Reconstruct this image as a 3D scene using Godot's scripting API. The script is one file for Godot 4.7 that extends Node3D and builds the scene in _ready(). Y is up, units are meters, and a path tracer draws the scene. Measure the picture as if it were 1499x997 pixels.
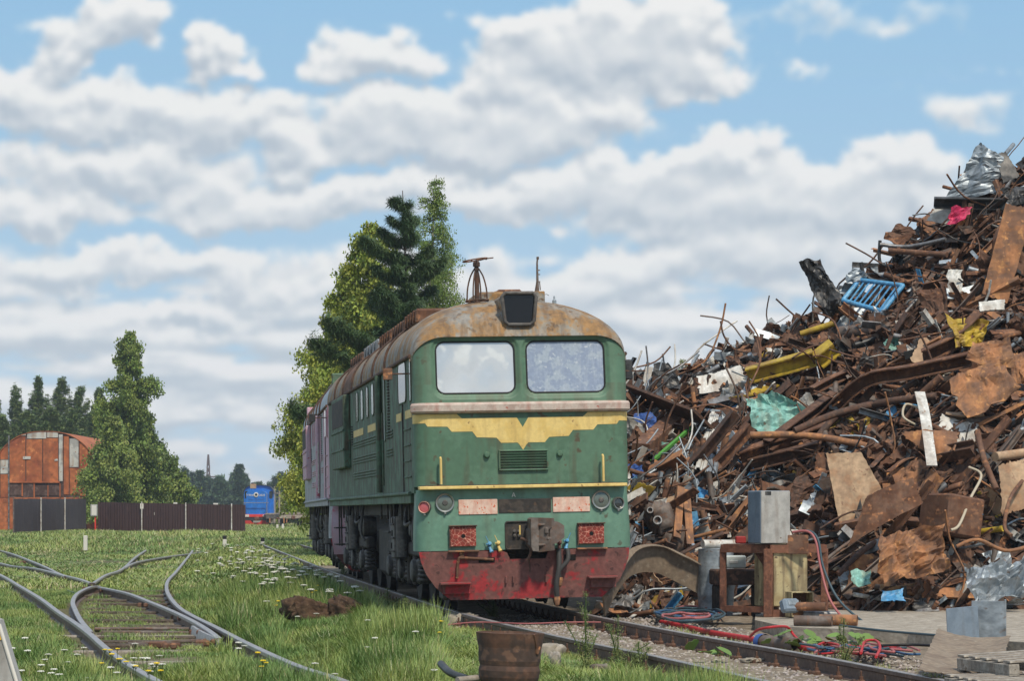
extends Node3D
# World: y up, metres. The camera stands at (0, EYE, 0) and looks along -z. "d" below is the distance along -z.
const F := 3800.0
const EYE := 1.37
const HORIZON := 750.0
const MIDX := 750.0

class MB:
	var v := PackedVector3Array()
	var n := PackedVector3Array()
	var c := PackedColorArray()
	var i := PackedInt32Array()
	var col := Color.WHITE
	func vert(p: Vector3, nn: Vector3) -> int:
		v.append(p); n.append(nn); c.append(col)
		return v.size() - 1
	func tri(a: Vector3, b: Vector3, d: Vector3) -> void:
		var nn := (b - a).cross(d - a).normalized()
		var k := vert(a, nn); vert(b, nn); vert(d, nn)
		i.append_array([k, k + 2, k + 1])
	func quad(a: Vector3, b: Vector3, d: Vector3, e: Vector3) -> void:
		var nn := (d - a).cross(e - b)
		nn = nn.normalized() if nn.length() > 1e-12 else Vector3.UP
		var k := vert(a, nn); vert(b, nn); vert(d, nn); vert(e, nn)
		i.append_array([k, k + 2, k + 1, k, k + 3, k + 2])
	func fquad(a: int, b: int, d: int, e: int) -> void:
		i.append_array([a, d, b, a, e, d])
	# box with chamfered edges
	func box(t: Transform3D, s: Vector3, bv := 0.0) -> void:
		var h := s * 0.5
		if bv <= 0.0:
			var p := []
			for k in 8:
				p.append(t * Vector3(h.x if k & 1 else -h.x, h.y if k & 2 else -h.y, h.z if k & 4 else -h.z))
			quad(p[4], p[5], p[7], p[6]); quad(p[1], p[0], p[2], p[3]); quad(p[5], p[1], p[3], p[7])
			quad(p[0], p[4], p[6], p[2]); quad(p[6], p[7], p[3], p[2]); quad(p[0], p[1], p[5], p[4])
			return
		bv = minf(bv, minf(h.x, minf(h.y, h.z)) * 0.9)
		var q := []
		for k in 8:
			var sg := Vector3(1 if k & 1 else -1, 1 if k & 2 else -1, 1 if k & 4 else -1)
			var fx := sg * Vector3(h.x, h.y - bv, h.z - bv)
			var fy := sg * Vector3(h.x - bv, h.y, h.z - bv)
			var fz := sg * Vector3(h.x - bv, h.y - bv, h.z)
			q.append([t * fx, t * fy, t * fz])
		quad(q[4][2], q[5][2], q[7][2], q[6][2]); quad(q[1][2], q[0][2], q[2][2], q[3][2])
		quad(q[5][0], q[1][0], q[3][0], q[7][0]); quad(q[0][0], q[4][0], q[6][0], q[2][0])
		quad(q[6][1], q[7][1], q[3][1], q[2][1]); quad(q[0][1], q[1][1], q[5][1], q[4][1])
		for k in 8:
			var odd := ((k & 1) + ((k >> 1) & 1) + ((k >> 2) & 1)) % 2 == 1
			if odd: tri(q[k][0], q[k][1], q[k][2])
			else: tri(q[k][0], q[k][2], q[k][1])
		# edges along x
		quad(q[6][2], q[7][2], q[7][1], q[6][1]); quad(q[4][1], q[5][1], q[5][2], q[4][2])
		quad(q[2][1], q[3][1], q[3][2], q[2][2]); quad(q[0][2], q[1][2], q[1][1], q[0][1])
		# along y
		quad(q[5][2], q[5][0], q[7][0], q[7][2]); quad(q[4][0], q[4][2], q[6][2], q[6][0])
		quad(q[1][0], q[1][2], q[3][2], q[3][0]); quad(q[0][2], q[0][0], q[2][0], q[2][2])
		# along z
		quad(q[7][0], q[3][0], q[3][1], q[7][1]); quad(q[5][1], q[1][1], q[1][0], q[5][0])
		quad(q[2][0], q[6][0], q[6][1], q[2][1]); quad(q[0][1], q[4][1], q[4][0], q[0][0])
	func bx(p: Vector3, s: Vector3, bv := 0.0) -> void:
		box(Transform3D(Basis(), p), s, bv)
	# surface of nu x nv points, smooth; u runs fastest; outward side: (du x dv)
	func grid(pts: PackedVector3Array, nu: int, nv: int) -> void:
		var base := v.size()
		for b in nv:
			for a in nu:
				var a0 := maxi(a - 1, 0); var a1 := mini(a + 1, nu - 1)
				var b0 := maxi(b - 1, 0); var b1 := mini(b + 1, nv - 1)
				var nn := (pts[b * nu + a1] - pts[b * nu + a0]).cross(pts[b1 * nu + a] - pts[b0 * nu + a])
				vert(pts[b * nu + a], nn.normalized() if nn.length() > 1e-14 else Vector3.UP)
		for b in nv - 1:
			for a in nu - 1:
				var k := base + b * nu + a
				fquad(k, k + 1, k + nu + 1, k + nu)
	# a sheet of metal with thickness
	func slab(pts: PackedVector3Array, nu: int, nv: int, th: float) -> void:
		var back := PackedVector3Array()
		back.resize(pts.size())
		for b in nv:
			for a in nu:
				var a0 := maxi(a - 1, 0); var a1 := mini(a + 1, nu - 1)
				var b0 := maxi(b - 1, 0); var b1 := mini(b + 1, nv - 1)
				var nn := (pts[b * nu + a1] - pts[b * nu + a0]).cross(pts[b1 * nu + a] - pts[b0 * nu + a])
				nn = nn.normalized() if nn.length() > 1e-14 else Vector3.UP
				back[b * nu + (nu - 1 - a)] = pts[b * nu + a] - nn * th
		grid(pts, nu, nv)
		grid(back, nu, nv)
		for a in nu - 1:
			quad(pts[a], back[nu - 1 - a], back[nu - 2 - a], pts[a + 1])
			var t := (nv - 1) * nu
			quad(pts[t + a + 1], back[t + nu - 2 - a], back[t + nu - 1 - a], pts[t + a])
		for b in nv - 1:
			quad(pts[(b + 1) * nu], back[(b + 1) * nu + nu - 1], back[b * nu + nu - 1], pts[b * nu])
			quad(pts[b * nu + nu - 1], back[b * nu], back[(b + 1) * nu], pts[(b + 1) * nu + nu - 1])
	static func frames(path: PackedVector3Array, up := Vector3.ZERO) -> Array:
		var out := []
		var m := path.size()
		var side := Vector3.ZERO
		for k in m:
			var t := (path[mini(k + 1, m - 1)] - path[maxi(k - 1, 0)]).normalized()
			if up != Vector3.ZERO:
				side = t.cross(up)
				side = side.normalized() if side.length() > 1e-4 else t.cross(Vector3(0.3, 0.1, 1)).normalized()
			elif k == 0:
				side = t.cross(Vector3.UP if absf(t.y) < 0.9 else Vector3.RIGHT).normalized()
			else:
				side = (side - t * side.dot(t)).normalized()
			out.append([side, side.cross(t).normalized(), t])
		return out
	func tube(path: PackedVector3Array, r, sides := 8, caps := true) -> void:
		var fr := frames(path)
		var base := v.size()
		var m := path.size()
		for k in m:
			var rr: float = r[k] if r is Array or r is PackedFloat32Array else r
			for s in sides:
				var a := TAU * s / sides
				var d: Vector3 = fr[k][0] * cos(a) + fr[k][1] * sin(a)
				vert(path[k] + d * rr, d)
		for k in m - 1:
			for s in sides:
				var s2 := (s + 1) % sides
				fquad(base + k * sides + s, base + (k + 1) * sides + s, base + (k + 1) * sides + s2, base + k * sides + s2)
		if caps:
			for e in [0, m - 1]:
				var nn: Vector3 = fr[e][2] * (-1.0 if e == 0 else 1.0)
				var k0 := vert(path[e], nn)
				for s in sides: vert(v[base + e * sides + s], nn)
				for s in sides:
					var s2 := (s + 1) % sides
					if e == 0: i.append_array([k0, k0 + 1 + s2, k0 + 1 + s])
					else: i.append_array([k0, k0 + 1 + s, k0 + 1 + s2])
	func rod(a: Vector3, b: Vector3, r: float, sides := 8) -> void:
		tube(PackedVector3Array([a, b]), r, sides)
	# closed profile (x to the side, y up) swept along a path, hard edges across
	static func ccw(p: PackedVector2Array) -> PackedVector2Array:
		var o := p.duplicate()
		var s := 0.0
		for k in o.size(): s += o[k].cross(o[(k + 1) % o.size()])
		if s < 0.0: o.reverse()
		return o
	func sweep(prof_: PackedVector2Array, path: PackedVector3Array, up := Vector3.UP, caps := true) -> void:
		var prof := ccw(prof_)
		var fr := frames(path, up)
		var m := path.size()
		var np := prof.size()
		for e in np:
			var p0 := prof[e]; var p1 := prof[(e + 1) % np]
			var dn := Vector2((p1 - p0).y, -(p1 - p0).x).normalized()
			var base := v.size()
			for k in m:
				var nn: Vector3 = fr[k][0] * dn.x + fr[k][1] * dn.y
				vert(path[k] + fr[k][0] * p0.x + fr[k][1] * p0.y, nn)
				vert(path[k] + fr[k][0] * p1.x + fr[k][1] * p1.y, nn)
			for k in m - 1:
				var q := base + k * 2
				fquad(q, q + 2, q + 3, q + 1)
		if caps:
			var tr := Geometry2D.triangulate_polygon(prof)
			for e in [0, m - 1]:
				var nn: Vector3 = fr[e][2] * (-1.0 if e == 0 else 1.0)
				var k0 := v.size()
				for p in prof: vert(path[e] + fr[e][0] * p.x + fr[e][1] * p.y, nn)
				for k in range(0, tr.size(), 3):
					var a := tr[k]; var b := tr[k + 1]; var d := tr[k + 2]
					var g := (v[k0 + b] - v[k0 + a]).cross(v[k0 + d] - v[k0 + a])
					if g.dot(nn) > 0.0: i.append_array([k0 + a, k0 + d, k0 + b])
					else: i.append_array([k0 + a, k0 + b, k0 + d])
	# profile of (radius, height) turned about the y axis of t
	func lathe(t: Transform3D, prof: PackedVector2Array, seg := 16, from := 0.0, to := TAU) -> void:
		var m := prof.size()
		for e in m - 1:
			var p0 := prof[e]; var p1 := prof[e + 1]
			var dn := Vector2((p1 - p0).y, -(p1 - p0).x).normalized()
			var base := v.size()
			for s in seg + 1:
				var a := lerpf(from, to, float(s) / seg)
				var d := Vector3(cos(a), 0, sin(a))
				var nn := (t.basis * (d * dn.x + Vector3.UP * dn.y)).normalized()
				vert(t * (d * p0.x + Vector3.UP * p0.y), nn)
				vert(t * (d * p1.x + Vector3.UP * p1.y), nn)
			for s in seg:
				var q := base + s * 2
				fquad(q, q + 1, q + 3, q + 2)
	# flat polygon (in the xy plane of t) given a depth towards -z of t
	func prism(t: Transform3D, poly: PackedVector2Array, depth: float) -> void:
		var pl := ccw(poly)
		var tr := Geometry2D.triangulate_polygon(pl)
		for side in [0, 1]:
			var k0 := v.size()
			var nn := t.basis.z.normalized() * (1.0 if side == 0 else -1.0)
			for p in pl: vert(t * Vector3(p.x, p.y, 0.0 if side == 0 else -depth), nn)
			for k in range(0, tr.size(), 3):
				var a := pl[tr[k]]; var b := pl[tr[k + 1]]; var d := pl[tr[k + 2]]
				var ccw := (b - a).cross(d - a) > 0.0
				if ccw == (side == 0): i.append_array([k0 + tr[k], k0 + tr[k + 2], k0 + tr[k + 1]])
				else: i.append_array([k0 + tr[k], k0 + tr[k + 1], k0 + tr[k + 2]])
		for k in pl.size():
			var a := pl[k]; var b := pl[(k + 1) % pl.size()]
			quad(t * Vector3(a.x, a.y, -depth), t * Vector3(b.x, b.y, -depth), t * Vector3(b.x, b.y, 0), t * Vector3(a.x, a.y, 0))
	func mesh() -> ArrayMesh:
		var arr := []
		arr.resize(Mesh.ARRAY_MAX)
		arr[Mesh.ARRAY_VERTEX] = v
		arr[Mesh.ARRAY_NORMAL] = n
		arr[Mesh.ARRAY_COLOR] = c
		arr[Mesh.ARRAY_INDEX] = i
		var m := ArrayMesh.new()
		m.add_surface_from_arrays(Mesh.PRIMITIVE_TRIANGLES, arr)
		return m

var taken := {}
var M := {}
var rng := RandomNumberGenerator.new()
var nz := FastNoiseLite.new()

func numbered(called: String) -> String:
	var k: int = taken.get(called, 0)
	taken[called] = k + 1
	return called if k == 0 else "%s_%03d" % [called, k]

func tag(o: Node, label: String, category := "", group := "", kind := "") -> void:
	if label: o.set_meta("label", label)
	if category: o.set_meta("category", category)
	if group: o.set_meta("group", group)
	if kind: o.set_meta("kind", kind)

func thing(called: String, label: String, category: String, t := Transform3D(), group := "") -> Node3D:
	var o := Node3D.new()
	o.name = numbered(called)
	o.transform = t
	tag(o, label, category, group)
	add_child(o)
	return o

func part(called: String, m, mat: Material, parent: Node, label := "") -> MeshInstance3D:
	var o := MeshInstance3D.new()
	o.name = called
	o.mesh = m.mesh() if m is MB else m
	o.material_override = mat
	if label: o.set_meta("label", label)
	parent.add_child(o, true)
	return o

# a thing that is one mesh
func single(called: String, m, mat: Material, label: String, category: String, group := "") -> MeshInstance3D:
	var o := MeshInstance3D.new()
	o.name = numbered(called)
	o.mesh = m.mesh() if m is MB else m
	o.material_override = mat
	tag(o, label, category, group)
	add_child(o)
	return o

func structure(called: String, m, mat: Material) -> MeshInstance3D:
	var o := MeshInstance3D.new()
	o.name = numbered(called)
	o.mesh = m.mesh() if m is MB else m
	o.material_override = mat
	o.set_meta("kind", "structure")
	add_child(o)
	return o

func many(called: String, m: Mesh, mat: Material, where: Array, tints: PackedColorArray, parent: Node = self) -> MultiMeshInstance3D:
	var mm := MultiMesh.new()
	mm.transform_format = MultiMesh.TRANSFORM_3D
	mm.use_colors = true
	mm.mesh = m
	mm.instance_count = where.size()
	for j in where.size():
		mm.set_instance_transform(j, where[j])
		mm.set_instance_color(j, tints[j])
	var o := MultiMeshInstance3D.new()
	o.name = called
	o.multimesh = mm
	o.material_override = mat
	o.set_meta("kind", "stuff")
	parent.add_child(o, true)
	return o

# the point seen at photo pixel (px, py) at distance d
func at(px: float, py: float, d: float) -> Vector3:
	return Vector3((px - MIDX) * d / F, EYE + (HORIZON - py) * d / F, -d)

# the point at photo pixel on the level y
func lay(px: float, py: float, y: float) -> Vector3:
	var d := (EYE - y) * F / (py - HORIZON)
	return Vector3((px - MIDX) * d / F, y, -d)

func spline(pts: Array, step: int) -> PackedVector3Array:
	var out := PackedVector3Array()
	var m := pts.size()
	for k in m - 1:
		var p0: Vector3 = pts[maxi(k - 1, 0)]; var p1: Vector3 = pts[k]
		var p2: Vector3 = pts[k + 1]; var p3: Vector3 = pts[mini(k + 2, m - 1)]
		for s in step:
			out.append(p1.cubic_interpolate(p2, p0, p3, float(s) / step))
	out.append(pts[m - 1])
	return out

func pv(a: Array) -> PackedVector2Array:
	var o := PackedVector2Array()
	for k in range(0, a.size(), 2): o.append(Vector2(a[k], a[k + 1]))
	return o

func rrect(cx: float, cy: float, w: float, h: float, r: float, seg := 5) -> PackedVector2Array:
	var o := PackedVector2Array()
	for q in 4:
		var cc := Vector2(cx + (w / 2 - r) * (1 if q == 0 or q == 3 else -1), cy + (h / 2 - r) * (1 if q < 2 else -1))
		for s in seg + 1:
			var a := PI / 2 * (q + float(s) / seg)
			o.append(cc + Vector2(cos(a), sin(a)) * r)
	return o

func disc(cx: float, cy: float, r: float, seg := 24) -> PackedVector2Array:
	var o := PackedVector2Array()
	for s in seg: o.append(Vector2(cx + cos(TAU * s / seg) * r, cy + sin(TAU * s / seg) * r))
	return o

# ---- textures
var noise_cache := {}
func noise_bytes(size: int, seed_: int, freq: float, oct: int, kind := 0) -> PackedByteArray:
	var key := "%d %d %f %d %d" % [size, seed_, freq, oct, kind]
	if noise_cache.has(key): return noise_cache[key]
	var f := FastNoiseLite.new()
	f.seed = seed_
	f.frequency = freq
	f.noise_type = FastNoiseLite.TYPE_CELLULAR if kind == 1 else FastNoiseLite.TYPE_SIMPLEX_SMOOTH
	f.fractal_octaves = oct
	f.fractal_type = FastNoiseLite.FRACTAL_FBM if oct > 1 else FastNoiseLite.FRACTAL_NONE
	if kind == 1:
		f.cellular_return_type = FastNoiseLite.RETURN_DISTANCE2_SUB
	var im := f.get_seamless_image(size, size)
	im.convert(Image.FORMAT_L8)
	noise_cache[key] = im.get_data()
	return noise_cache[key]

# base paint with mottling, a second tone in patches, rust in patches and vertical streaks; colours sRGB
func surface_tex(base: Color, second: Color, spot: Color, seed_: int, amount := 0.4, spots := 0.2, streak := 0.3, size := 384, freq := 0.012) -> ImageTexture:
	var a := noise_bytes(size, 3 + seed_ % 4, freq, 5)
	var b := noise_bytes(size, 11 + seed_ % 3, 0.05, 3)
	var c := noise_bytes(size, 21 + seed_ % 3, 0.02, 4)
	var out := PackedByteArray()
	out.resize(size * size * 3)
	var shift := (seed_ * 7919) % (size * size)
	var n2 := size * size
	var grain := 0.10 if seed_ in [14, 15, 17, 20, 21, 24, 25, 26, 27, 28, 37, 38, 41, 43, 44, 45, 49] else 0.36
	var k := 0
	for y in size:
		for x in size:
			var p := (y * size + x + shift) % n2
			var na := a[p] / 255.0
			var nb := b[(p * 1 + shift / 3) % n2] / 255.0
			var nc := c[((y / 7) * size + x + shift) % n2] / 255.0
			var nd := c[(p + shift * 5) % n2] / 255.0
			var w := clampf((na + (nb - 0.5) * 0.35 - (1.0 - amount)) * 5.0 + 0.5, 0.0, 1.0)
			var q := base.lerp(second, w)
			var sp := clampf((nd + (nb - 0.5) * 0.5 - (1.0 - spots)) * 7.0, 0.0, 1.0)
			var st := clampf((nc - 0.52) * 4.0, 0.0, 1.0) * streak
			q = q.lerp(spot, maxf(sp, st * 0.8))
			var g := 1.0 + (nb - 0.5) * grain
			out[k] = clampi(int(q.r * g * 255.0), 0, 255)
			out[k + 1] = clampi(int(q.g * g * 255.0), 0, 255)
			out[k + 2] = clampi(int(q.b * g * 255.0), 0, 255)
			k += 3
	return ImageTexture.create_from_image(Image.create_from_data(size, size, false, Image.FORMAT_RGB8, out))

var bump_tex := {}
func bump(seed_: int, freq: float, oct := 4, kind := 0) -> ImageTexture:
	var key := "%d %f %d" % [seed_, freq, kind]
	if not bump_tex.has(key):
		bump_tex[key] = ImageTexture.create_from_image(Image.create_from_data(256, 256, false, Image.FORMAT_L8, noise_bytes(256, seed_, freq, oct, kind)))
	return bump_tex[key]

func mat(called: String, color: Color, rough := 0.8, metal := 0.0, tex: Texture2D = null, scale := 0.5, relief := 0.0, spec := 0.5) -> StandardMaterial3D:
	var m := StandardMaterial3D.new()
	m.resource_name = called
	m.albedo_color = color
	m.roughness = rough
	m.metallic = metal
	m.metallic_specular = spec
	m.vertex_color_use_as_albedo = true
	if tex:
		m.albedo_texture = tex
		m.uv1_triplanar = true
		m.uv1_scale = Vector3.ONE * scale
	if relief > 0.0:
		m.heightmap_enabled = true
		m.heightmap_texture = bump(5, 0.03)
		m.heightmap_scale = relief
		m.uv1_triplanar = true
		m.uv1_scale = Vector3.ONE * scale
	M[called] = m
	return m

func make_materials() -> void:
	var W := Color.WHITE
	var rustd := Color(0.28, 0.225, 0.20); var rustb := Color(0.43, 0.325, 0.265); var rusto := Color(0.63, 0.44, 0.30)
	mat("rust_dark", W, 0.85, 0.0, surface_tex(rustd, Color(0.36, 0.255, 0.20), rustb, 1, 0.5, 0.35, 0.2), 0.6, 0.6)
	mat("rust_brown", W, 0.85, 0.0, surface_tex(rustb, Color(0.35, 0.235, 0.175), rusto, 2, 0.5, 0.3, 0.3), 0.6, 0.6)
	mat("rust_orange", W, 0.85, 0.0, surface_tex(rusto, rustb, Color(0.72, 0.52, 0.33), 3, 0.45, 0.3, 0.4), 0.5, 0.6)
	mat("rust_tan", W, 0.85, 0.0, surface_tex(Color(0.70, 0.60, 0.49), Color(0.60, 0.47, 0.36), rustb, 4, 0.4, 0.18, 0.3), 0.5, 0.5)
	mat("rust_grey", W, 0.7, 0.2, surface_tex(Color(0.46, 0.43, 0.41), Color(0.36, 0.31, 0.28), rustb, 5, 0.45, 0.35, 0.4), 0.6, 0.5)
	mat("steel", W, 0.5, 0.6, surface_tex(Color(0.56, 0.57, 0.58), Color(0.42, 0.42, 0.42), Color(0.40, 0.30, 0.24), 6, 0.4, 0.2, 0.2), 0.7, 0.3)
	mat("zinc", W, 0.5, 0.45, surface_tex(Color(0.64, 0.68, 0.71), Color(0.50, 0.54, 0.57), Color(0.42, 0.34, 0.28), 7, 0.45, 0.12, 0.15), 0.7, 0.3)
	mat("charcoal", W, 0.45, 0.2, surface_tex(Color(0.20, 0.205, 0.21), Color(0.29, 0.29, 0.29), Color(0.30, 0.22, 0.17), 8, 0.4, 0.15, 0.1), 0.6, 0.3)
	mat("white_worn", W, 0.6, 0.0, surface_tex(Color(0.80, 0.80, 0.78), Color(0.66, 0.65, 0.62), Color(0.42, 0.29, 0.20), 9, 0.4, 0.16, 0.3), 0.7, 0.3)
	mat("teal_worn", W, 0.6, 0.0, surface_tex(Color(0.47, 0.68, 0.65), Color(0.55, 0.74, 0.70), Color(0.42, 0.26, 0.17), 10, 0.4, 0.17, 0.3), 0.6, 0.3)
	mat("yellow_worn", W, 0.6, 0.0, surface_tex(Color(0.70, 0.60, 0.20), Color(0.58, 0.47, 0.17), rustb, 11, 0.4, 0.25, 0.4), 0.6, 0.3)
	mat("blue_worn", W, 0.5, 0.0, surface_tex(Color(0.28, 0.55, 0.74), Color(0.40, 0.64, 0.78), Color(0.40, 0.36, 0.34), 12, 0.4, 0.14, 0.3), 0.7, 0.3)
	mat("dull_brown", W, 0.75, 0.1, surface_tex(Color(0.53, 0.47, 0.40), Color(0.46, 0.40, 0.34), Color(0.60, 0.56, 0.50), 50, 0.4, 0.2, 0.3), 0.6, 0.2)
	mat("deep_blue", Color(0.20, 0.33, 0.58), 0.6)
	mat("pink", W, 0.6, 0.0, surface_tex(Color(0.76, 0.18, 0.36), Color(0.62, 0.12, 0.26), Color(0.80, 0.45, 0.5), 13, 0.4, 0.15, 0.2, 256), 1.0, 0.3)
	mat("green_bright", Color(0.30, 0.55, 0.22), 0.6)
	mat("red_dull", Color(0.55, 0.12, 0.10), 0.6)
	# locomotives
	mat("loco_green", W, 0.55, 0.0, surface_tex(Color(0.305, 0.435, 0.35), Color(0.335, 0.465, 0.38), Color(0.315, 0.285, 0.215), 14, 0.45, 0.19, 0.55, 512, 0.006), 0.32, 0.12)
	mat("loco_teal", W, 0.5, 0.0, surface_tex(Color(0.38, 0.53, 0.46), Color(0.405, 0.555, 0.48), Color(0.31, 0.32, 0.26), 15, 0.45, 0.15, 0.4, 512, 0.006), 0.32, 0.1)
	mat("loco_side", W, 0.7, 0.0, surface_tex(Color(0.35, 0.465, 0.38), Color(0.285, 0.36, 0.29), Color(0.31, 0.25, 0.19), 16, 0.5, 0.25, 0.95, 512, 0.01), 0.4, 0.15)
	mat("loco_yellow", W, 0.6, 0.0, surface_tex(Color(0.87, 0.77, 0.49), Color(0.83, 0.72, 0.43), Color(0.55, 0.44, 0.28), 17, 0.45, 0.13, 0.22), 0.7, 0.1)
	mat("loco_roof", W, 0.75, 0.1, surface_tex(Color(0.56, 0.555, 0.535), Color(0.57, 0.44, 0.28), Color(0.36, 0.29, 0.23), 18, 0.5, 0.34, 0.75, 512, 0.008), 0.45, 0.3)
	mat("loco_red", W, 0.75, 0.0, surface_tex(Color(0.43, 0.28, 0.26), Color(0.58, 0.15, 0.17), Color(0.27, 0.17, 0.16), 19, 0.36, 0.30, 0.1, 512, 0.01), 0.42, 0.8)
	mat("bumper_white", W, 0.65, 0.0, surface_tex(Color(0.74, 0.69, 0.65), Color(0.66, 0.58, 0.54), Color(0.62, 0.26, 0.2), 20, 0.45, 0.14, 0.25), 0.8, 0.3)
	mat("plate_white", W, 0.6, 0.0, surface_tex(Color(0.86, 0.76, 0.70), Color(0.82, 0.68, 0.62), Color(0.78, 0.38, 0.26), 21, 0.4, 0.24, 0.2), 1.2, 0.1)
	mat("cracked_red", W, 0.7, 0.0, crack_tex(Color(0.50, 0.19, 0.15), Color(0.84, 0.72, 0.64)), 0.85)
	mat("bogie", W, 0.75, 0.1, surface_tex(Color(0.19, 0.18, 0.175), Color(0.26, 0.235, 0.215), Color(0.31, 0.25, 0.20), 22, 0.4, 0.2, 0.3), 0.6, 0.5)
	mat("bogie_light", W, 0.65, 0.2, surface_tex(Color(0.33, 0.325, 0.32), Color(0.41, 0.40, 0.39), Color(0.29, 0.23, 0.19), 23, 0.4, 0.25, 0.3), 0.6, 0.3)
	mat("pink_side", W, 0.65, 0.0, surface_tex(Color(0.78, 0.65, 0.70), Color(0.72, 0.64, 0.70), Color(0.68, 0.30, 0.36), 24, 0.5, 0.2, 0.5), 0.5, 0.1)
	mat("grey_side", W, 0.65, 0.0, surface_tex(Color(0.68, 0.70, 0.72), Color(0.60, 0.625, 0.65), Color(0.46, 0.40, 0.38), 25, 0.5, 0.2, 0.7), 0.5, 0.1)
	mat("rubber", Color(0.07, 0.07, 0.075), 0.6)
	mat("hose", Color(0.22, 0.22, 0.22), 0.7)
	mat("black_hole", Color(0.03, 0.03, 0.03), 0.9)
	mat("chrome", Color(0.62, 0.62, 0.6), 0.3, 0.8)
	mat("lens", Color(0.42, 0.46, 0.44), 0.12, 0.3)
	mat("pink_lens", Color(0.72, 0.38, 0.40), 0.35)
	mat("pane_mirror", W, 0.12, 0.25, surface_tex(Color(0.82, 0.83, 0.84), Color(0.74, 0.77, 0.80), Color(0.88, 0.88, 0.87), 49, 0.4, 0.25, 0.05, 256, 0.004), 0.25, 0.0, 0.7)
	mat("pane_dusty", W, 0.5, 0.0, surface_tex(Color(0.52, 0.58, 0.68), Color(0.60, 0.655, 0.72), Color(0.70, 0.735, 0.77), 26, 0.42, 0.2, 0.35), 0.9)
	mat("pane_dark", Color(0.16, 0.19, 0.20), 0.08, 0.0, null, 0.5, 0.0, 0.8)
	mat("pane_pale", Color(0.72, 0.75, 0.74), 0.15)
	mat("blue_paint", W, 0.4, 0.0, surface_tex(Color(0.10, 0.42, 0.76), Color(0.13, 0.46, 0.80), Color(0.18, 0.34, 0.52), 27, 0.4, 0.1, 0.2, 256), 0.4)
	mat("red_paint", W, 0.5, 0.0, surface_tex(Color(0.82, 0.22, 0.17), Color(0.74, 0.18, 0.15), Color(0.5, 0.2, 0.16), 28, 0.4, 0.12, 0.2, 256), 0.4)
	mat("flat_white", Color(0.82, 0.81, 0.78), 0.6)
	mat("flat_black", Color(0.08, 0.08, 0.08), 0.6)
	mat("flat_yellow", Color(0.90, 0.74, 0.10), 0.5)
	# yard
	mat("rail", W, 0.6, 0.2, surface_tex(Color(0.37, 0.31, 0.28), Color(0.43, 0.36, 0.32), Color(0.32, 0.24, 0.19), 29, 0.45, 0.3, 0.1), 0.8, 0.2)
	mat("rail_top", W, 0.42, 0.5, surface_tex(Color(0.66, 0.645, 0.64), Color(0.58, 0.56, 0.55), Color(0.50, 0.43, 0.39), 30, 0.4, 0.14, 0.1), 1.2)
	mat("sleeper", W, 0.9, 0.0, surface_tex(Color(0.33, 0.29, 0.25), Color(0.26, 0.22, 0.19), Color(0.40, 0.36, 0.31), 31, 0.45, 0.3, 0.2), 1.0, 1.0)
	mat("ground", W, 0.95, 0.0, surface_tex(Color(0.56, 0.52, 0.46), Color(0.48, 0.43, 0.37), Color(0.62, 0.59, 0.53), 32, 0.5, 0.3, 0.0, 512, 0.02), 0.35, 2.0)
	mat("stone", W, 0.9, 0.0, surface_tex(Color(0.68, 0.66, 0.64), Color(0.57, 0.55, 0.53), Color(0.74, 0.70, 0.66), 33, 0.5, 0.3, 0.0, 256), 2.0)
	mat("concrete", W, 0.92, 0.0, surface_tex(Color(0.65, 0.62, 0.57), Color(0.57, 0.54, 0.49), Color(0.46, 0.41, 0.36), 34, 0.5, 0.25, 0.1), 0.7, 1.0)
	mat("grey_wood", W, 0.9, 0.0, surface_tex(Color(0.62, 0.595, 0.555), Color(0.53, 0.50, 0.46), Color(0.42, 0.38, 0.34), 35, 0.5, 0.25, 0.6), 0.9, 0.6)
	mat("rot_wood", W, 0.95, 0.0, surface_tex(Color(0.33, 0.25, 0.19), Color(0.24, 0.18, 0.14), Color(0.40, 0.33, 0.26), 36, 0.5, 0.3, 0.6), 1.0, 1.5)
	mat("fence_brown", W, 0.55, 0.0, surface_tex(Color(0.27, 0.185, 0.18), Color(0.25, 0.17, 0.165), Color(0.31, 0.22, 0.21), 37, 0.4, 0.2, 0.3, 256), 0.15)
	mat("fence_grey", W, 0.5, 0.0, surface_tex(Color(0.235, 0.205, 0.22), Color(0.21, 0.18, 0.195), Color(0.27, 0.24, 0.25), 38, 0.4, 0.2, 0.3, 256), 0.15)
	mat("shed_rust", W, 0.85, 0.0, surface_tex(Color(0.64, 0.37, 0.22), Color(0.54, 0.29, 0.175), Color(0.72, 0.46, 0.28), 39, 0.45, 0.25, 0.6), 0.12)
	mat("shed_rust_b", W, 0.85, 0.0, surface_tex(Color(0.69, 0.41, 0.25), Color(0.60, 0.33, 0.19), Color(0.50, 0.29, 0.19), 40, 0.45, 0.25, 0.6), 0.12)
	mat("shed_white", W, 0.7, 0.0, surface_tex(Color(0.74, 0.74, 0.72), Color(0.62, 0.62, 0.61), Color(0.52, 0.34, 0.22), 41, 0.4, 0.15, 0.4), 0.2)
	mat("shed_dark", W, 0.8, 0.0, surface_tex(Color(0.30, 0.22, 0.20), Color(0.38, 0.31, 0.29), Color(0.24, 0.16, 0.13), 42, 0.45, 0.25, 0.6), 0.2)
	mat("box_white", W, 0.6, 0.0, surface_tex(Color(0.66, 0.66, 0.65), Color(0.60, 0.60, 0.59), Color(0.42, 0.38, 0.34), 43, 0.4, 0.1, 0.35), 0.9, 0.1)
	mat("box_blue", W, 0.6, 0.0, surface_tex(Color(0.47, 0.53, 0.59), Color(0.43, 0.49, 0.55), Color(0.36, 0.36, 0.36), 44, 0.4, 0.1, 0.25), 0.9, 0.1)
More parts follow.
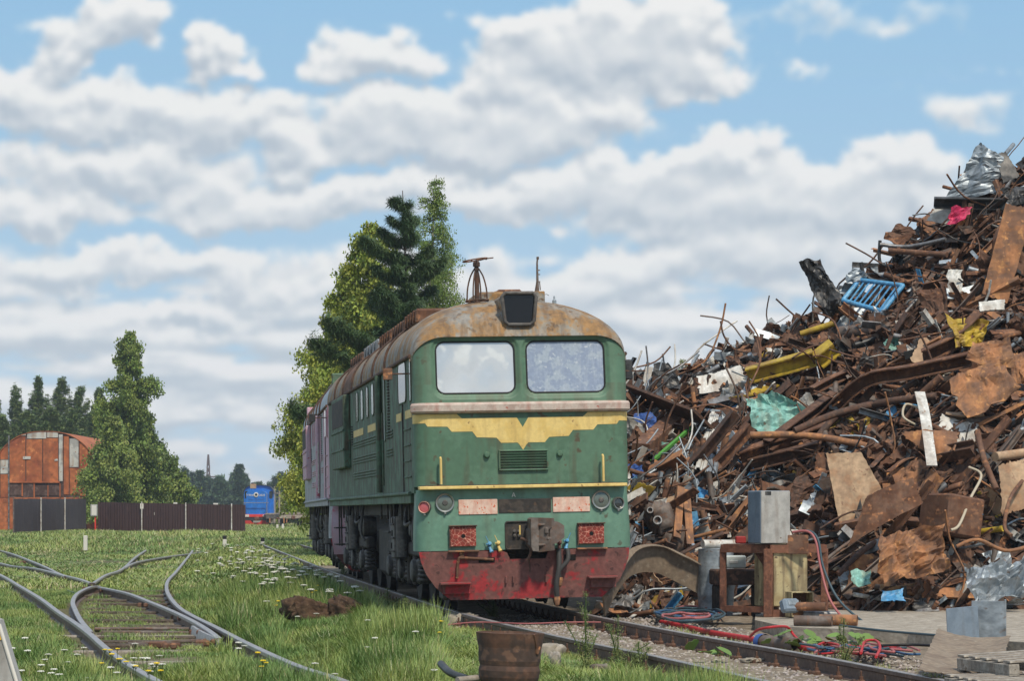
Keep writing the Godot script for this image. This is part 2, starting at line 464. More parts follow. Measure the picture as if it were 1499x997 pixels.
	mat("cream", W, 0.65, 0.0, surface_tex(Color(0.69, 0.64, 0.49), Color(0.62, 0.56, 0.42), Color(0.30, 0.25, 0.20), 45, 0.4, 0.15, 0.55), 0.8, 0.1)
	mat("table_steel", W, 0.7, 0.1, surface_tex(Color(0.43, 0.28, 0.215), Color(0.49, 0.33, 0.25), Color(0.35, 0.23, 0.185), 46, 0.45, 0.25, 0.3), 0.9, 0.3)
	for q in [["hose_red", Color(0.70, 0.16, 0.18)], ["hose_pink", Color(0.62, 0.36, 0.36)], ["hose_blue", Color(0.20, 0.36, 0.52)], ["hose_teal", Color(0.20, 0.29, 0.33)], ["hose_grey", Color(0.32, 0.36, 0.38)], ["wire_pale", Color(0.70, 0.66, 0.58)]]:
		mat(q[0], q[1], 0.55)
	# plants: colours come with the leaves
	for q in ["leaf", "needle", "blade"]:
		var m := mat(q, Color.WHITE, 0.6)
		m.backlight_enabled = true
		m.backlight = Color(0.35, 0.38, 0.12) if q != "needle" else Color(0.10, 0.12, 0.06)
	mat("bark", W, 0.95, 0.0, surface_tex(Color(0.34, 0.25, 0.20), Color(0.26, 0.20, 0.17), Color(0.42, 0.29, 0.2), 47, 0.5, 0.3, 0.5, 256), 0.8)
	mat("birch_bark", W, 0.85, 0.0, surface_tex(Color(0.70, 0.68, 0.64), Color(0.60, 0.58, 0.54), Color(0.16, 0.15, 0.14), 48, 0.4, 0.22, 0.1, 256), 0.8)
	mat("petal_white", Color(0.86, 0.86, 0.82), 0.8)
	mat("petal_yellow", Color(0.92, 0.80, 0.16), 0.8)

func crack_tex(base: Color, line: Color) -> ImageTexture:
	var size := 256
	var a := noise_bytes(size, 7, 0.085, 1, 1)
	var b := noise_bytes(size, 9, 0.05, 3)
	var out := PackedByteArray()
	out.resize(size * size * 3)
	var lo := 255; var hi := 0
	for q in a:
		lo = mini(lo, q); hi = maxi(hi, q)
	for k in size * size:
		var na := float(a[k] - lo) / maxf(hi - lo, 1)
		var w := clampf(1.0 - na / 0.11, 0.0, 1.0)
		var q := base.lerp(line, w * 0.9)
		var g := 0.8 + b[k] / 255.0 * 0.4
		out[k * 3] = clampi(int(q.r * g * 255), 0, 255); out[k * 3 + 1] = clampi(int(q.g * g * 255), 0, 255); out[k * 3 + 2] = clampi(int(q.b * g * 255), 0, 255)
	return ImageTexture.create_from_image(Image.create_from_data(size, size, false, Image.FORMAT_RGB8, out))

func _ready() -> void:
	rng.seed = 20240817
	nz.seed = 5
	nz.frequency = 1.0
	nz.fractal_octaves = 3
	# camera: 22 degree lens, horizon low in the frame
	var cam := Camera3D.new()
	cam.name = "camera"
	cam.projection = Camera3D.PROJECTION_FRUSTUM
	cam.near = 0.1
	cam.far = 6000.0
	cam.size = 997.0 / F * cam.near
	cam.frustum_offset = Vector2(0.0, (HORIZON - 498.5) / F * cam.near)
	cam.position = Vector3(0, EYE, 0)
	add_child(cam)
	cam.current = true
	var env := Environment.new()
	env.background_mode = Environment.BG_SKY
	env.tonemap_mode = Environment.TONE_MAPPER_LINEAR
	env.tonemap_exposure = 1.0
	env.sky = Sky.new()
	var pano := PanoramaSkyMaterial.new()
	pano.panorama = make_sky()
	env.sky.sky_material = pano
	env.background_energy_multiplier = 1.0
	env.sdfgi_enabled = true
	env.ssao_enabled = true
	env.ssil_enabled = true
	env.fog_enabled = true
	env.fog_density = 0.0003
	env.fog_light_color = Color(0.80, 0.86, 0.93)
	var we := WorldEnvironment.new()
	we.name = "environment"
	we.environment = env
	add_child(we)
	var sun := DirectionalLight3D.new()
	sun.name = "sun"
	sun.light_energy = 1.15
	sun.light_angular_distance = 5.0
	sun.light_color = Color(1.0, 0.95, 0.87)
	sun.shadow_enabled = true
	add_child(sun)
	sun.look_at_from_position(Vector3.ZERO, -Vector3(0.26, 0.86, 0.60), Vector3.UP)
	var t0 := Time.get_ticks_msec()
	make_materials()
	print("materials ", Time.get_ticks_msec() - t0)
	build_ground()
	build_tracks()
	print("tracks ", Time.get_ticks_msec() - t0)
	build_locos()
	print("locos ", Time.get_ticks_msec() - t0)
	build_far()
	print("far ", Time.get_ticks_msec() - t0)
	build_scrap()
	print("scrap ", Time.get_ticks_msec() - t0)
	build_yard()
	print("yard ", Time.get_ticks_msec() - t0)
	build_trees()
	print("trees ", Time.get_ticks_msec() - t0)
	build_grass()
	print("grass ", Time.get_ticks_msec() - t0)

const PUFFS := [
	[150, 35, 110, 50, 1.0], [215, 15, 60, 34, 1.0], [90, 80, 60, 40, 0.9], [40, 150, 120, 62, 1.0], [310, 80, 55, 40, 0.85], [348, 108, 20, 20, 1.0],
	[500, 95, 70, 34, 0.9], [570, 75, 95, 48, 1.0], [870, 80, 190, 78, 1.0], [1000, 55, 110, 82, 1.0], [930, 25, 90, 50, 1.0], [760, 55, 70, 40, 1.0], [740, 120, 90, 50, 1.0], [1010, 120, 70, 36, 0.7],
	[1260, 30, 200, 44, 0.3], [1160, 92, 38, 24, 0.3], [1440, 105, 80, 22, 0.2], [1410, 165, 120, 40, 0.34],
	[250, 165, 200, 52, 1.0], [330, 180, 110, 44, 1.0], [140, 170, 60, 34, 1.0], [170, 245, 230, 50, 1.0], [230, 225, 60, 30, 1.0], [430, 225, 66, 44, 1.0], [560, 160, 130, 44, 1.0], [720, 185, 240, 52, 0.95], [640, 215, 260, 40, 0.8], [850, 160, 110, 40, 1.0],
	[1030, 225, 60, 40, 1.0], [1095, 235, 90, 46, 1.0], [960, 250, 110, 40, 1.0], [1010, 290, 330, 62, 1.0], [1300, 250, 150, 48, 1.0], [1200, 300, 270, 60, 0.9], [700, 285, 210, 46, 1.0],
	[420, 290, 220, 36, 0.9], [330, 320, 160, 30, 0.9], [60, 310, 140, 44, 0.8], [930, 390, 110, 46, 0.9], [860, 430, 120, 40, 0.8], [1140, 370, 240, 60, 0.75], [90, 395, 140, 34, 0.8], [390, 420, 120, 34, 0.9],
	[220, 465, 250, 30, 0.8], [950, 500, 120, 26, 0.8], [560, 410, 220, 60, 0.75], [700, 480, 320, 60, 0.7], [260, 380, 160, 30, 0.6],
]

func cloud_density(px: float, py: float, f: FastNoiseLite) -> float:
	var wx := px + f.get_noise_2d(px * 0.55 + 900.0, py * 0.75) * 60.0 + f.get_noise_2d(px * 2.2 + 100.0, py * 2.4) * 16.0
	var wy := py + f.get_noise_2d(px * 0.55, py * 0.75 + 700.0) * 40.0 + f.get_noise_2d(px * 2.2, py * 2.4 + 500.0) * 13.0
	var keep := 1.0
	for q in PUFFS:
		var dx: float = (wx - q[0]) / (q[2] * 1.25)
		var dy: float = (wy - q[1]) / (q[3] * 1.25)
		if dy > 0.0: dy *= 1.15
		var r := dx * dx + dy * dy
		if r < 1.0:
			keep *= 1.0 - (1.0 - r) * (1.0 - r) * 1.25 * minf(q[4], 0.79)
	var best := 1.0 - keep
	# layered stratocumulus low down
	var low := clampf((py - 330.0) / 150.0, 0.0, 1.0)
	if low > 0.0:
		var s := clampf(f.get_noise_2d(px * 0.28 + 300.0, py * 1.35) * 1.2 + 0.76, 0.0, 1.0)
		best = maxf(best, s * low)
	return best * 1.25 - 0.25 + f.get_noise_2d(px * 1.0, py * 1.25 + 333.0) * 0.30

func make_sky() -> ImageTexture:
	var f := FastNoiseLite.new()
	f.seed = 12
	f.frequency = 0.011
	f.fractal_octaves = 5
	f.noise_type = FastNoiseLite.TYPE_SIMPLEX_SMOOTH
	f.fractal_gain = 0.52
	var g := FastNoiseLite.new()
	g.seed = 4
	g.frequency = 1.6
	g.fractal_octaves = 4
	var lw := 640; var lh := 320
	var lo := Image.create(lw, lh, false, Image.FORMAT_RGB8)
	for y in lh:
		var el := PI / 2 - PI * (y + 0.5) / lh
		if el < -0.03:
			lo.fill_rect(Rect2i(0, y, lw, lh - y), Color(0.42, 0.44, 0.42))
			break
		for x in lw:
			var az := TAU * (x + 0.5) / lw
			var dir := Vector3(sin(az) * cos(el), sin(el) * 2.2, -cos(az) * cos(el))
			var den := g.get_noise_3dv(dir) * 1.1 + 0.2
			var den2 := g.get_noise_3dv(dir + Vector3(0, 0.07, 0)) * 1.1 + 0.2
			lo.set_pixel(x, y, sky_color(el, den, den2))
	var W := 4096; var H := 2048
	lo.resize(W, H, Image.INTERPOLATE_CUBIC)
	for y in range(int(H * 0.5 - 250), int(H * 0.5 + 12)):
		var el := PI / 2 - PI * (y + 0.5) / H
		for xx in range(-185, 185):
			var az := TAU * (xx + 0.5) / W
			var px := MIDX + F * tan(az)
			var py := HORIZON - F * tan(el) / cos(az)
			var w := clampf((15.5 - absf(rad_to_deg(az))) / 4.0, 0.0, 1.0) * clampf((21.0 - rad_to_deg(el)) / 6.0, 0.0, 1.0)
			if w <= 0.0: continue
			var c := sky_color(el, cloud_density(px, py, f), cloud_density(px + 6.0, py - 20.0, f))
			var x := posmod(xx, W)
			lo.set_pixel(x, y, lo.get_pixel(x, y).lerp(c, w))
	return ImageTexture.create_from_image(lo)

func sky_color(el: float, den: float, above: float) -> Color:
	var k := clampf(rad_to_deg(maxf(el, 0.0)) / 14.0, 0.0, 1.0)
	var blue := Color(0.815, 0.875, 0.92).lerp(Color(0.555, 0.74, 0.885), pow(k, 0.75))
	if el > 0.25: blue = blue.lerp(Color(0.36, 0.56, 0.82), clampf((el - 0.25) / 0.9, 0.0, 1.0))
	var a := smoothstep(-0.10, 0.36, den)
	var lit := clampf(0.52 + (den - above) * 1.35 + clampf(0.35 - den, 0.0, 0.3) * 0.6, 0.0, 1.0)
	var low := 1.0 - k
	var shade := Color(0.71, 0.75, 0.795).lerp(Color(0.77, 0.815, 0.855), low)
	var bright := Color(0.965, 0.96, 0.95).lerp(Color(0.91, 0.92, 0.93), low)
	return blue.lerp(shade.lerp(bright, lit), a * 0.96)

# centre line of the main track by distance
const TRACK := [[14.0, 5.55, -0.30], [18.0, 4.42, -0.20], [22.9, 3.07, -0.12], [26.0, 2.26, -0.07], [30.0, 1.22, -0.03], [35.3, 0.14, 0.0], [45.0, -1.25, 0.0], [62.0, -3.6, 0.0], [80.0, -5.9, 0.0], [120.0, -11.0, 0.0]]

func track_at(d: float) -> Vector3:
	for k in TRACK.size() - 1:
		if d <= TRACK[k + 1][0] or k == TRACK.size() - 2:
			var a = TRACK[k]; var b = TRACK[k + 1]
			var t: float = (d - a[0]) / (b[0] - a[0])
			return Vector3(lerpf(a[1], b[1], t), lerpf(a[2], b[2], t), -d)
	return Vector3.ZERO

func ground_h(x: float, d: float) -> float:
	var c := track_at(d)
	var rel := x - c.x
	var right := c.y - 0.17
	var left := -0.42
	var h := lerpf(left, right, smoothstep(-4.2, -1.5, rel))
	if rel > 1.5: h = lerpf(h, -0.20, smoothstep(1.5, 2.6, rel))
	h = lerpf(h, -0.05, smoothstep(108.0, 165.0, d))
	# grassy bank before the fence
	var bx := (x + 19.0) / 9.0
	var bd := (d - 132.0) / 16.0
	h += 0.30 * exp(-bx * bx - bd * bd)
	h += nz.get_noise_2d(x * 0.6, d * 0.6) * 0.05 * smoothstep(0.8, 2.2, absf(rel))
	h += nz.get_noise_2d(x * 0.06, d * 0.06) * 0.12 * smoothstep(60.0, 120.0, d)
	return h

func ground_kind(x: float, d: float) -> float: # 0 bare and stony .. 1 grass
	var c := track_at(d)
	var rel := x - c.x
	var g := 1.0
	if rel > -1.35: g = 0.0
	g = minf(g, smoothstep(-1.2, -1.9, rel + nz.get_noise_2d(x * 0.9, d * 0.9) * 0.6))
	# worn patches on the left
	g *= 1.0 - 0.85 * smoothstep(0.22, 0.45, nz.get_noise_2d(x * 0.35 + 40.0, d * 0.22))
	return g

func build_ground() -> void:
	var ds := []
	var d := 3.0
	while d < 60.0:
		ds.append(d); d += 0.5
	while d < 260.0:
		ds.append(d); d *= 1.035
	while d < 4000.0:
		ds.append(d); d *= 1.4
	ds.append(4000.0)
	var xs := []
	var x := -10.0
	while x <= 12.0:
		xs.append(x); x += 0.4
	var e := 0.5
	x = 12.0
	while x < 3000.0:
		x += e; e *= 1.25
		xs.append(x)
	e = 0.5
	x = -10.0
	while x > -3000.0:
		x -= e; e *= 1.18
		xs.insert(0, x)
	var mb := MB.new()
	var pts := PackedVector3Array()
	for dd in ds:
		for xx in xs:
			pts.append(Vector3(xx, ground_h(xx, dd), -dd))
	mb.grid(pts, xs.size(), ds.size())
	for k in mb.c.size():
		var p := pts[k]
		var g := ground_kind(p.x, -p.z)
		var soil := Color(0.95, 0.92, 0.88) * (0.85 + 0.25 * nz.get_noise_2d(p.x, p.z))
		mb.c[k] = soil.lerp(Color(0.42, 0.47, 0.24), g)
	structure("ground", mb, M.ground)
	# concrete apron along the scrap, its broken edge towards the rails
	var ap := MB.new()
	var poly := PackedVector2Array()
	for q in [[1105, 912], [1150, 922], [1240, 926], [1330, 930], [1390, 938], [1560, 950], [1700, 930], [1620, 870], [1380, 860], [1200, 862], [1110, 868]]:
		var p := lay(q[0], q[1], -0.1)
		poly.append(Vector2(p.x, p.z))
	var flip := PackedVector2Array()
	for p in poly: flip.append(Vector2(p.x, -p.y))
	ap.prism(Transform3D(Basis(Vector3.RIGHT, -PI / 2), Vector3(0, -0.06, 0)), flip, 0.3)
	structure("concrete_slab", ap, M.concrete)

var RAIL := PackedVector2Array()
var RAIL_HEAD := PackedVector2Array()

func rail(path: PackedVector3Array, parent: Node, worn := false) -> void:
	var mb := MB.new()
	mb.sweep(RAIL, path)
	part("rail", mb, M.rail, parent)
	var hd := MB.new()
	hd.sweep(pv([-0.041, -0.045, 0.041, -0.045, 0.041, -0.008, 0.034, 0.0, 0.016, 0.002, -0.016, 0.002, -0.034, 0.0, -0.041, -0.008]) if worn else RAIL_HEAD, path)
	part("running_surface", hd, M.rail_top, parent)

var rail_cells := {}
func remember(path: PackedVector3Array) -> void:
	for k in path.size() - 1:
		var n := int(path[k].distance_to(path[k + 1]) / 0.1) + 1
		for j in n:
			var p := path[k].lerp(path[k + 1], float(j) / n)
			for a in [-1, 0, 1]:
				for b in [-1, 0, 1]:
					rail_cells[Vector2i(int(floor(p.x / 0.12)) + a, int(floor(p.z / 0.25)) + b)] = true

func on_rail(x: float, d: float) -> bool:
	return rail_cells.has(Vector2i(int(floor(x / 0.12)), int(floor(-d / 0.25))))

func left_pts(a: Array, y := -0.25) -> Array:
	var o := []
	for k in range(0, a.size(), 2): o.append(lay(a[k], a[k + 1], y))
	return o

func build_tracks() -> void:
	RAIL = pv([-0.036, -0.006, -0.037, -0.04, -0.010, -0.055, -0.009, -0.145, -0.07, -0.162, -0.07, -0.178, 0.07, -0.178, 0.07, -0.162, 0.009, -0.145, 0.010, -0.055, 0.037, -0.04, 0.036, -0.006])
	RAIL_HEAD = pv([-0.036, -0.0055, 0.036, -0.0055, 0.032, 0.0, 0.016, 0.002, -0.016, 0.002, -0.032, 0.0])
	# main track under the locomotives
	var tr := thing("railway_track", "rusty main track with bolted rails running under the green locomotive", "railway track")
	var l := []; var r := []
	var mid := []
	for q in TRACK: mid.append(Vector3(q[1], q[2], -q[0]))
	var m := spline(mid, 8)
	var fr := MB.frames(m, Vector3.UP)
	for k in m.size():
		l.append(m[k] - fr[k][0] * 0.797)
		r.append(m[k] + fr[k][0] * 0.797)
	rail(PackedVector3Array(l), tr)
	rail(PackedVector3Array(r), tr)
	# sleepers, chairs and bolts
	var slp := MB.new()
	slp.bx(Vector3.ZERO, Vector3(2.65, 0.16, 0.24), 0.02)
	var slm := slp.mesh()
	var ch := MB.new()
	ch.bx(Vector3(0, 0.0, 0), Vector3(0.36, 0.03, 0.17), 0.006)
	for s in [-1, 1]:
		ch.bx(Vector3(s * 0.105, 0.03, 0), Vector3(0.06, 0.05, 0.10), 0.012)
		ch.lathe(Transform3D(Basis(), Vector3(s * 0.105, 0.05, 0.0)), pv([0.024, 0.0, 0.024, 0.035, 0.012, 0.036, 0.012, 0.085, 0.0, 0.09]), 6)
		for zz in [-0.055, 0.055]:
			ch.lathe(Transform3D(Basis(), Vector3(s * 0.155, 0.01, zz)), pv([0.024, 0.0, 0.024, 0.03, 0.018, 0.045, 0.0, 0.048]), 6)
	var chm := ch.mesh()
	var acc := 0.0
	var prev := m[0]
	var dd := 15.0
	while dd < 74.0:
		var p := track_at(dd)
		var tg := (track_at(dd + 0.5) - track_at(dd - 0.5)).normalized()
		var side := tg.cross(Vector3.UP).normalized()
		var b := Basis(side, Vector3.UP, -tg).orthonormalized()
		if dd < 48.0:
			var o := part("sleeper", slm, M.sleeper, tr)
			o.transform = Transform3D(b, p + Vector3(0, -0.178 - 0.10, 0))
			for s in [-1, 1]:
				var c := part("rail_chair", chm, M.rust_dark, tr)
				c.transform = Transform3D(b, p + side * (s * 0.797) + Vector3(0, -0.178 - 0.005, 0))
		dd += 0.56
	# the grassed-over turnout on the left
	var tn := thing("railway_turnout", "worn turnout of curving rails sunk in grass left of the locomotive", "railway track")
	for a in [
		[300, 1030, 245, 1003, 187, 970, 157, 948, 133, 927, 110, 910, 87, 895, 60, 875, 30, 857, 0, 840, -40, 824],
		[146, 857.5, 133, 859, 115, 868, 108, 880, 112, 893, 120, 908, 134, 924.5],
		[147, 859, 187, 867.5, 220, 880, 253, 893.5, 283, 908, 305, 921, 322, 934],
		[620, 1042, 500, 994, 433, 972, 367, 942.5, 317, 917, 283, 900.5, 263, 888, 250, 873, 245, 860, 248, 848, 260, 835, 280, 810, 290, 795],
		[-30, 798, 0, 805, 20, 810.5, 40, 818, 67, 829, 90, 840, 117, 847, 134, 853],
		[-30, 818, 0, 823.5, 20, 828, 50, 831, 77, 837, 97, 843],
		[138, 853, 157, 841, 180, 832.5, 200, 815, 217, 804, 232, 798, 252, 791],
		[183, 831, 200, 823, 227, 817.5, 253, 813.5, 277, 810.5, 325, 804.5]]:
		var rp := spline(left_pts(a), 8)
		rail(rp, tn, true)
		remember(rp)
	# rods, plates and the sleepers that show in the turnout
	var blade := MB.new()
	blade.sweep(pv([-0.02, -0.01, -0.05, -0.15, 0.05, -0.15, 0.02, -0.01]), spline([lay(322, 934, -0.25), lay(300, 925, -0.26), lay(283, 915, -0.27)], 3))
	part("switch_blade", blade, M.rail_top, tn)
	var rods := MB.new()
	for q in [[188, 944, 300, 938], [140, 921, 292, 921], [150, 926, 285, 927]]:
		rods.tube(PackedVector3Array([lay(q[0], q[1], -0.38), lay((q[0] + q[2]) / 2.0, (q[1] + q[3]) / 2.0 - 0.5, -0.375), lay(q[2], q[3], -0.38)]), 0.03, 7)
		part("switch_rod", rods, M.rust_grey, tn)
		rods = MB.new()
	for q in [[232, 944], [252, 946], [300, 942], [310, 940], [290, 926], [262, 905], [212, 886], [130, 862], [148, 864], [36, 823]]:
		var bl := MB.new()
		bl.bx(lay(q[0], q[1], -0.37), Vector3(0.24, 0.09, 0.16), 0.02)
		bl.bx(lay(q[0], q[1], -0.31) + Vector3(0.03, 0, 0), Vector3(0.08, 0.08, 0.1), 0.02)
		part("chair_block", bl, M.rust_brown, tn)
	for k in 15:
		var py := 868.0 + k * 6.2
		var yy := -0.42
		var c0 := lay(112.0 + k * 2.2 + 12.0, py, yy)
		var c1 := lay(248.0 + k * 6.0, py + 1.0, yy)
		var o := part("sleeper", slm, M.sleeper, tn)
		var cc := (c0 + c1) * 0.5
		o.transform = Transform3D(Basis(Vector3.UP, rng.randf_range(-0.03, 0.05)) .scaled(Vector3(minf((c1.x - c0.x) / 2.65, 1.3), 1, 1)), Vector3(cc.x, -0.455 + rng.randf_range(-0.02, 0.015), cc.z))
	for q in [[205, 934, 3.0], [190, 957, 1.4], [360, 982, 2.2], [150, 858, 1.6], [60, 846, 2.0], [180, 862, 1.5], [300, 973, 2.0]]:
		var o := part("sleeper", slm, M.grey_wood, tn)
		var p := lay(q[0], q[1], -0.42)
		o.transform = Transform3D(Basis(Vector3.UP, 0.04).scaled(Vector3(q[2] / 2.65, 1, 0.8)), Vector3(p.x, -0.46, p.z))
	# ballast between and beside the rails of the main track
	var st := MB.new()
	var ico := [Vector3(0, 1, 0), Vector3(0.9, 0.35, 0.2), Vector3(0.1, 0.3, 0.95), Vector3(-0.9, 0.25, 0.3), Vector3(-0.4, 0.3, -0.85), Vector3(0.6, 0.2, -0.8), Vector3(0.1, -0.7, 0)]
	for k in 5:
		st.tri(ico[0], ico[1 + (k + 1) % 5], ico[1 + k])
		st.tri(ico[6], ico[1 + k], ico[1 + (k + 1) % 5])
	var where := []; var tints := PackedColorArray()
	for k in 26000:
		var d2 := 17.0 + 22.0 * pow(rng.randf(), 1.15)
		var c := track_at(d2)
		var rel := rng.randf_range(-1.5, 1.5) if rng.randf() < 0.85 else rng.randf_range(1.2, 2.6)
		var sc := rng.randf_range(0.014, 0.034)
		if absf(absf(rel) - 0.797) < 0.06: continue
		var y := c.y - 0.185 + rng.randf_range(-0.02, 0.015)
		if rel > 1.45: y = ground_h(c.x + rel, d2) + 0.005
		var b := Basis(Vector3(rng.randf_range(-1, 1), rng.randf_range(-1, 1), rng.randf_range(-1, 1)).normalized(), rng.randf() * TAU)
		where.append(Transform3D(b.scaled(Vector3.ONE * sc * Vector3(1, rng.randf_range(0.6, 1.0), rng.randf_range(0.8, 1.2))), Vector3(c.x + rel, y, -d2)))
		var g := rng.randf_range(0.62, 1.15)
		tints.append(Color(g, g * rng.randf_range(0.93, 1.0), g * rng.randf_range(0.88, 1.0)))
	var o := many("ballast", st.mesh(), M.stone, where, tints)
	tag(o, "grey crushed stone ballast between the rails of the main track", "ballast")

const HW := 1.475
const CR := 0.22
const FLAT := HW - CR
const SMAX := FLAT + CR * PI / 2

func plan(s: float) -> Vector2: # (x, z) along the front's outline
	if absf(s) <= FLAT: return Vector2(s, 0)
	var a := (absf(s) - FLAT) / CR
	if a > PI / 2:
		return Vector2(signf(s) * HW, -CR - (a - PI / 2) * CR)
	return Vector2(signf(s) * (FLAT + CR * sin(a)), -(CR - CR * cos(a)))

func front(s: float, v: float, out := 0.0) -> Vector3:
	var p := plan(s)
	var q := plan(s + 0.001) - plan(s - 0.001)
	var nn := Vector2(-q.y, q.x).normalized()
	if nn.y < 0.0 and absf(s) < FLAT: nn = -nn
	nn = Vector2(absf(nn.x) * signf(s), absf(nn.y))
	return Vector3(p.x + nn.x * out, v, p.y + nn.y * out - maxf(0.0, v - 2.86) * 0.12)

func vtop(x: float) -> float:
	var e := clampf((absf(x) - 1.02) / 0.455, 0.0, 1.0)
	return 3.47 + 0.32 * sqrt(maxf(0.0, 1.0 - e * e))

func sd_rrect(p: Vector2, c: Vector2, h: Vector2, r: float) -> float:
	var q := (p - c).abs() - h + Vector2(r, r)
	return q.max(Vector2.ZERO).length() + minf(maxf(q.x, q.y), 0.0) - r

# a flat outline bent round the front: cut into strips, laid "out" metres proud
func decal(poly: PackedVector2Array, out: float, mb: MB) -> void:
	var x0 := INF; var x1 := -INF
	for p in poly:
		x0 = minf(x0, p.x); x1 = maxf(x1, p.x)
	var cuts := [x0]
	var s := -SMAX - 1.2
	while s < SMAX + 1.2:
		if s > x0 + 0.001 and s < x1 - 0.001 and (absf(s) > FLAT - 0.03): cuts.append(s)
		s += 0.035
	cuts.append(x1)
	for k in cuts.size() - 1:
		var strip := PackedVector2Array([Vector2(cuts[k], 0), Vector2(cuts[k + 1], 0), Vector2(cuts[k + 1], 9), Vector2(cuts[k], 9)])
		for piece in Geometry2D.intersect_polygons(poly, strip):
			if Geometry2D.is_polygon_clockwise(piece): piece.reverse()
			var tr := Geometry2D.triangulate_polygon(piece)
			for t in range(0, tr.size(), 3):
				var a := piece[tr[t]]; var b := piece[tr[t + 1]]; var c := piece[tr[t + 2]]
				if (b - a).cross(c - a) < 0.0:
					var h := b; b = c; c = h
				mb.tri(front(a.x, a.y, out), front(b.x, b.y, out), front(c.x, c.y, out))

func mirrored(half: Array) -> PackedVector2Array:
	var o := pv(half)
	var back := PackedVector2Array()
	for k in range(o.size() - 1, -1, -1):
		if absf(o[k].x) > 0.0005: back.append(Vector2(-o[k].x, o[k].y))
	o.append_array(back)
	return o

func fbox(parent: Node, called: String, m: Material, s: float, v: float, w: float, h: float, dep: float, out := 0.0, bv := 0.006) -> MeshInstance3D:
	var mb := MB.new()
	var p := plan(s)
	mb.bx(Vector3(p.x, v, p.y + out + dep / 2 - maxf(0, v - 2.86) * 0.12), Vector3(w, h, dep), bv)
	return part(called, mb, m, parent)

func section(z: float, k: float, seg: int) -> PackedVector3Array:
	var o := PackedVector3Array()
	for j in seg + 1:
		var a := PI * (1.0 - float(j) / seg)
		var e := 2.0 / 2.35
		var x := 1.5 * signf(cos(a)) * pow(absf(cos(a)), e)
		var ya := 3.52 + 0.84 * pow(sin(a), e) if sin(a) > 0.0001 else 3.52
		var yf := vtop(x) + 0.015
		var pz := 0.0
		var over := absf(x) - FLAT
		if over > 0.0: pz = -(CR - sqrt(maxf(0.0, CR * CR - minf(over, CR) * minf(over, CR))))
		o.append(Vector3(x, lerpf(yf, ya, k), z + pz * (1.0 - k)))
	return o

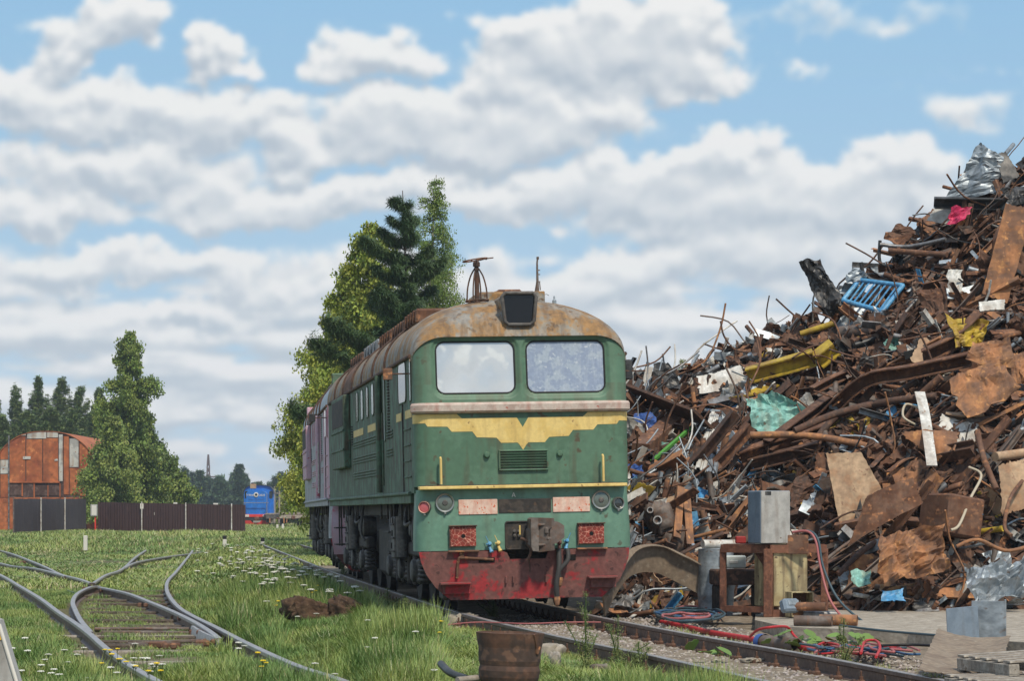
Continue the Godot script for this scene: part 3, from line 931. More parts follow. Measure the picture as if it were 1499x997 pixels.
func build_loco(root: Node3D, pal: Dictionary, full: bool) -> void:
	# --- cab front
	var nu := 161; var nv := 110
	var pts := PackedVector3Array()
	for b in nv:
		for a in nu:
			var s := lerpf(-SMAX, SMAX, float(a) / (nu - 1))
			var top := vtop(plan(s).x)
			var v := lerpf(1.74, top, float(b) / (nv - 1))
			var dep := 0.0
			for c in [-0.62, 0.62]:
				var d1 := sd_rrect(Vector2(s, v), Vector2(c, 3.35), Vector2(0.60, 0.42), 0.17)
				dep -= 0.028 * smoothstep(0.005, -0.035, d1)
				var d2 := sd_rrect(Vector2(s, v), Vector2(c, 3.35), Vector2(0.54, 0.355), 0.12)
				dep -= 0.04 * smoothstep(0.004, -0.012, d2)
			pts.append(front(s, v, dep))
	var mb := MB.new()
	mb.grid(pts, nu, nv)
	var cab := part("cab_front", mb, pal.front, root)
	# window panes and rubber
	for c in [-0.62, 0.62]:
		var pn := MB.new()
		var tl := Transform3D(Basis(Vector3.RIGHT, -atan(0.12)), Vector3(c, 3.35, -0.044 - 0.49 * 0.12))
		pn.prism(tl, rrect(0, 0, 1.07, 0.705, 0.115), 0.008)
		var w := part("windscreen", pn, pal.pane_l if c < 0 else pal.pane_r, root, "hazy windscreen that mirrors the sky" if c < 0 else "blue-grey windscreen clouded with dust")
		var ring := MB.new()
		var path := PackedVector3Array()
		for p in rrect(0, 0, 1.075, 0.71, 0.117, 6): path.append(tl * Vector3(p.x, p.y, 0.004))
		path.append(path[0]); path.append(path[1])
		ring.tube(path, 0.014, 6, false)
		part("rubber_seal", ring, M.rubber, w)
	# --- roof
	var seg := 40
	var zs := [0.035, 0.03, 0.0, -0.05, -0.12, -0.22, -0.35, -0.5, -0.7, -0.9, -1.15, -1.4, -3.9]
	var rp := PackedVector3Array()
	for z in zs:
		var t := clampf(-z / 1.4, 0.0, 1.0)
		var k := sqrt(1.0 - pow(1.0 - t, 2.2))
		var sec := section(z - 0.1, k, seg)
		if z == 0.035:
			for j in sec.size(): sec[j].y -= 0.035
		rp.append_array(sec)
	mb = MB.new()
	var rev := PackedVector3Array()
	for r in zs.size():
		for j in seg + 1: rev.append(rp[r * (seg + 1) + j])
	mb.slab(rev, seg + 1, zs.size(), 0.02)
	part("cab_roof", mb, pal.roof, root)
	var z0 := -3.94
	for k in 6:
		var z1 := z0 - 2.05
		mb = MB.new()
		rp = PackedVector3Array()
		for z in [z0, z1]:
			var sec := section(z, 1.0, seg)
			for j in sec.size(): sec[j] *= Vector3(1.0 + (k % 2) * 0.004, 1.0 + (k % 2) * 0.002, 1)
			rp.append_array(sec)
		mb.slab(rp, seg + 1, 2, 0.02)
		part("roof_panel", mb, pal.roof2 if k == 3 else pal.roof, root)
		# raised joint between the roof panels
		mb = MB.new()
		var sec2 := section(z0 + 0.02, 1.0, seg)
		var jp := PackedVector3Array()
		for q in sec2: jp.append(q + Vector3(q.x * 0.006, 0.012, 0))
		mb.tube(jp, 0.022, 5)
		part("roof_joint", mb, M.rust_dark, root)
		z0 = z1 - 0.03
	# --- side walls and rear
	for sd in [-1.0, 1.0]:
		mb = MB.new()
		var zz := -CR + 0.001
		for wlen in [2.6, 1.75, 5.9, 6.1]:
			mb = MB.new()
			mb.bx(Vector3(sd * (HW - 0.03), (1.66 + 3.54) / 2, zz - wlen / 2), Vector3(0.06, 3.54 - 1.66, wlen - 0.012), 0.004)
			part("side_panel", mb, pal.side if wlen == 2.6 else pal.side2, root)
			zz -= wlen
		mb = MB.new()
		mb.bx(Vector3(sd * (HW - 0.04), 1.60, -8.6), Vector3(0.1, 0.16, 15.9), 0.01)
		part("sill", mb, pal.sill, root)
		mb = MB.new()
		mb.rod(Vector3(sd * (HW + 0.02), 1.66, -0.6), Vector3(sd * (HW + 0.02), 1.64, -16.4), 0.028, 6)
		part("sill_pipe", mb, pal.sill, root)
		mb = MB.new()
		mb.rod(Vector3(sd * (HW + 0.015), 3.53, -0.3), Vector3(sd * (HW + 0.015), 3.53, -16.2), 0.03, 6)
		part("gutter", mb, M.rust_dark, root)
	mb = MB.new()
	mb.bx(Vector3(0, 2.9, -16.5), Vector3(2.8, 2.5, 0.1), 0.02)
	part("rear_wall", mb, pal.side, root)
	# --- lower front panel
	pts = PackedVector3Array()
	nu = 61; nv = 12
	for b in nv:
		for a in nu:
			var s := lerpf(-SMAX - 0.25, SMAX + 0.25, float(a) / (nu - 1))
			var v := lerpf(0.87, 1.70, float(b) / (nv - 1))
			var p := front(s, v, 0.0)
			p.x *= 0.985 + 0.02 * smoothstep(1.7, 1.0, v)
			p.z += 0.03 + 0.02 * smoothstep(1.7, 1.2, v)
			pts.append(p)
	mb = MB.new()
	mb.slab(pts, nu, nv, 0.02)
	part("lower_front", mb, pal.lower, root)
	# --- snow plough
	var plow := pv([-1.46, 0.86, -1.43, 0.72, -1.36, 0.55, -1.24, 0.38, -1.13, 0.28, -1.03, 0.20, 1.04, 0.20, 1.16, 0.30, 1.28, 0.42, 1.36, 0.58, 1.41, 0.74, 1.42, 0.86, 0.42, 0.86, 0.30, 0.83, 0.27, 0.74, -0.22, 0.74, -0.26, 0.83, -0.34, 0.86])
	mb = MB.new()
	var tlt := Transform3D(Basis(Vector3.RIGHT, 0.06), Vector3(0, 0, 0.04))
	mb.prism(tlt, plow, 0.03)
	part("plough", mb, pal.plough, root, "flaking red plough plate under the cab front" if full else "")
	# cab inner dark volume and the floor so that no light shows through
	mb = MB.new()
	mb.bx(Vector3(0, 1.45, -8.5), Vector3(2.5, 0.2, 15.6), 0.0)
	mb.bx(Vector3(0, 1.1, -0.75), Vector3(2.5, 0.6, 0.9), 0.0)
	mb.bx(Vector3(0, 0.75, -8.4), Vector3(2.2, 0.9, 3.4), 0.1)
	part("underframe", mb, M.bogie, root)
	mb = MB.new()
	mb.bx(Vector3(0, 0.5, -0.55), Vector3(2.2, 0.62, 0.5), 0.03)
	mb.bx(Vector3(0, 0.36, -1.1), Vector3(1.9, 0.3, 0.3), 0.03)
	part("plough_bracket", mb, M.bogie, root)
	build_bogie(root, -3.9, pal)
	build_bogie(root, -12.9, pal)
	# --- left and right side fittings
	for sd in [-1.0, 1.0]:
		for k in 5:
			var s := 5.35 + k * 1.02
			side_window(root, sd, s, 3.2, 0.46, 0.50, pal.glass[k % pal.glass.size()], pal)
		side_window(root, sd, 4.35, 2.98, 0.26, 1.0, M.pane_pale, pal)
		side_window(root, sd, 1.55, 3.22, 1.1, 0.56, M.pane_dark, pal)
		side_window(root, sd, 0.42, 3.2, 0.22, 0.56, M.pane_pale, pal)
		for g in [2.56, 2.29, 2.03]:
			for r in 3:
				for span in [[5.05, 10.4], [3.1, 4.05]]:
					if span[0] < 4.0 and g < 2.1: continue
					mb = MB.new()
					mb.rod(Vector3(sd * (HW + 0.004), g + 0.045 - r * 0.045, -span[0]), Vector3(sd * (HW + 0.004), g + 0.045 - r * 0.045, -span[1]), 0.014, 6)
					part("rib", mb, pal.side, root)
		for lv in [[3.65, 2.95, 1.0], [10.65, 2.72, 0.36]]:
			for r in int(lv[2] / 0.045):
				mb = MB.new()
				mb.box(Transform3D(Basis(Vector3.BACK, sd * 0.6), Vector3(sd * (HW + 0.008), lv[1] + lv[2] / 2 - r * 0.045, -lv[0])), Vector3(0.03, 0.012, 0.22))
				part("louvre_slat", mb, pal.dark, root)
		mb = MB.new()
		mb.tube(PackedVector3Array([Vector3(sd * (HW + 0.05), 3.5, -4.85), Vector3(sd * (HW + 0.05), 2.2, -4.85), Vector3(sd * (HW + 0.06), 1.7, -4.85)]), 0.05, 8)
		part("drain_pipe", mb, pal.side, root)
		mb = MB.new()
		mb.rod(Vector3(sd * (HW + 0.07), 2.9, -4.0), Vector3(sd * (HW + 0.07), 1.8, -4.0), 0.018, 6)
		part("grab_rail", mb, pal.rail, root)
		mb = MB.new() # panel seam cover behind the cab corner
		mb.bx(Vector3(sd * (HW + 0.006), 2.3, -1.55), Vector3(0.02, 1.25, 0.05), 0.004)
		part("seam_strip", mb, pal.dark, root)
		for r in 4:
			mb = MB.new()
			mb.bx(Vector3(sd * (HW + 0.006), 2.55 - r * 0.22, -0.95), Vector3(0.02, 0.02, 0.9), 0.004)
			part("seam_strip", mb, pal.side, root)
		# side stripe
		for sp in [[0.3, 1.2], [1.75, 2.5], [5.0, 7.4], [8.3, 10.3]]:
			if not pal.stripe: break
			mb = MB.new()
			mb.bx(Vector3(sd * (HW + 0.0045), 2.755, -(sp[0] + sp[1]) / 2), Vector3(0.004, 0.115, sp[1] - sp[0]))
			part("stripe", mb, pal.stripe, root)
		# big air filter box at the back
		mb = MB.new()
		mb.bx(Vector3(sd * (HW + 0.06), 2.84, -12.5), Vector3(0.13, 1.3, 2.9), 0.02)
		var fb := part("filter_box", mb, pal.boxm, root)
		for r in 2:
			mb = MB.new()
			mb.bx(Vector3(sd * (HW + 0.13), 2.86 - r * 0.34, -12.5), Vector3(0.03, 0.04, 2.9), 0.006)
			part("box_rib", mb, pal.side, fb)
		mb = MB.new()
		mb.bx(Vector3(sd * (HW + 0.126), 3.18, -12.5), Vector3(0.012, 0.48, 2.6), 0.004)
		part("box_grille", mb, pal.dark, fb)
		# step frame
		for z in [-15.2, -4.3]:
			mb = MB.new()
			for q in [-0.28, 0.28]: mb.rod(Vector3(sd * 1.38, 1.55, z + q), Vector3(sd * 1.38, 0.75, z + q), 0.016, 5)
			for y in [0.78, 1.1]: mb.bx(Vector3(sd * 1.38, y, z), Vector3(0.22, 0.025, 0.58), 0.004)
			part("cab_step", mb, M.bogie, root)
	# mirror plates
	for sd in [-1.0, 1.0]:
		mb = MB.new()
		mb.rod(Vector3(sd * HW, 3.3, -0.5), Vector3(sd * (HW + 0.34), 3.3, -0.55), 0.012, 6)
		var ar := part("mirror_arm", mb, M.rust_dark, root)
		mb = MB.new()
		if sd < 0: mb.bx(Vector3(sd * (HW + 0.30), 3.3, -0.53), Vector3(0.13, 0.16, 0.02), 0.006)
		else: mb.bx(Vector3(sd * (HW + 0.10), 3.32, -0.53), Vector3(0.11, 0.28, 0.05), 0.02)
		part("mirror", mb, (M.rust_brown if pal.green else M.charcoal) if sd < 0 else M.charcoal, ar)

func side_window(root: Node, sd: float, s: float, v: float, w: float, h: float, glass: Material, pal: Dictionary) -> void:
	var t := Transform3D(Basis(Vector3.UP, sd * PI / 2), Vector3(sd * (HW + 0.006), v, -s))
	var fr := MB.new()
	var path := PackedVector3Array()
	var rr := minf(w, h) * 0.25
	for p in rrect(0, 0, w, h, rr, 4): path.append(t * Vector3(p.x, p.y, 0.0))
	path.append(path[0]); path.append(path[1])
	fr.tube(path, 0.012, 6, false)
	var f := part("side_window", fr, pal.side, root)
	var g := MB.new()
	g.prism(Transform3D(t.basis, t.origin + t.basis.z * 0.005), rrect(0, 0, w, h, rr, 4), 0.008)
	part("pane", g, glass, f)

func build_bogie(root: Node3D, zc: float, pal: Dictionary) -> void:
	var mb := MB.new()
	for dz in [-1.85, 0.0, 1.85]:
		for sd in [-1.0, 1.0]:
			mb = MB.new()
			mb.lathe(Transform3D(Basis(Vector3.BACK, -PI / 2), Vector3(sd * 0.79, 0.525, zc + dz)), pv([0.0, -0.07, 0.5, -0.065, 0.525, -0.06, 0.525, 0.05, 0.56, 0.065, 0.5, 0.07, 0.2, 0.05, 0.12, 0.1, 0.0, 0.1]), 28)
			part("wheel", mb, M.bogie, root)
			# axle box with its horn guides and two coil springs
			mb = MB.new()
			mb.bx(Vector3(sd * 1.16, 0.55, zc + dz), Vector3(0.26, 0.36, 0.36), 0.05)
			mb.lathe(Transform3D(Basis(Vector3.BACK, -sd * PI / 2), Vector3(sd * 1.29, 0.56, zc + dz)), pv([0.16, 0.0, 0.16, 0.05, 0.12, 0.07, 0.0, 0.075]), 14)
			part("axle_box", mb, M.bogie_light, root)
			for q in [-0.36, 0.36]:
				mb = MB.new()
				var hx := PackedVector3Array()
				for k in 61:
					var a := TAU * 5.0 * k / 60.0
					hx.append(Vector3(sd * 1.2 + cos(a) * 0.075, 0.42 + 0.32 * k / 60.0, zc + dz + q + sin(a) * 0.075))
				mb.tube(hx, 0.02, 6)
				part("coil_spring", mb, M.bogie_light, root)
	for sd in [-1.0, 1.0]:
		mb = MB.new()
		mb.bx(Vector3(sd * 1.2, 0.86, zc), Vector3(0.16, 0.2, 5.0), 0.03)
		for dz in [-1.3, -0.55, 0.55, 1.3]:
			mb.box(Transform3D(Basis(Vector3.RIGHT, 0.25 * signf(dz)), Vector3(sd * 1.22, 0.6, zc + dz)), Vector3(0.1, 0.56, 0.16), 0.03)
		part("bogie_frame", mb, M.bogie, root)
		for dz in [-1.1, 1.45]: # brake cylinders
			mb = MB.new()
			mb.lathe(Transform3D(Basis(Vector3.BACK, -sd * PI / 2), Vector3(sd * 1.22, 1.14, zc + dz)), pv([0.17, -0.2, 0.19, -0.02, 0.19, 0.03, 0.15, 0.06, 0.10, 0.065, 0.08, 0.11, 0.0, 0.115]), 18)
			part("brake_cylinder", mb, M.bogie_light, root)
		mb = MB.new() # sand box and battery box between
		mb.bx(Vector3(sd * 1.34, 1.02, zc + 0.25), Vector3(0.24, 0.62, 0.5), 0.02)
		var bb := part("equipment_box", mb, M.bogie_light, root)
		for r in 3:
			mb = MB.new()
			mb.bx(Vector3(sd * 1.465, 0.82 + r * 0.2, zc + 0.25), Vector3(0.02, 0.025, 0.5), 0.004)
			mb.bx(Vector3(sd * 1.465, 0.9 + r * 0.19, zc + 0.25 + (r - 1) * 0.12), Vector3(0.025, 0.09, 0.06), 0.004)
			part("box_rib", mb, M.bogie, bb)
		mb = MB.new()
		mb.lathe(Transform3D(Basis(), Vector3(sd * 1.36, 0.74, zc + 0.72)), pv([0.0, 0.0, 0.09, 0.0, 0.09, 0.6, 0.0, 0.6]), 12)
		part("air_tank", mb, M.bogie_light, root)
		for q in [[-1.6, 1.3, -0.2, 1.1], [0.9, 1.35, 1.5, 1.25], [2.2, 1.4, 2.3, 0.9], [-0.5, 1.45, 0.1, 1.35]]:
			mb = MB.new()
			mb.tube(spline([Vector3(sd * 1.3, q[1] + 0.12, zc + q[0]), Vector3(sd * 1.36, (q[1] + q[3]) / 2 - 0.08, zc + (q[0] + q[2]) / 2), Vector3(sd * 1.3, q[3], zc + q[2])], 5), 0.028, 6)
			part("brake_pipe", mb, M.bogie_light, root)
		for q in 5: # hangers under the sill
			mb = MB.new()
			mb.bx(Vector3(sd * 1.4, 1.42, zc - 2.2 + q * 1.1), Vector3(0.03, 0.26, 0.05), 0.005)
			part("hanger", mb, M.bogie, root)
	mb = MB.new()
	mb.bx(Vector3(0, 0.75, zc), Vector3(1.3, 0.5, 4.4), 0.06)
	part("traction_motor", mb, M.bogie, root)

func build_locos() -> void:
	var pal := {"green": true, "front": M.loco_green, "lower": M.loco_teal, "side": M.loco_side, "side2": M.loco_side, "sill": M.loco_side, "roof": M.loco_roof, "roof2": M.rust_brown, "plough": M.loco_red, "stripe": M.loco_yellow, "dark": M.bogie, "boxm": M.loco_side, "rail": M.loco_side,
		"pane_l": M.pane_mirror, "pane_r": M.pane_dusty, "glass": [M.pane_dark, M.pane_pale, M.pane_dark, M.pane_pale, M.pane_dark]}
	var yaw := deg_to_rad(8.0)
	var o := at(771, 898, 35.3)
	var root := thing("green_locomotive", "large weathered green diesel locomotive with yellow winged stripe and rusty roof", "locomotive", Transform3D(Basis(Vector3.UP, yaw) * Basis(Vector3.BACK, deg_to_rad(1.15)), Vector3(o.x, 0.0, o.z)))
	build_loco(root, pal, true)
	var mb := MB.new()
	# painted wings
	decal(mirrored([0.0, 2.22, 0.045, 2.29, 0.075, 2.32, 0.30, 2.32, 0.36, 2.39, 0.63, 2.40, 0.69, 2.48, 0.97, 2.48, 1.03, 2.55, 1.30, 2.555, 1.33, 2.60, 1.62, 2.60, 1.62, 2.72, 0.90, 2.72, 0.83, 2.66, 0.078, 2.66, 0.0, 2.53]), 0.0035, mb)
	part("wing_emblem", mb, M.loco_yellow, root, "yellow painted wings across the cab front")
	# white bumper beam wrapped round the corners
	mb = MB.new()
	var bp := PackedVector3Array()
	for k in 40:
		var s := lerpf(-SMAX + 0.1, SMAX - 0.14, k / 39.0)
		bp.append(front(s, 2.80, 0.025))
	mb.sweep(pv([-0.05, -0.075, 0.03, -0.065, 0.055, -0.04, 0.055, 0.04, 0.03, 0.07, -0.05, 0.08]), bp)
	part("bumper_beam", mb, M.bumper_white, root, "cracked off-white beam below the windscreens")
	# ledge
	mb = MB.new()
	mb.bx(Vector3(-0.02, 1.722, 0.05), Vector3(2.84, 0.045, 0.22), 0.008)
	part("ledge", mb, M.loco_yellow, root)
	mb = MB.new()
	mb.bx(Vector3(-0.02, 1.75, 0.045), Vector3(2.78, 0.008, 0.18))
	part("ledge_plate", mb, M.rust_dark, root)
	for q in [[-1.14, 1.77, 2.13], [1.08, 1.77, 2.13]]:
		mb = MB.new()
		mb.tube(PackedVector3Array([Vector3(q[0], q[1], 0.11), Vector3(q[0], q[2] - 0.02, 0.11), Vector3(q[0], q[2], 0.07)]), 0.017, 8)
		part("handrail", mb, M.loco_yellow, root)
	# louvre
	mb = MB.new()
	for q in [[0, 0.13, 0.68, 0.025], [0, -0.13, 0.68, 0.025], [-0.33, 0, 0.025, 0.24], [0.33, 0, 0.025, 0.24]]:
		mb.bx(Vector3(q[0], 2.08 + q[1], 0.015), Vector3(q[2], q[3], 0.05), 0.008)
	var lv := part("louvre", mb, M.loco_green, root)
	mb = MB.new()
	mb.bx(Vector3(0, 2.08, 0.003), Vector3(0.65, 0.25, 0.008))
	part("louvre_back", mb, M.bogie, lv)
	for k in 6:
		mb = MB.new()
		mb.box(Transform3D(Basis(Vector3.RIGHT, 0.6), Vector3(0, 2.17 - k * 0.036, 0.02)), Vector3(0.63, 0.026, 0.008))
		part("louvre_slat", mb, M.loco_green, lv)
	for q in [-0.50, 0.50]:
		mb = MB.new()
		mb.lathe(Transform3D(Basis(Vector3.RIGHT, PI / 2), Vector3(q, 2.16, 0)), pv([0.045, -0.002, 0.045, 0.02, 0.03, 0.05, 0.0, 0.052]), 12)
		part("socket_cap", mb, M.loco_green, root)
	# lamps
	for q in [[-1.09, 1.52, 0.125, "lens"], [1.05, 1.52, 0.125, "lens"], [-1.345, 1.465, 0.085, "pink_lens"], [1.28, 1.47, 0.082, "pane_dark"]]:
		var t := Transform3D(Basis(Vector3.UP, 0.35 * signf(q[0]) if absf(q[0]) > 1.2 else 0.0) * Basis(Vector3.RIGHT, PI / 2), front(q[0], q[1], 0.05))
		mb = MB.new()
		mb.lathe(t, pv([q[2] * 1.05, -0.1, q[2] * 1.05, 0.02, q[2], 0.035, q[2] * 0.86, 0.03, q[2] * 0.84, 0.012]), 28)
		var lamp := part("headlight" if q[2] > 0.1 else "marker_light", mb, M.chrome if q[3] != "pink_lens" else M.bogie_light, root)
		mb = MB.new()
		mb.lathe(t, pv([q[2] * 0.85, 0.014, q[2] * 0.6, 0.022, q[2] * 0.3, 0.024, 0.0, 0.026]), 24)
		part("lens", mb, M[q[3]], lamp)
		if q[2] > 0.1:
			mb = MB.new()
			mb.lathe(t, pv([0.038, 0.026, 0.03, 0.034, 0.0, 0.036]), 14)
			part("bulb", mb, M.bogie_light, lamp)
		elif q[3] == "pink_lens":
			mb = MB.new()
			mb.lathe(t, pv([q[2] * 0.97, 0.02, q[2] * 0.9, 0.045, q[2] * 0.83, 0.02]), 24)
			part("ring", mb, M.plate_white, lamp)
		mb = MB.new()
		mb.bx(front(q[0], q[1] - q[2] * 1.1, 0.06), Vector3(0.03, 0.04, 0.05), 0.006)
		part("bracket", mb, M.chrome, lamp)
	# plates on the lower front
	fbox(root, "white_plate", M.plate_white, -0.64, 1.455, 0.53, 0.205, 0.012, 0.048)
	fbox(root, "white_plate", M.plate_white, 0.64, 1.465, 0.51, 0.205, 0.012, 0.048)
	fbox(root, "dark_plate", M.bogie, 0.0, 1.46, 0.72, 0.19, 0.008, 0.048)
	var tm := TextMesh.new()
	tm.text = "A"
	tm.font_size = 24
	tm.pixel_size = 0.0035
	tm.depth = 0.003
	var le := part("letter", tm, M.flat_white, root)
	le.position = Vector3(-0.15, 1.612, 0.056)
	for q in [-0.855, 0.90]:
		fbox(root, "buffer_plate", M.cracked_red, q, 1.06, 0.35, 0.27, 0.06, 0.05, 0.008)
		mb = MB.new()
		mb.lathe(Transform3D(Basis(Vector3.RIGHT, PI / 2), Vector3(q, 1.065, 0.11)), pv([0.03, 0.0, 0.026, 0.003, 0.0, 0.003]), 14)
		part("bolt_hole", mb, M.black_hole, root)
		mb = MB.new()
		mb.bx(Vector3(q, 1.205, 0.09), Vector3(0.38, 0.016, 0.1), 0.004)
		mb.bx(Vector3(q - 0.183, 1.06, 0.075), Vector3(0.014, 0.3, 0.07), 0.003)
		part("plate_frame", mb, M.rust_dark, root)
		mb = MB.new()
		mb.bx(Vector3(q, 0.862, 0.10), Vector3(0.42, 0.025, 0.13), 0.006)
		part("foot_plate", mb, M.rust_brown, root)
	# coupler pocket and automatic coupler
	mb = MB.new()
	mb.prism(Transform3D(Basis(), Vector3(0.0, 0, 0.053)), rrect(0.02, 1.06, 0.57, 0.36, 0.03), 0.004)
	var pk := part("coupler_pocket", mb, M.bogie, root)
	mb = MB.new()
	var ring := PackedVector3Array()
	for p in rrect(0.02, 1.06, 0.58, 0.37, 0.03): ring.append(Vector3(p.x, p.y, 0.06))
	ring.append(ring[0]); ring.append(ring[1])
	mb.tube(ring, 0.012, 5, false)
	part("pocket_rim", mb, M.bogie, pk)
	for q in 4:
		mb = MB.new()
		mb.lathe(Transform3D(Basis(Vector3.RIGHT, PI / 2), Vector3(-0.15 + 0.06 * (q % 2), 1.12 - 0.06 * int(q / 2.0), 0.06)), pv([0.022, 0, 0.022, 0.03, 0.0, 0.035]), 8)
		part("bolt", mb, M.bogie_light, pk)
	mb = MB.new()
	mb.bx(Vector3(-0.08, 1.13, 0.09), Vector3(0.022, 0.13, 0.02), 0.004)
	part("uncoupling_lever", mb, M.loco_yellow, pk)
	mb = MB.new()
	mb.prism(Transform3D(Basis(Vector3.UP, 0.0), Vector3(0.12, 1.06, 0.46)), pv([-0.10, 0.22, -0.07, 0.24, 0.0, 0.235, 0.0, -0.22, -0.08, -0.21, -0.10, -0.15]), 0.34)
	mb.prism(Transform3D(Basis(Vector3.UP, -0.55), Vector3(0.205, 1.06, 0.40)), pv([-0.085, 0.235, 0.10, 0.225, 0.10, 0.1, 0.05, 0.06, 0.05, -0.02, 0.10, -0.06, 0.10, -0.21, -0.085, -0.23]), 0.12)
	mb.prism(Transform3D(Basis(Vector3.UP, 0.55), Vector3(0.395, 1.07, 0.36)), pv([-0.13, 0.19, 0.03, 0.16, 0.12, 0.11, 0.12, -0.05, -0.01, -0.12, -0.13, -0.15]), 0.05)
	mb.bx(Vector3(0.10, 1.03, 0.18), Vector3(0.2, 0.26, 0.36), 0.03)
	mb.bx(Vector3(0.235, 1.12, 0.40), Vector3(0.05, 0.10, 0.10), 0.02)
	mb.bx(Vector3(0.27, 1.01, 0.40), Vector3(0.07, 0.05, 0.08), 0.015)
	for y in [0.93, 1.2]: mb.bx(Vector3(0.2, y, 0.36), Vector3(0.2, 0.03, 0.1), 0.008)
	var cp := part("coupler", mb, M.rust_grey, root, "heavy dark automatic coupler head")
	mb = MB.new()
	mb.tube(spline([Vector3(-0.08, 1.02, 0.2), Vector3(0.02, 0.96, 0.3), Vector3(0.03, 0.82, 0.3), Vector3(-0.02, 0.72, 0.3)], 5), 0.02, 6)
	part("chain", mb, M.rust_dark, cp)
	# air cocks
	for q in [[-0.50, 0.93, "blue_worn"], [-0.38, 0.94, "loco_yellow"], [0.46, 0.93, "loco_red"], [0.56, 0.95, "blue_worn"]]:
		mb = MB.new()
		mb.lathe(Transform3D(Basis(Vector3.RIGHT, 1.2), Vector3(q[0], q[1], 0.06)), pv([0.0, 0.0, 0.022, 0.0, 0.03, 0.04, 0.024, 0.09, 0.0, 0.1]), 12)
		mb.lathe(Transform3D(Basis(Vector3.RIGHT, 2.7) * Basis(Vector3.BACK, 0.3 * signf(q[0])), Vector3(q[0], q[1] - 0.02, 0.11)), pv([0.0, 0.0, 0.02, 0.0, 0.02, 0.05, 0.027, 0.055, 0.027, 0.08, 0.0, 0.085]), 12)
		mb.rod(Vector3(q[0], q[1] + 0.02, 0.12), Vector3(q[0] + 0.05 * (1.0 if q[0] > 0 else -1.0), q[1] + 0.13, 0.12), 0.006, 5)
		mb.bx(Vector3(q[0] - 0.02, q[1] + 0.02, 0.1), Vector3(0.05, 0.03, 0.04), 0.008)
		part("air_cock", mb, M[q[2]], root)
	for q in [[0.44, 0.86, 0.40, 0.16, 0.036], [0.56, 0.86, 0.44, 0.42, 0.032]]:
		mb = MB.new()
		mb.tube(spline([Vector3(q[0], q[1], 0.14), Vector3(q[0] - 0.01, (q[1] * 2 + q[3]) / 3, 0.20), Vector3(q[2] - 0.01, (q[1] + q[3] * 2) / 3, 0.2), Vector3(q[2], q[3] + 0.05, 0.17)], 6), q[4], 10)
		var h := part("air_hose", mb, M.hose, root)
		mb = MB.new()
		mb.lathe(Transform3D(Basis(Vector3.RIGHT, PI), Vector3(q[2], q[3] + 0.06, 0.17)), pv([0.04, 0.0, 0.045, 0.04, 0.03, 0.11, 0.0, 0.14]), 10)
		part("hose_end", mb, M.rust_orange, h)
	# plough details
	for q in [[-0.98, 0.43, 0.42, 0.16], [1.03, 0.47, 0.40, 0.12]]:
		mb = MB.new()
		mb.bx(Vector3(q[0], q[1], 0.14), Vector3(q[2], 0.03, 0.24), 0.006)
		part("step", mb, M.loco_red, root)
		mb = MB.new()
		mb.bx(Vector3(q[0] + 0.02, q[1] - 0.08, 0.06), Vector3(q[2] - 0.05, 0.13, 0.12), 0.006)
		part("step_box", mb, M.loco_red, root)
	mb = MB.new()
	mb.tube(spline([Vector3(-0.95, 0.5, 0.1), Vector3(-0.93, 0.74, 0.12), Vector3(-0.86, 0.77, 0.12), Vector3(-0.45, 0.74, 0.1)], 5), 0.02, 6)
	mb.bx(Vector3(-0.88, 0.8, 0.1), Vector3(0.06, 0.1, 0.06), 0.01)
	part("release_rod", mb, M.rust_brown, root)
	for q in [[-0.54, 0.735, 0.22, 0.07], [0.60, 0.745, 0.16, 0.08]]:
		mb = MB.new()
		mb.bx(Vector3(q[0], q[1], 0.086), Vector3(q[2], q[3], 0.006))
		part("slot", mb, M.black_hole, root)
	for q in [-0.28, -0.18, 0.27]:
		mb = MB.new()
		mb.bx(Vector3(q, 0.46, 0.08), Vector3(0.025, 0.1, 0.05), 0.006)
		part("lug", mb, M.loco_red, root)
	mb = MB.new()
	mb.rod(Vector3(0.04, 0.74, 0.09), Vector3(0.05, 0.56, 0.08), 0.008, 5)
	part("wire", mb, M.rust_dark, root)
	# spotlight in the roof
	mb = MB.new()
	var spot := pv([-0.235, 4.31, -0.19, 4.36, 0.19, 4.36, 0.235, 4.31, 0.20, 3.98, 0.15, 3.93, -0.15, 3.93, -0.20, 3.98])
	mb.prism(Transform3D(Basis(), Vector3(0, 0, -0.13)), spot, 1.1)
	var sp := part("spotlight", mb, M.loco_roof, root, "large dark spotlight set into the cab roof")
	mb = MB.new()
	ring = PackedVector3Array()
	for p in spot: ring.append(Vector3(p.x, p.y, -0.10))
	ring.append(ring[0]); ring.append(ring[1])
	mb.tube(ring, 0.026, 8, false)
	part("spotlight_frame", mb, M.bogie_light, sp)
	mb = MB.new()
	var inner := PackedVector2Array()
	for p in spot: inner.append((p - Vector2(0, 4.14)) * 0.92 + Vector2(0, 4.14))
	mb.prism(Transform3D(Basis(), Vector3(0, 0, -0.126)), inner, 0.003)
	part("spotlight_glass", mb, mat("spot_glass", Color(0.07, 0.065, 0.075), 0.15), sp)
	# roof gear
	mb = MB.new()
	mb.lathe(Transform3D(Basis(), Vector3(-0.46, 4.18, -1.0)), pv([0.0, 0.0, 0.14, 0.0, 0.14, 0.03, 0.07, 0.05, 0.035, 0.16, 0.03, 0.62, 0.05, 0.63, 0.05, 0.68, 0.02, 0.72, 0.0, 0.72]), 14)
	var an := part("radio_antenna", mb, M.rust_dark, root, "rusty cage-like radio aerial on the cab roof")
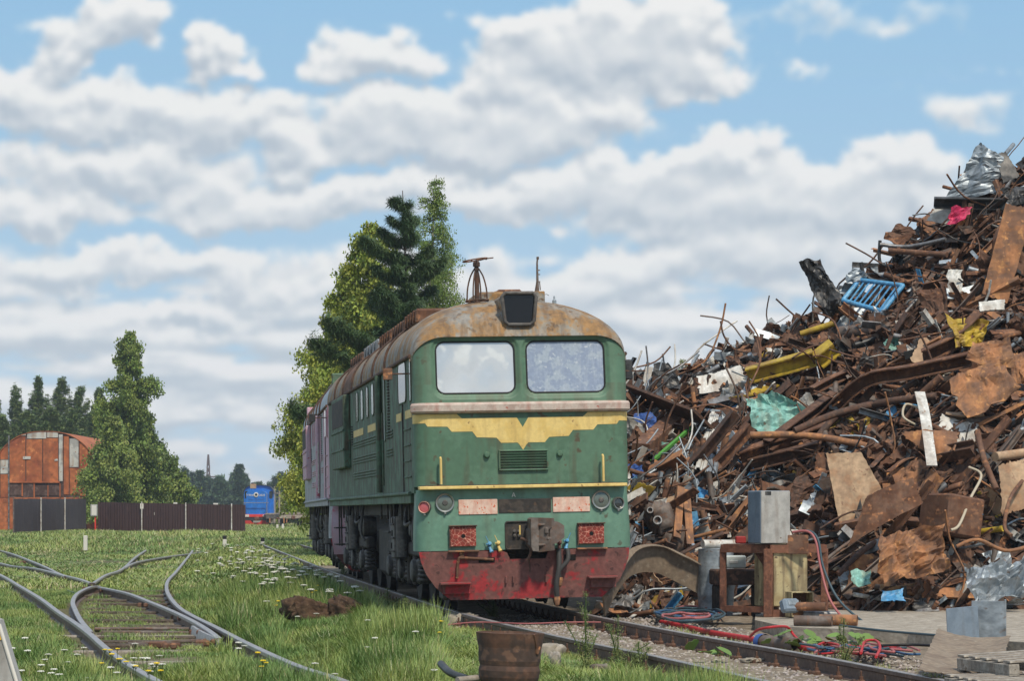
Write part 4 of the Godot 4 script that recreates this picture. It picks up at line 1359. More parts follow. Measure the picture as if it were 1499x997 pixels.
	for k in 4:
		var a := TAU * k / 4.0 + 0.5
		mb = MB.new()
		var dx := Vector3(cos(a), 0, sin(a))
		mb.tube(spline([Vector3(-0.46, 4.82, -1.0), Vector3(-0.46, 4.68, -1.0) + dx * 0.09, Vector3(-0.46, 4.5, -1.0) + dx * 0.14, Vector3(-0.46, 4.32, -1.0) + dx * 0.15], 5), 0.011, 6)
		part("antenna_rib", mb, M.rust_dark, an)
	mb = MB.new()
	ring = PackedVector3Array()
	for k in 18: ring.append(Vector3(-0.46 + cos(TAU * k / 16.0) * 0.16, 4.33 + sin(TAU * k / 16.0 + 1) * 0.01, -1.0 + sin(TAU * k / 16.0) * 0.16))
	mb.tube(ring, 0.012, 6, false)
	for k in 3: mb.rod(Vector3(-0.46, 4.34, -1.0) + Vector3(cos(k * PI / 3), 0, sin(k * PI / 3)) * 0.16, Vector3(-0.46, 4.34, -1.0) - Vector3(cos(k * PI / 3), 0, sin(k * PI / 3)) * 0.16, 0.008, 5)
	part("antenna_ring", mb, M.rust_dark, an)
	mb = MB.new()
	ring = PackedVector3Array()
	for k in 19: ring.append(Vector3(-0.46 + cos(TAU * k / 18.0) * 0.17 - 0.02, 4.90 + cos(TAU * k / 18.0) * 0.025, -1.0 + sin(TAU * k / 18.0) * 0.17))
	mb.tube(ring, 0.01, 6, false)
	for k in 5: mb.rod(Vector3(-0.46 - 0.15 + k * 0.075, 4.895 + (k - 2) * 0.01, -1.0 - 0.12), Vector3(-0.46 - 0.15 + k * 0.075, 4.895 + (k - 2) * 0.01, -1.0 + 0.12), 0.007, 5)
	mb.rod(Vector3(-0.46, 4.9, -1.0), Vector3(-0.22, 4.93, -1.0), 0.009, 5)
	part("antenna_top", mb, M.rust_brown, an)
	mb = MB.new()
	mb.bx(Vector3(0.42, 4.36, -1.1), Vector3(0.16, 0.2, 0.16), 0.01)
	var ms := part("mast_base", mb, M.loco_roof, root)
	mb = MB.new()
	mb.tube(PackedVector3Array([Vector3(0.40, 4.45, -1.1), Vector3(0.41, 4.6, -1.1), Vector3(0.41, 4.86, -1.1), Vector3(0.42, 4.94, -1.1)]), [0.035, 0.018, 0.013, 0.012], 8)
	mb.bx(Vector3(0.42, 4.93, -1.1), Vector3(0.035, 0.04, 0.03), 0.005)
	for y in [4.6, 4.7, 4.76]: mb.rod(Vector3(0.41, y, -1.1), Vector3(0.45, y, -1.1), 0.008, 5)
	mb.rod(Vector3(0.45, 4.48, -1.1), Vector3(0.44, 4.6, -1.1), 0.008, 5)
	part("mast", mb, M.rust_grey, ms)
	mb = MB.new()
	mb.tube(spline([Vector3(0.52, 4.42, -1.3), Vector3(0.56, 4.44, -1.3), Vector3(0.60, 4.42, -1.3)], 3), 0.006, 5)
	mb.lathe(Transform3D(Basis(), Vector3(0.66, 4.26, -1.2)), pv([0.03, 0.0, 0.03, 0.08, 0.012, 0.1, 0.012, 0.14, 0.0, 0.15]), 10)
	part("roof_nozzle", mb, M.zinc, root)
	for q in [[-0.1, 4.38, -1.75, 0.6, 0.2, 0.9, "loco_roof"], [0.07, 4.42, -1.9, 0.36, 0.22, 0.8, "rust_brown"], [-0.7, 4.25, -3.4, 0.9, 0.22, 1.5, "rust_brown"], [-0.75, 4.22, -5.4, 0.8, 0.24, 1.6, "rust_dark"], [-0.75, 4.22, -7.6, 0.8, 0.26, 1.7, "rust_brown"], [-0.7, 4.2, -10.4, 0.9, 0.3, 2.4, "steel"], [-0.7, 4.22, -13.6, 0.9, 0.22, 2.2, "rust_dark"]]:
		mb = MB.new()
		mb.bx(Vector3(q[0], q[1], q[2]), Vector3(q[3], q[4], q[5]), 0.03)
		for k in 4: mb.bx(Vector3(q[0] - q[3] * 0.5, q[1], q[2] - q[5] * 0.4 + k * q[5] * 0.26), Vector3(0.06, q[4] * 0.8, 0.08), 0.01)
		part("roof_hatch", mb, M[q[6]], root)
	# --- the second unit, pink and grey, coupled behind
	var pal2 := {"green": false, "front": M.pink_side, "lower": M.grey_side, "side": M.pink_side, "side2": M.grey_side, "sill": M.grey_side, "roof": M.zinc, "roof2": M.rust_grey, "plough": M.loco_red, "stripe": null, "dark": M.bogie, "boxm": M.pink_side, "rail": M.white_worn,
		"pane_l": M.pane_mirror, "pane_r": M.pane_dusty, "glass": [M.pane_pale, M.pane_dark, M.pane_pale]}
	var back := root.transform * Vector3(0, 0, -16.9)
	var r2 := thing("pink_locomotive", "pink and grey diesel locomotive coupled behind the green one", "locomotive", Transform3D(Basis(Vector3.UP, deg_to_rad(6.2)) * Basis(Vector3.BACK, deg_to_rad(0.8)), Vector3(back.x, 0, back.z)))
	build_loco(r2, pal2, false)
	for q in [[-0.72, 4.2, -3.4, 0.9, 0.2, 1.5], [-0.7, 4.2, -7.6, 0.9, 0.22, 2.0]]:
		mb = MB.new()
		mb.bx(Vector3(q[0], q[1], q[2]), Vector3(q[3], q[4], q[5]), 0.03)
		part("roof_hatch", mb, M.rust_grey, r2)
	# curved cheek plate at its front corner
	mb = MB.new()
	var cheek := []
	for k in 9: cheek.append(Vector3(-1.40 - 0.05 * sin(k / 8.0 * PI), 1.6 - k * 0.13, 0.28 + 0.14 * sin(k / 8.0 * PI)))
	var cpts := PackedVector3Array()
	for p in cheek:
		for j in 4: cpts.append(p + Vector3(0.1 * j, 0, 0.05 * j))
	mb.slab(cpts, 4, 9, 0.015)
	part("cheek_plate", mb, M.pink_side, r2)

func fence_panel(a: Vector3, b: Vector3, h: float, m: Material, parent: Node) -> void:
	var mb := MB.new()
	var n := int(a.distance_to(b) / 0.11)
	var out := (b - a).cross(Vector3.UP).normalized()
	var pts := PackedVector3Array()
	for r in 2:
		for k in n * 2 + 1:
			var p := a.lerp(b, float(k) / (n * 2))
			p += out * (0.018 if (k / 2) % 2 == 0 else -0.018)
			p.y += h * r
			pts.append(p)
	mb.slab(pts, n * 2 + 1, 2, 0.004)
	part("panel", mb, m, parent)

func fence_run(label: String, a: Vector3, b: Vector3, h: float, w: float, m: Material, posts: Array) -> Node3D:
	var f := thing("metal_fence", label, "fence")
	var n := int(round(a.distance_to(b) / w))
	for k in n:
		var hh := h + sin(k * 2.3) * 0.012
		fence_panel(a.lerp(b, (k + 0.004) / n), a.lerp(b, (k + 0.996) / n), hh, m, f)
	var fwd := (b - a).cross(Vector3.UP).normalized()
	for t in posts:
		var p := a.lerp(b, t)
		var mb := MB.new()
		mb.bx(p + fwd * 0.06 + Vector3(0, h / 2 + 0.02, 0), Vector3(0.07, h + 0.12, 0.07), 0.01)
		part("post", mb, M.white_worn if t > 0.25 else M.rust_grey, f)
	return f

func build_far() -> void:
	var mb: MB
	# --- brown fence: a grey-lit wing on the left, then the long run
	var a := at(20, 779, 158); var b := at(127, 774, 176)
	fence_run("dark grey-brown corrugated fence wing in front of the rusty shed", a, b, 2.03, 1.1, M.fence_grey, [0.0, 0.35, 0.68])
	a = at(145, 776, 170); b = at(360, 782, 163)
	var f := fence_run("long brown corrugated metal fence ending beside the blue locomotive", a, b, 1.83, 1.2, M.fence_brown, [0.31, 0.61, 0.915])
	for q in [[209, 741, 5, 8], [228, 752, 2, 4], [243, 742, 2, 4], [258, 738, 6, 5], [317, 738, 7, 3], [318, 744, 2, 2]]:
		mb = MB.new()
		var p := at(q[0], q[1], 163.6 + (360.0 - q[0]) / 215.0 * 6.0)
		mb.bx(p + Vector3(0, 0, 0.05), Vector3(q[2] * 0.043, q[3] * 0.043, 0.02), 0.0)
		part("notice", mb, M.flat_white, f)
	# cabinet on a red post in the gap
	var cbx := thing("meter_cabinet", "small white cabinet on a red post in the fence gap", "cabinet", Transform3D(Basis(), at(139, 776, 165)))
	mb = MB.new(); mb.bx(Vector3(0, 1.25, 0), Vector3(0.42, 0.75, 0.25), 0.02); part("cabinet_body", mb, M.box_white, cbx)
	mb = MB.new(); mb.bx(Vector3(0.02, 1.25, 0.13), Vector3(0.3, 0.62, 0.02), 0.005); part("cabinet_door", mb, M.flat_white, cbx)
	mb = MB.new(); mb.bx(Vector3(0.08, 0.4, 0), Vector3(0.09, 0.95, 0.09), 0.01); part("post", mb, M.red_paint, cbx)
	# --- rusty barrel shed
	var D := 192.0
	var sc := D / F
	var shed := thing("rusty_shed", "round-roofed shed clad in rusty orange sheets with white patches", "shed", Transform3D(Basis(), at(68, 782, D)))
	var SX := func(zx: float) -> float: return (zx * 0.2006 - 68.0) * sc
	var SY := func(zy: float) -> float: return (782.0 - (600.0 + zy * 0.2006)) * sc
	var arch := func(x: float) -> float:
		var e := clampf(absf(x) / 5.0, 0.0, 1.0)
		return 7.62 * pow(1.0 - pow(e, 2.6), 0.5)
	var poly := PackedVector2Array([Vector2(-4.98, 0)])
	for k in 41:
		var x := -4.98 + 9.96 * k / 40.0
		poly.append(Vector2(x, maxf(0.05, arch.call(x) - 0.06)))
	poly.append(Vector2(4.98, 0))
	mb = MB.new(); mb.prism(Transform3D(), poly, 0.2); part("front_wall", mb, M.shed_dark, shed)
	mb = MB.new()
	var pts := PackedVector3Array()
	for z in [0.12, -12.0, -26.0]:
		for k in 41:
			var x := -5.0 + 10.0 * k / 40.0
			pts.append(Vector3(x, arch.call(x), z))
	mb.slab(pts, 41, 3, 0.05); part("roof", mb, M.shed_rust_b, shed)
	for q in [[75, 192, 195, 525, "shed_rust"], [198, 215, 318, 525, "shed_rust"], [321, 206, 434, 525, "shed_rust_b"], [436, 180, 468, 523, "shed_white"], [205, 156, 348, 212, "shed_white"], [350, 160, 434, 204, "shed_white"], [80, 172, 200, 190, "shed_white"],
			[471, 192, 512, 620, "shed_rust_b"], [514, 210, 583, 420, "shed_white"], [514, 424, 583, 622, "shed_rust"], [586, 240, 650, 632, "shed_rust"], [652, 280, 700, 640, "shed_rust_b"], [702, 330, 760, 640, "shed_rust"],
			[-130, 215, -60, 640, "shed_rust"], [-58, 205, 8, 266, "shed_rust_b"], [10, 195, 72, 266, "shed_rust"], [-58, 268, 6, 366, "shed_rust"], [8, 268, 72, 364, "shed_rust_b"], [10, 366, 70, 468, "shed_white"], [-58, 368, 8, 640, "shed_rust"], [10, 470, 72, 640, "shed_rust"],
			[75, 640, 255, 900, "shed_rust"], [257, 640, 445, 900, "shed_rust_b"], [447, 640, 640, 900, "shed_rust"], [642, 645, 780, 900, "shed_rust"], [-130, 642, 72, 900, "shed_rust_b"], [175, 340, 235, 362, "shed_white"], [405, 358, 432, 374, "shed_white"]]:
		var x0: float = SX.call(q[0]); var x1: float = SX.call(q[2])
		var y1: float = SY.call(q[1]); var y0: float = maxf(0.02, SY.call(q[3]))
		var pl := Geometry2D.intersect_polygons(PackedVector2Array([Vector2(x0 + 0.02, y0 + 0.02), Vector2(x1 - 0.02, y0 + 0.02), Vector2(x1 - 0.02, y1), Vector2(x0 + 0.02, y1)]), poly)
		if pl.is_empty(): continue
		mb = MB.new()
		mb.prism(Transform3D(Basis(), Vector3(0, 0, 0.05 + (0.04 if q[4] == "shed_white" else 0.0) + (0.02 if (q[3] - q[1]) < 30 else 0.0))), pl[0], 0.04)
		part("sheet", mb, M[q[4]], shed)
	for q in [[78, 540, 165, 622], [176, 536, 252, 640], [268, 560, 352, 625], [360, 548, 440, 625]]:
		mb = MB.new()
		mb.bx(Vector3((SX.call(q[0]) + SX.call(q[2])) / 2, (SY.call(q[1]) + SY.call(q[3])) / 2, 0.03), Vector3(SX.call(q[2]) - SX.call(q[0]), SY.call(q[1]) - SY.call(q[3]), 0.03))
		var w := part("window", mb, M.shed_dark, shed)
		mb = MB.new()
		mb.bx(Vector3(SX.call(q[2]) + 0.06, (SY.call(q[1]) + SY.call(q[3])) / 2, 0.06), Vector3(0.1, SY.call(q[1]) - SY.call(q[3]) + 0.2, 0.06), 0.01)
		part("frame", mb, M.shed_rust_b, w)
	mb = MB.new(); mb.bx(Vector3((SX.call(75) + SX.call(445)) / 2, SY.call(528), 0.08), Vector3(SX.call(445) - SX.call(75), 0.12, 0.1), 0.01); part("lintel", mb, M.shed_rust_b, shed)
	mb = MB.new(); mb.bx(Vector3(SX.call(74), 3.8, 0.1), Vector3(0.1, 7.0, 0.1), 0.01); part("downpipe", mb, M.steel, shed)
	# --- blue shunter
	blue_loco()
	# flat wagons behind it
	var wi := 0
	for q in [[430, 772, 236.0, "flat freight wagon with pale deck parked behind the blue locomotive"], [408, 771, 262.0, "dark flat freight wagon standing farther back beside the blue locomotive"]]:
		var wg := thing("flat_wagon", q[3], "wagon", Transform3D(Basis(Vector3.UP, 0.12), at(q[0], q[1], q[2])))
		mb = MB.new(); mb.bx(Vector3(0, 1.05, -5), Vector3(2.6, 0.34, 11), 0.03); part("deck", mb, M.rust_grey if wi == 0 else M.bogie, wg)
		mb = MB.new(); mb.bx(Vector3(0, 0.95, 0.56), Vector3(2.5, 0.3, 0.1), 0.02); part("headstock", mb, M.concrete if wi == 0 else M.bogie_light, wg)
		mb = MB.new(); mb.bx(Vector3(0, 0.9, 0.75), Vector3(0.34, 0.34, 0.4), 0.05); part("coupler", mb, M.rust_brown, wg)
		for z in [-1.2, -2.9, -8.0, -9.7]:
			for s in [-0.8, 0.8]:
				mb = MB.new(); mb.lathe(Transform3D(Basis(Vector3.BACK, PI / 2), Vector3(s, 0.46, z)), pv([0.0, -0.07, 0.47, -0.06, 0.47, 0.06, 0.0, 0.07]), 18); part("wheel", mb, M.bogie, wg)
		for s in [-0.85, 0.85]:
			mb = MB.new(); mb.bx(Vector3(s, 0.62, 0.64), Vector3(0.12, 0.5, 0.08), 0.02); part("step_bar", mb, M.rust_orange, wg)
			mb = MB.new(); mb.bx(Vector3(s * 1.2, 0.55, -2), Vector3(0.2, 0.25, 2.6), 0.03); part("bogie_frame", mb, M.bogie, wg)
		for k in 6:
			mb = MB.new(); mb.bx(Vector3(-1.0 + k * 0.4, 1.28, -1.5 - k * 1.1), Vector3(0.5, 0.16, 0.8), 0.02); part("deck_plank", mb, M.grey_wood, wg)
		wi += 1
	# timber poles
	var pl2 := [[402.7, 712, "first wooden pole beside the blue locomotive, with a crossarm"], [409.6, 713, "middle bare wooden pole of the three beyond the wagons"], [418.0, 706, "wooden pole nearest the green locomotive, of the three beyond the wagons"]]
	for k in 3:
		var d := 285.0
		var base := at(pl2[k][0], 768, d)
		var hh: float = (768.0 - pl2[k][1]) * d / F
		var o := thing("wooden_pole", pl2[k][2], "pole", Transform3D(Basis(), base), "poles beyond the wagons")
		mb = MB.new(); mb.tube(PackedVector3Array([Vector3(0, -0.2, 0), Vector3(0.02, hh, 0)]), [0.13, 0.1], 8); part("shaft", mb, M.grey_wood, o)
		if k == 0:
			mb = MB.new(); mb.bx(Vector3(0, hh * 0.82, 0.1), Vector3(0.8, 0.1, 0.1), 0.01); part("crossarm", mb, M.grey_wood, o)
	# pylon on the horizon
	var pd := 950.0
	var py := thing("power_pylon", "slender lattice power pylon on the horizon above the fence", "pylon", Transform3D(Basis(), Vector3(at(306, 750, pd).x, 0, -pd)))
	var H2 := (750.0 - 660.0) * pd / F
	mb = MB.new()
	var wd := func(y: float) -> float: return lerpf(2.2, 0.35, clampf(y / (H2 * 0.72), 0, 1)) if y < H2 * 0.72 else lerpf(0.5, 0.1, (y - H2 * 0.72) / (H2 * 0.28))
	for s in [[-1, -1], [1, -1], [-1, 1], [1, 1]]:
		var path := PackedVector3Array()
		for k in 11:
			var y := H2 * k / 10.0
			path.append(Vector3(s[0] * wd.call(y), y, s[1] * wd.call(y)))
		mb.tube(path, 0.24, 5)
	part("leg_frame", mb, M.rust_dark, py)
	mb = MB.new()
	for k in 10:
		var y0 := H2 * k / 10.0; var y1 := H2 * (k + 1) / 10.0
		var w0: float = wd.call(y0); var w1: float = wd.call(y1)
		mb.rod(Vector3(-w0, y0, w0), Vector3(w1, y1, w1), 0.16, 4)
		mb.rod(Vector3(w0, y0, w0), Vector3(-w1, y1, w1), 0.16, 4)
		mb.rod(Vector3(-w0, y0, -w0), Vector3(w1, y1, -w1), 0.16, 4)
	part("bracing", mb, M.rust_dark, py)
	for y in [0.5, 0.64]:
		mb = MB.new(); mb.rod(Vector3(-3.4, H2 * y, 0), Vector3(3.4, H2 * y, 0), 0.24, 5); part("crossarm", mb, M.rust_dark, py)
	# marker posts in the grass
	for q in [[126.5, 799, 784, "low all-white marker post on the grassy bank by the fence", false], [330, 803, 784, "black-topped white marker post in front of the long brown fence", true], [385.5, 808, 787, "black-topped white marker post nearest the locomotives", true], [407, 777, 768, "far white marker post near the blue locomotive", false], [415, 774, 767, "farthest white marker stub by the wagons", false]]:
		var d := 113.0 if q[0] > 200 and q[0] < 400 else (108.0 if q[0] < 200 else 200.0)
		var bb := at(q[0], q[1], d)
		var hh: float = (q[1] - q[2]) * d / F
		var o := thing("marker_post", q[3], "marker post", Transform3D(Basis(), bb), "track marker posts")
		mb = MB.new(); mb.bx(Vector3(0, hh * (0.36 if q[4] else 0.5) - 0.1, 0), Vector3(0.16, hh * (0.72 if q[4] else 1.0) + 0.2, 0.14), 0.015); part("post", mb, M.flat_white, o)
		if q[4]:
			mb = MB.new(); mb.bx(Vector3(0, hh * 0.86, 0), Vector3(0.165, hh * 0.28, 0.145), 0.015); part("cap", mb, M.flat_black, o)

func blue_loco() -> void:
	var d := 268.0
	var o := thing("blue_locomotive", "small bright blue shunting locomotive with red frame beyond the fence", "locomotive", Transform3D(Basis(Vector3.UP, 0.05), at(376, 771.5, d)))
	var mb := MB.new()
	var arch := PackedVector2Array([Vector2(-1.55, 1.35)])
	for k in 13:
		var a := PI * (1.0 - k / 12.0)
		arch.append(Vector2(1.55 * signf(cos(a)) * pow(absf(cos(a)), 0.6), 3.4 + 0.95 * pow(sin(a), 0.75)))
	arch.append(Vector2(1.55, 1.35))
	mb.prism(Transform3D(Basis(), Vector3(0, 0, -5.5)), arch, 2.6); part("cab", mb, M.blue_paint, o)
	mb = MB.new()
	var hood := PackedVector2Array([Vector2(-1.02, 1.3)])
	for k in 9:
		var a := PI * (1.0 - k / 8.0)
		hood.append(Vector2(1.02 * signf(cos(a)) * pow(absf(cos(a)), 0.6), 3.45 + 0.32 * sin(a)))
	hood.append(Vector2(1.02, 1.3))
	mb.prism(Transform3D(Basis(), Vector3(0, 0, 0)), hood, 5.6); part("hood", mb, M.blue_paint, o)
	mb = MB.new(); mb.prism(Transform3D(Basis(), Vector3(0, 0.06, -8.0)), hood, 4.0); part("rear_hood", mb, M.blue_paint, o)
	mb = MB.new()
	var roof := PackedVector3Array()
	for z in [-5.3, -8.3]:
		for k in range(1, 14):
			roof.append(Vector3(arch[k].x * 1.03, arch[k].y + 0.05, z))
	mb.slab(roof, 13, 2, 0.06); part("cab_roof", mb, M.charcoal, o)
	for s in [-1.28, 1.28]:
		mb = MB.new(); mb.prism(Transform3D(Basis(), Vector3(0, 0, -5.485)), rrect(s, 3.35, 0.36, 0.8, 0.14), 0.01)
		part("cab_window", mb, M.pane_dark, o)
		mb = MB.new(); mb.rod(Vector3(s * 0.86, 1.3, 0.45), Vector3(s * 0.86, 2.5, 0.45), 0.03, 6); part("rail_post", mb, M.steel, o)
	mb = MB.new(); mb.rod(Vector3(-1.3, 2.5, 0.45), Vector3(1.3, 2.5, 0.45), 0.035, 6); part("handrail", mb, M.steel, o)
	mb = MB.new(); mb.lathe(Transform3D(Basis(Vector3.RIGHT, PI / 2), Vector3(0.0, 3.33, 0.0)), pv([0.24, -0.05, 0.24, 0.1, 0.15, 0.12, 0.13, 0.05, 0.0, 0.05]), 20); var hl := part("headlight", mb, M.flat_white, o)
	mb = MB.new(); mb.lathe(Transform3D(Basis(Vector3.RIGHT, PI / 2), Vector3(0.0, 3.33, 0.06)), pv([0.13, 0.0, 0.0, 0.02]), 16); part("lens", mb, M.pane_dark, hl)
	for q in [["ТГМ4А", -0.62], ["2829", 0.60]]:
		var tm := TextMesh.new()
		tm.text = q[0]
		tm.font_size = 32
		tm.pixel_size = 0.0085 if q[1] > 0 else 0.0078
		tm.depth = 0.02
		var le := part("lettering", tm, M.flat_white, o)
		le.position = Vector3(q[1], 3.3, 0.012)
	mb = MB.new(); mb.bx(Vector3(-0.35, 4.2, -0.9), Vector3(0.62, 0.5, 0.6), 0.05); part("exhaust_box", mb, M.rust_tan, o)
	mb = MB.new(); mb.lathe(Transform3D(Basis(), Vector3(-0.35, 4.44, -0.9)), pv([0.2, 0.0, 0.2, 0.14, 0.0, 0.14]), 12); part("exhaust_cap", mb, M.charcoal, o)
	for q in [[0, 2.85, 1.7, 0.03], [0, 1.95, 1.7, 0.03], [0, 2.4, 0.03, 0.9]]:
		mb = MB.new(); mb.bx(Vector3(q[0], q[1], 0.012), Vector3(q[2], q[3], 0.02)); part("door_seam", mb, M.deep_blue, o)
	mb = MB.new(); mb.bx(Vector3(0, 1.16, -4.4), Vector3(3.0, 0.3, 9.6), 0.03); part("frame", mb, M.red_paint, o)
	for s in [-1.05, -0.82, 0.82, 1.05]:
		mb = MB.new(); mb.lathe(Transform3D(Basis(Vector3.RIGHT, PI / 2), Vector3(s, 1.16, 0.4)), pv([0.13, 0.0, 0.13, 0.05, 0.08, 0.06, 0.07, 0.03, 0.0, 0.03]), 14); part("lamp", mb, M.flat_white, o)
	mb = MB.new(); mb.bx(Vector3(0, 0.82, 0.2), Vector3(2.6, 0.32, 0.3), 0.02); part("buffer_beam", mb, M.charcoal, o)
	mb = MB.new(); mb.bx(Vector3(0.1, 0.86, 0.5), Vector3(0.5, 0.4, 0.5), 0.08); part("coupler", mb, M.rust_brown, o)
	mb = MB.new(); mb.prism(Transform3D(Basis(Vector3.RIGHT, 0.1), Vector3(0, 0, 0.42)), pv([-1.3, 0.66, -1.3, 0.1, 1.3, 0.1, 1.3, 0.66, 0.55, 0.66, 0.35, 0.45, -0.35, 0.45, -0.55, 0.66]), 0.06); part("plough", mb, M.red_paint, o)
	for k in 5:
		mb = MB.new(); mb.lathe(Transform3D(Basis(Vector3.RIGHT, PI / 2), Vector3(-0.5 + k * 0.27, 0.32, 0.42)), pv([0.07, 0.0, 0.0, 0.02]), 10); part("hose_socket", mb, M.flat_black, o)
	mb = MB.new()
	for k in 6: mb.box(Transform3D(Basis(Vector3.BACK, 0.0), Vector3(1.5, 0.5 + k * 0.15, 0.1 - k * 0.02)), Vector3(0.45, 0.08, 0.3), 0.01)
	part("stair", mb, M.flat_yellow, o)
	for k in 6:
		mb = MB.new(); mb.box(Transform3D(Basis(Vector3.BACK, 0.6), Vector3(1.5, 0.48 + k * 0.15, 0.3)), Vector3(0.3, 0.05, 0.02)); part("stair_stripe", mb, M.flat_black, o)
	for z in [-1.8, -3.6, -6.5, -8.2]:
		for s in [-0.8, 0.8]:
			mb = MB.new(); mb.lathe(Transform3D(Basis(Vector3.BACK, PI / 2), Vector3(s, 0.5, z)), pv([0.0, -0.07, 0.5, -0.06, 0.5, 0.06, 0.0, 0.07]), 18); part("wheel", mb, M.bogie, o)

const RIDGE := [[880, 572], [918, 566], [960, 552], [1000, 552], [1060, 526], [1100, 505], [1160, 486], [1200, 474], [1240, 436], [1290, 398], [1330, 356], [1380, 318], [1420, 268], [1448, 236], [1500, 240], [1580, 260], [1700, 330], [1850, 520], [1950, 760]]
const FOOT := 38.0
const CREST := 46.0

func ridge_y(p: float) -> float:
	for k in RIDGE.size() - 1:
		if p <= RIDGE[k + 1][0]:
			var t := clampf((p - RIDGE[k][0]) / float(RIDGE[k + 1][0] - RIDGE[k][0]), 0.0, 1.0)
			return EYE + (HORIZON - lerpf(RIDGE[k][1], RIDGE[k + 1][1], t)) * CREST / F
	return 0.0

func foot_d(p: float) -> float:
	return FOOT + 0.9 * exp(-pow((p - 1150.0) / 90.0, 2.0)) + 0.6 * sin(p * 0.013)

func heap_y(x: float, d: float) -> float:
	var p := MIDX + x / d * F
	var fd := foot_d(p)
	var t := (d - fd) / (CREST - fd)
	var top := ridge_y(p)
	if t <= 0.0: return -0.3 + t * 2.0
	if t > 1.0: return top - (t - 1.0) * 5.0
	return -0.2 + (top + 0.2) * pow(t, 0.8) - 0.22 + 0.25 * nz.get_noise_2d(x * 0.8, d * 0.8)

# distance at which the sight line through the pixel meets the heap
func heap_d(px: float, py: float) -> float:
	var d := 36.5
	while d < CREST:
		var p := at(px, py, d)
		if heap_y(p.x, d) >= p.y: return d
		d += 0.1
	return CREST - 0.2

func heap_at(px: float, py: float, off := 0.0) -> Vector3:
	return at(px, py, heap_d(px, py) - off)

const PROFILES := {
	"I": [-0.5, -0.5, 0.5, -0.5, 0.5, -0.4, 0.06, -0.36, 0.06, 0.36, 0.5, 0.4, 0.5, 0.5, -0.5, 0.5, -0.5, 0.4, -0.06, 0.36, -0.06, -0.36, -0.5, -0.4],
	"C": [-0.5, -0.5, 0.4, -0.5, 0.4, -0.4, -0.38, -0.36, -0.38, 0.36, 0.4, 0.4, 0.4, 0.5, -0.5, 0.5],
	"L": [-0.5, -0.5, 0.5, -0.5, 0.5, -0.38, -0.38, -0.38, -0.38, 0.5, -0.5, 0.5],
	"F": [-0.5, -0.09, 0.5, -0.09, 0.5, 0.09, -0.5, 0.09],
	"S": [-0.5, -0.5, 0.5, -0.5, 0.5, 0.5, -0.5, 0.5],
	"W": [-0.5, -0.16, -0.3, -0.16, -0.2, 0.16, 0.2, 0.16, 0.3, -0.16, 0.5, -0.16, 0.5, -0.08, 0.35, -0.08, 0.25, 0.24, -0.25, 0.24, -0.35, -0.08, -0.5, -0.08]}

func scaled_profile(kind: String, s: float, asp := 1.0) -> PackedVector2Array:
	var o := pv(PROFILES[kind])
	for k in o.size(): o[k] *= Vector2(s, s * asp)
	return o

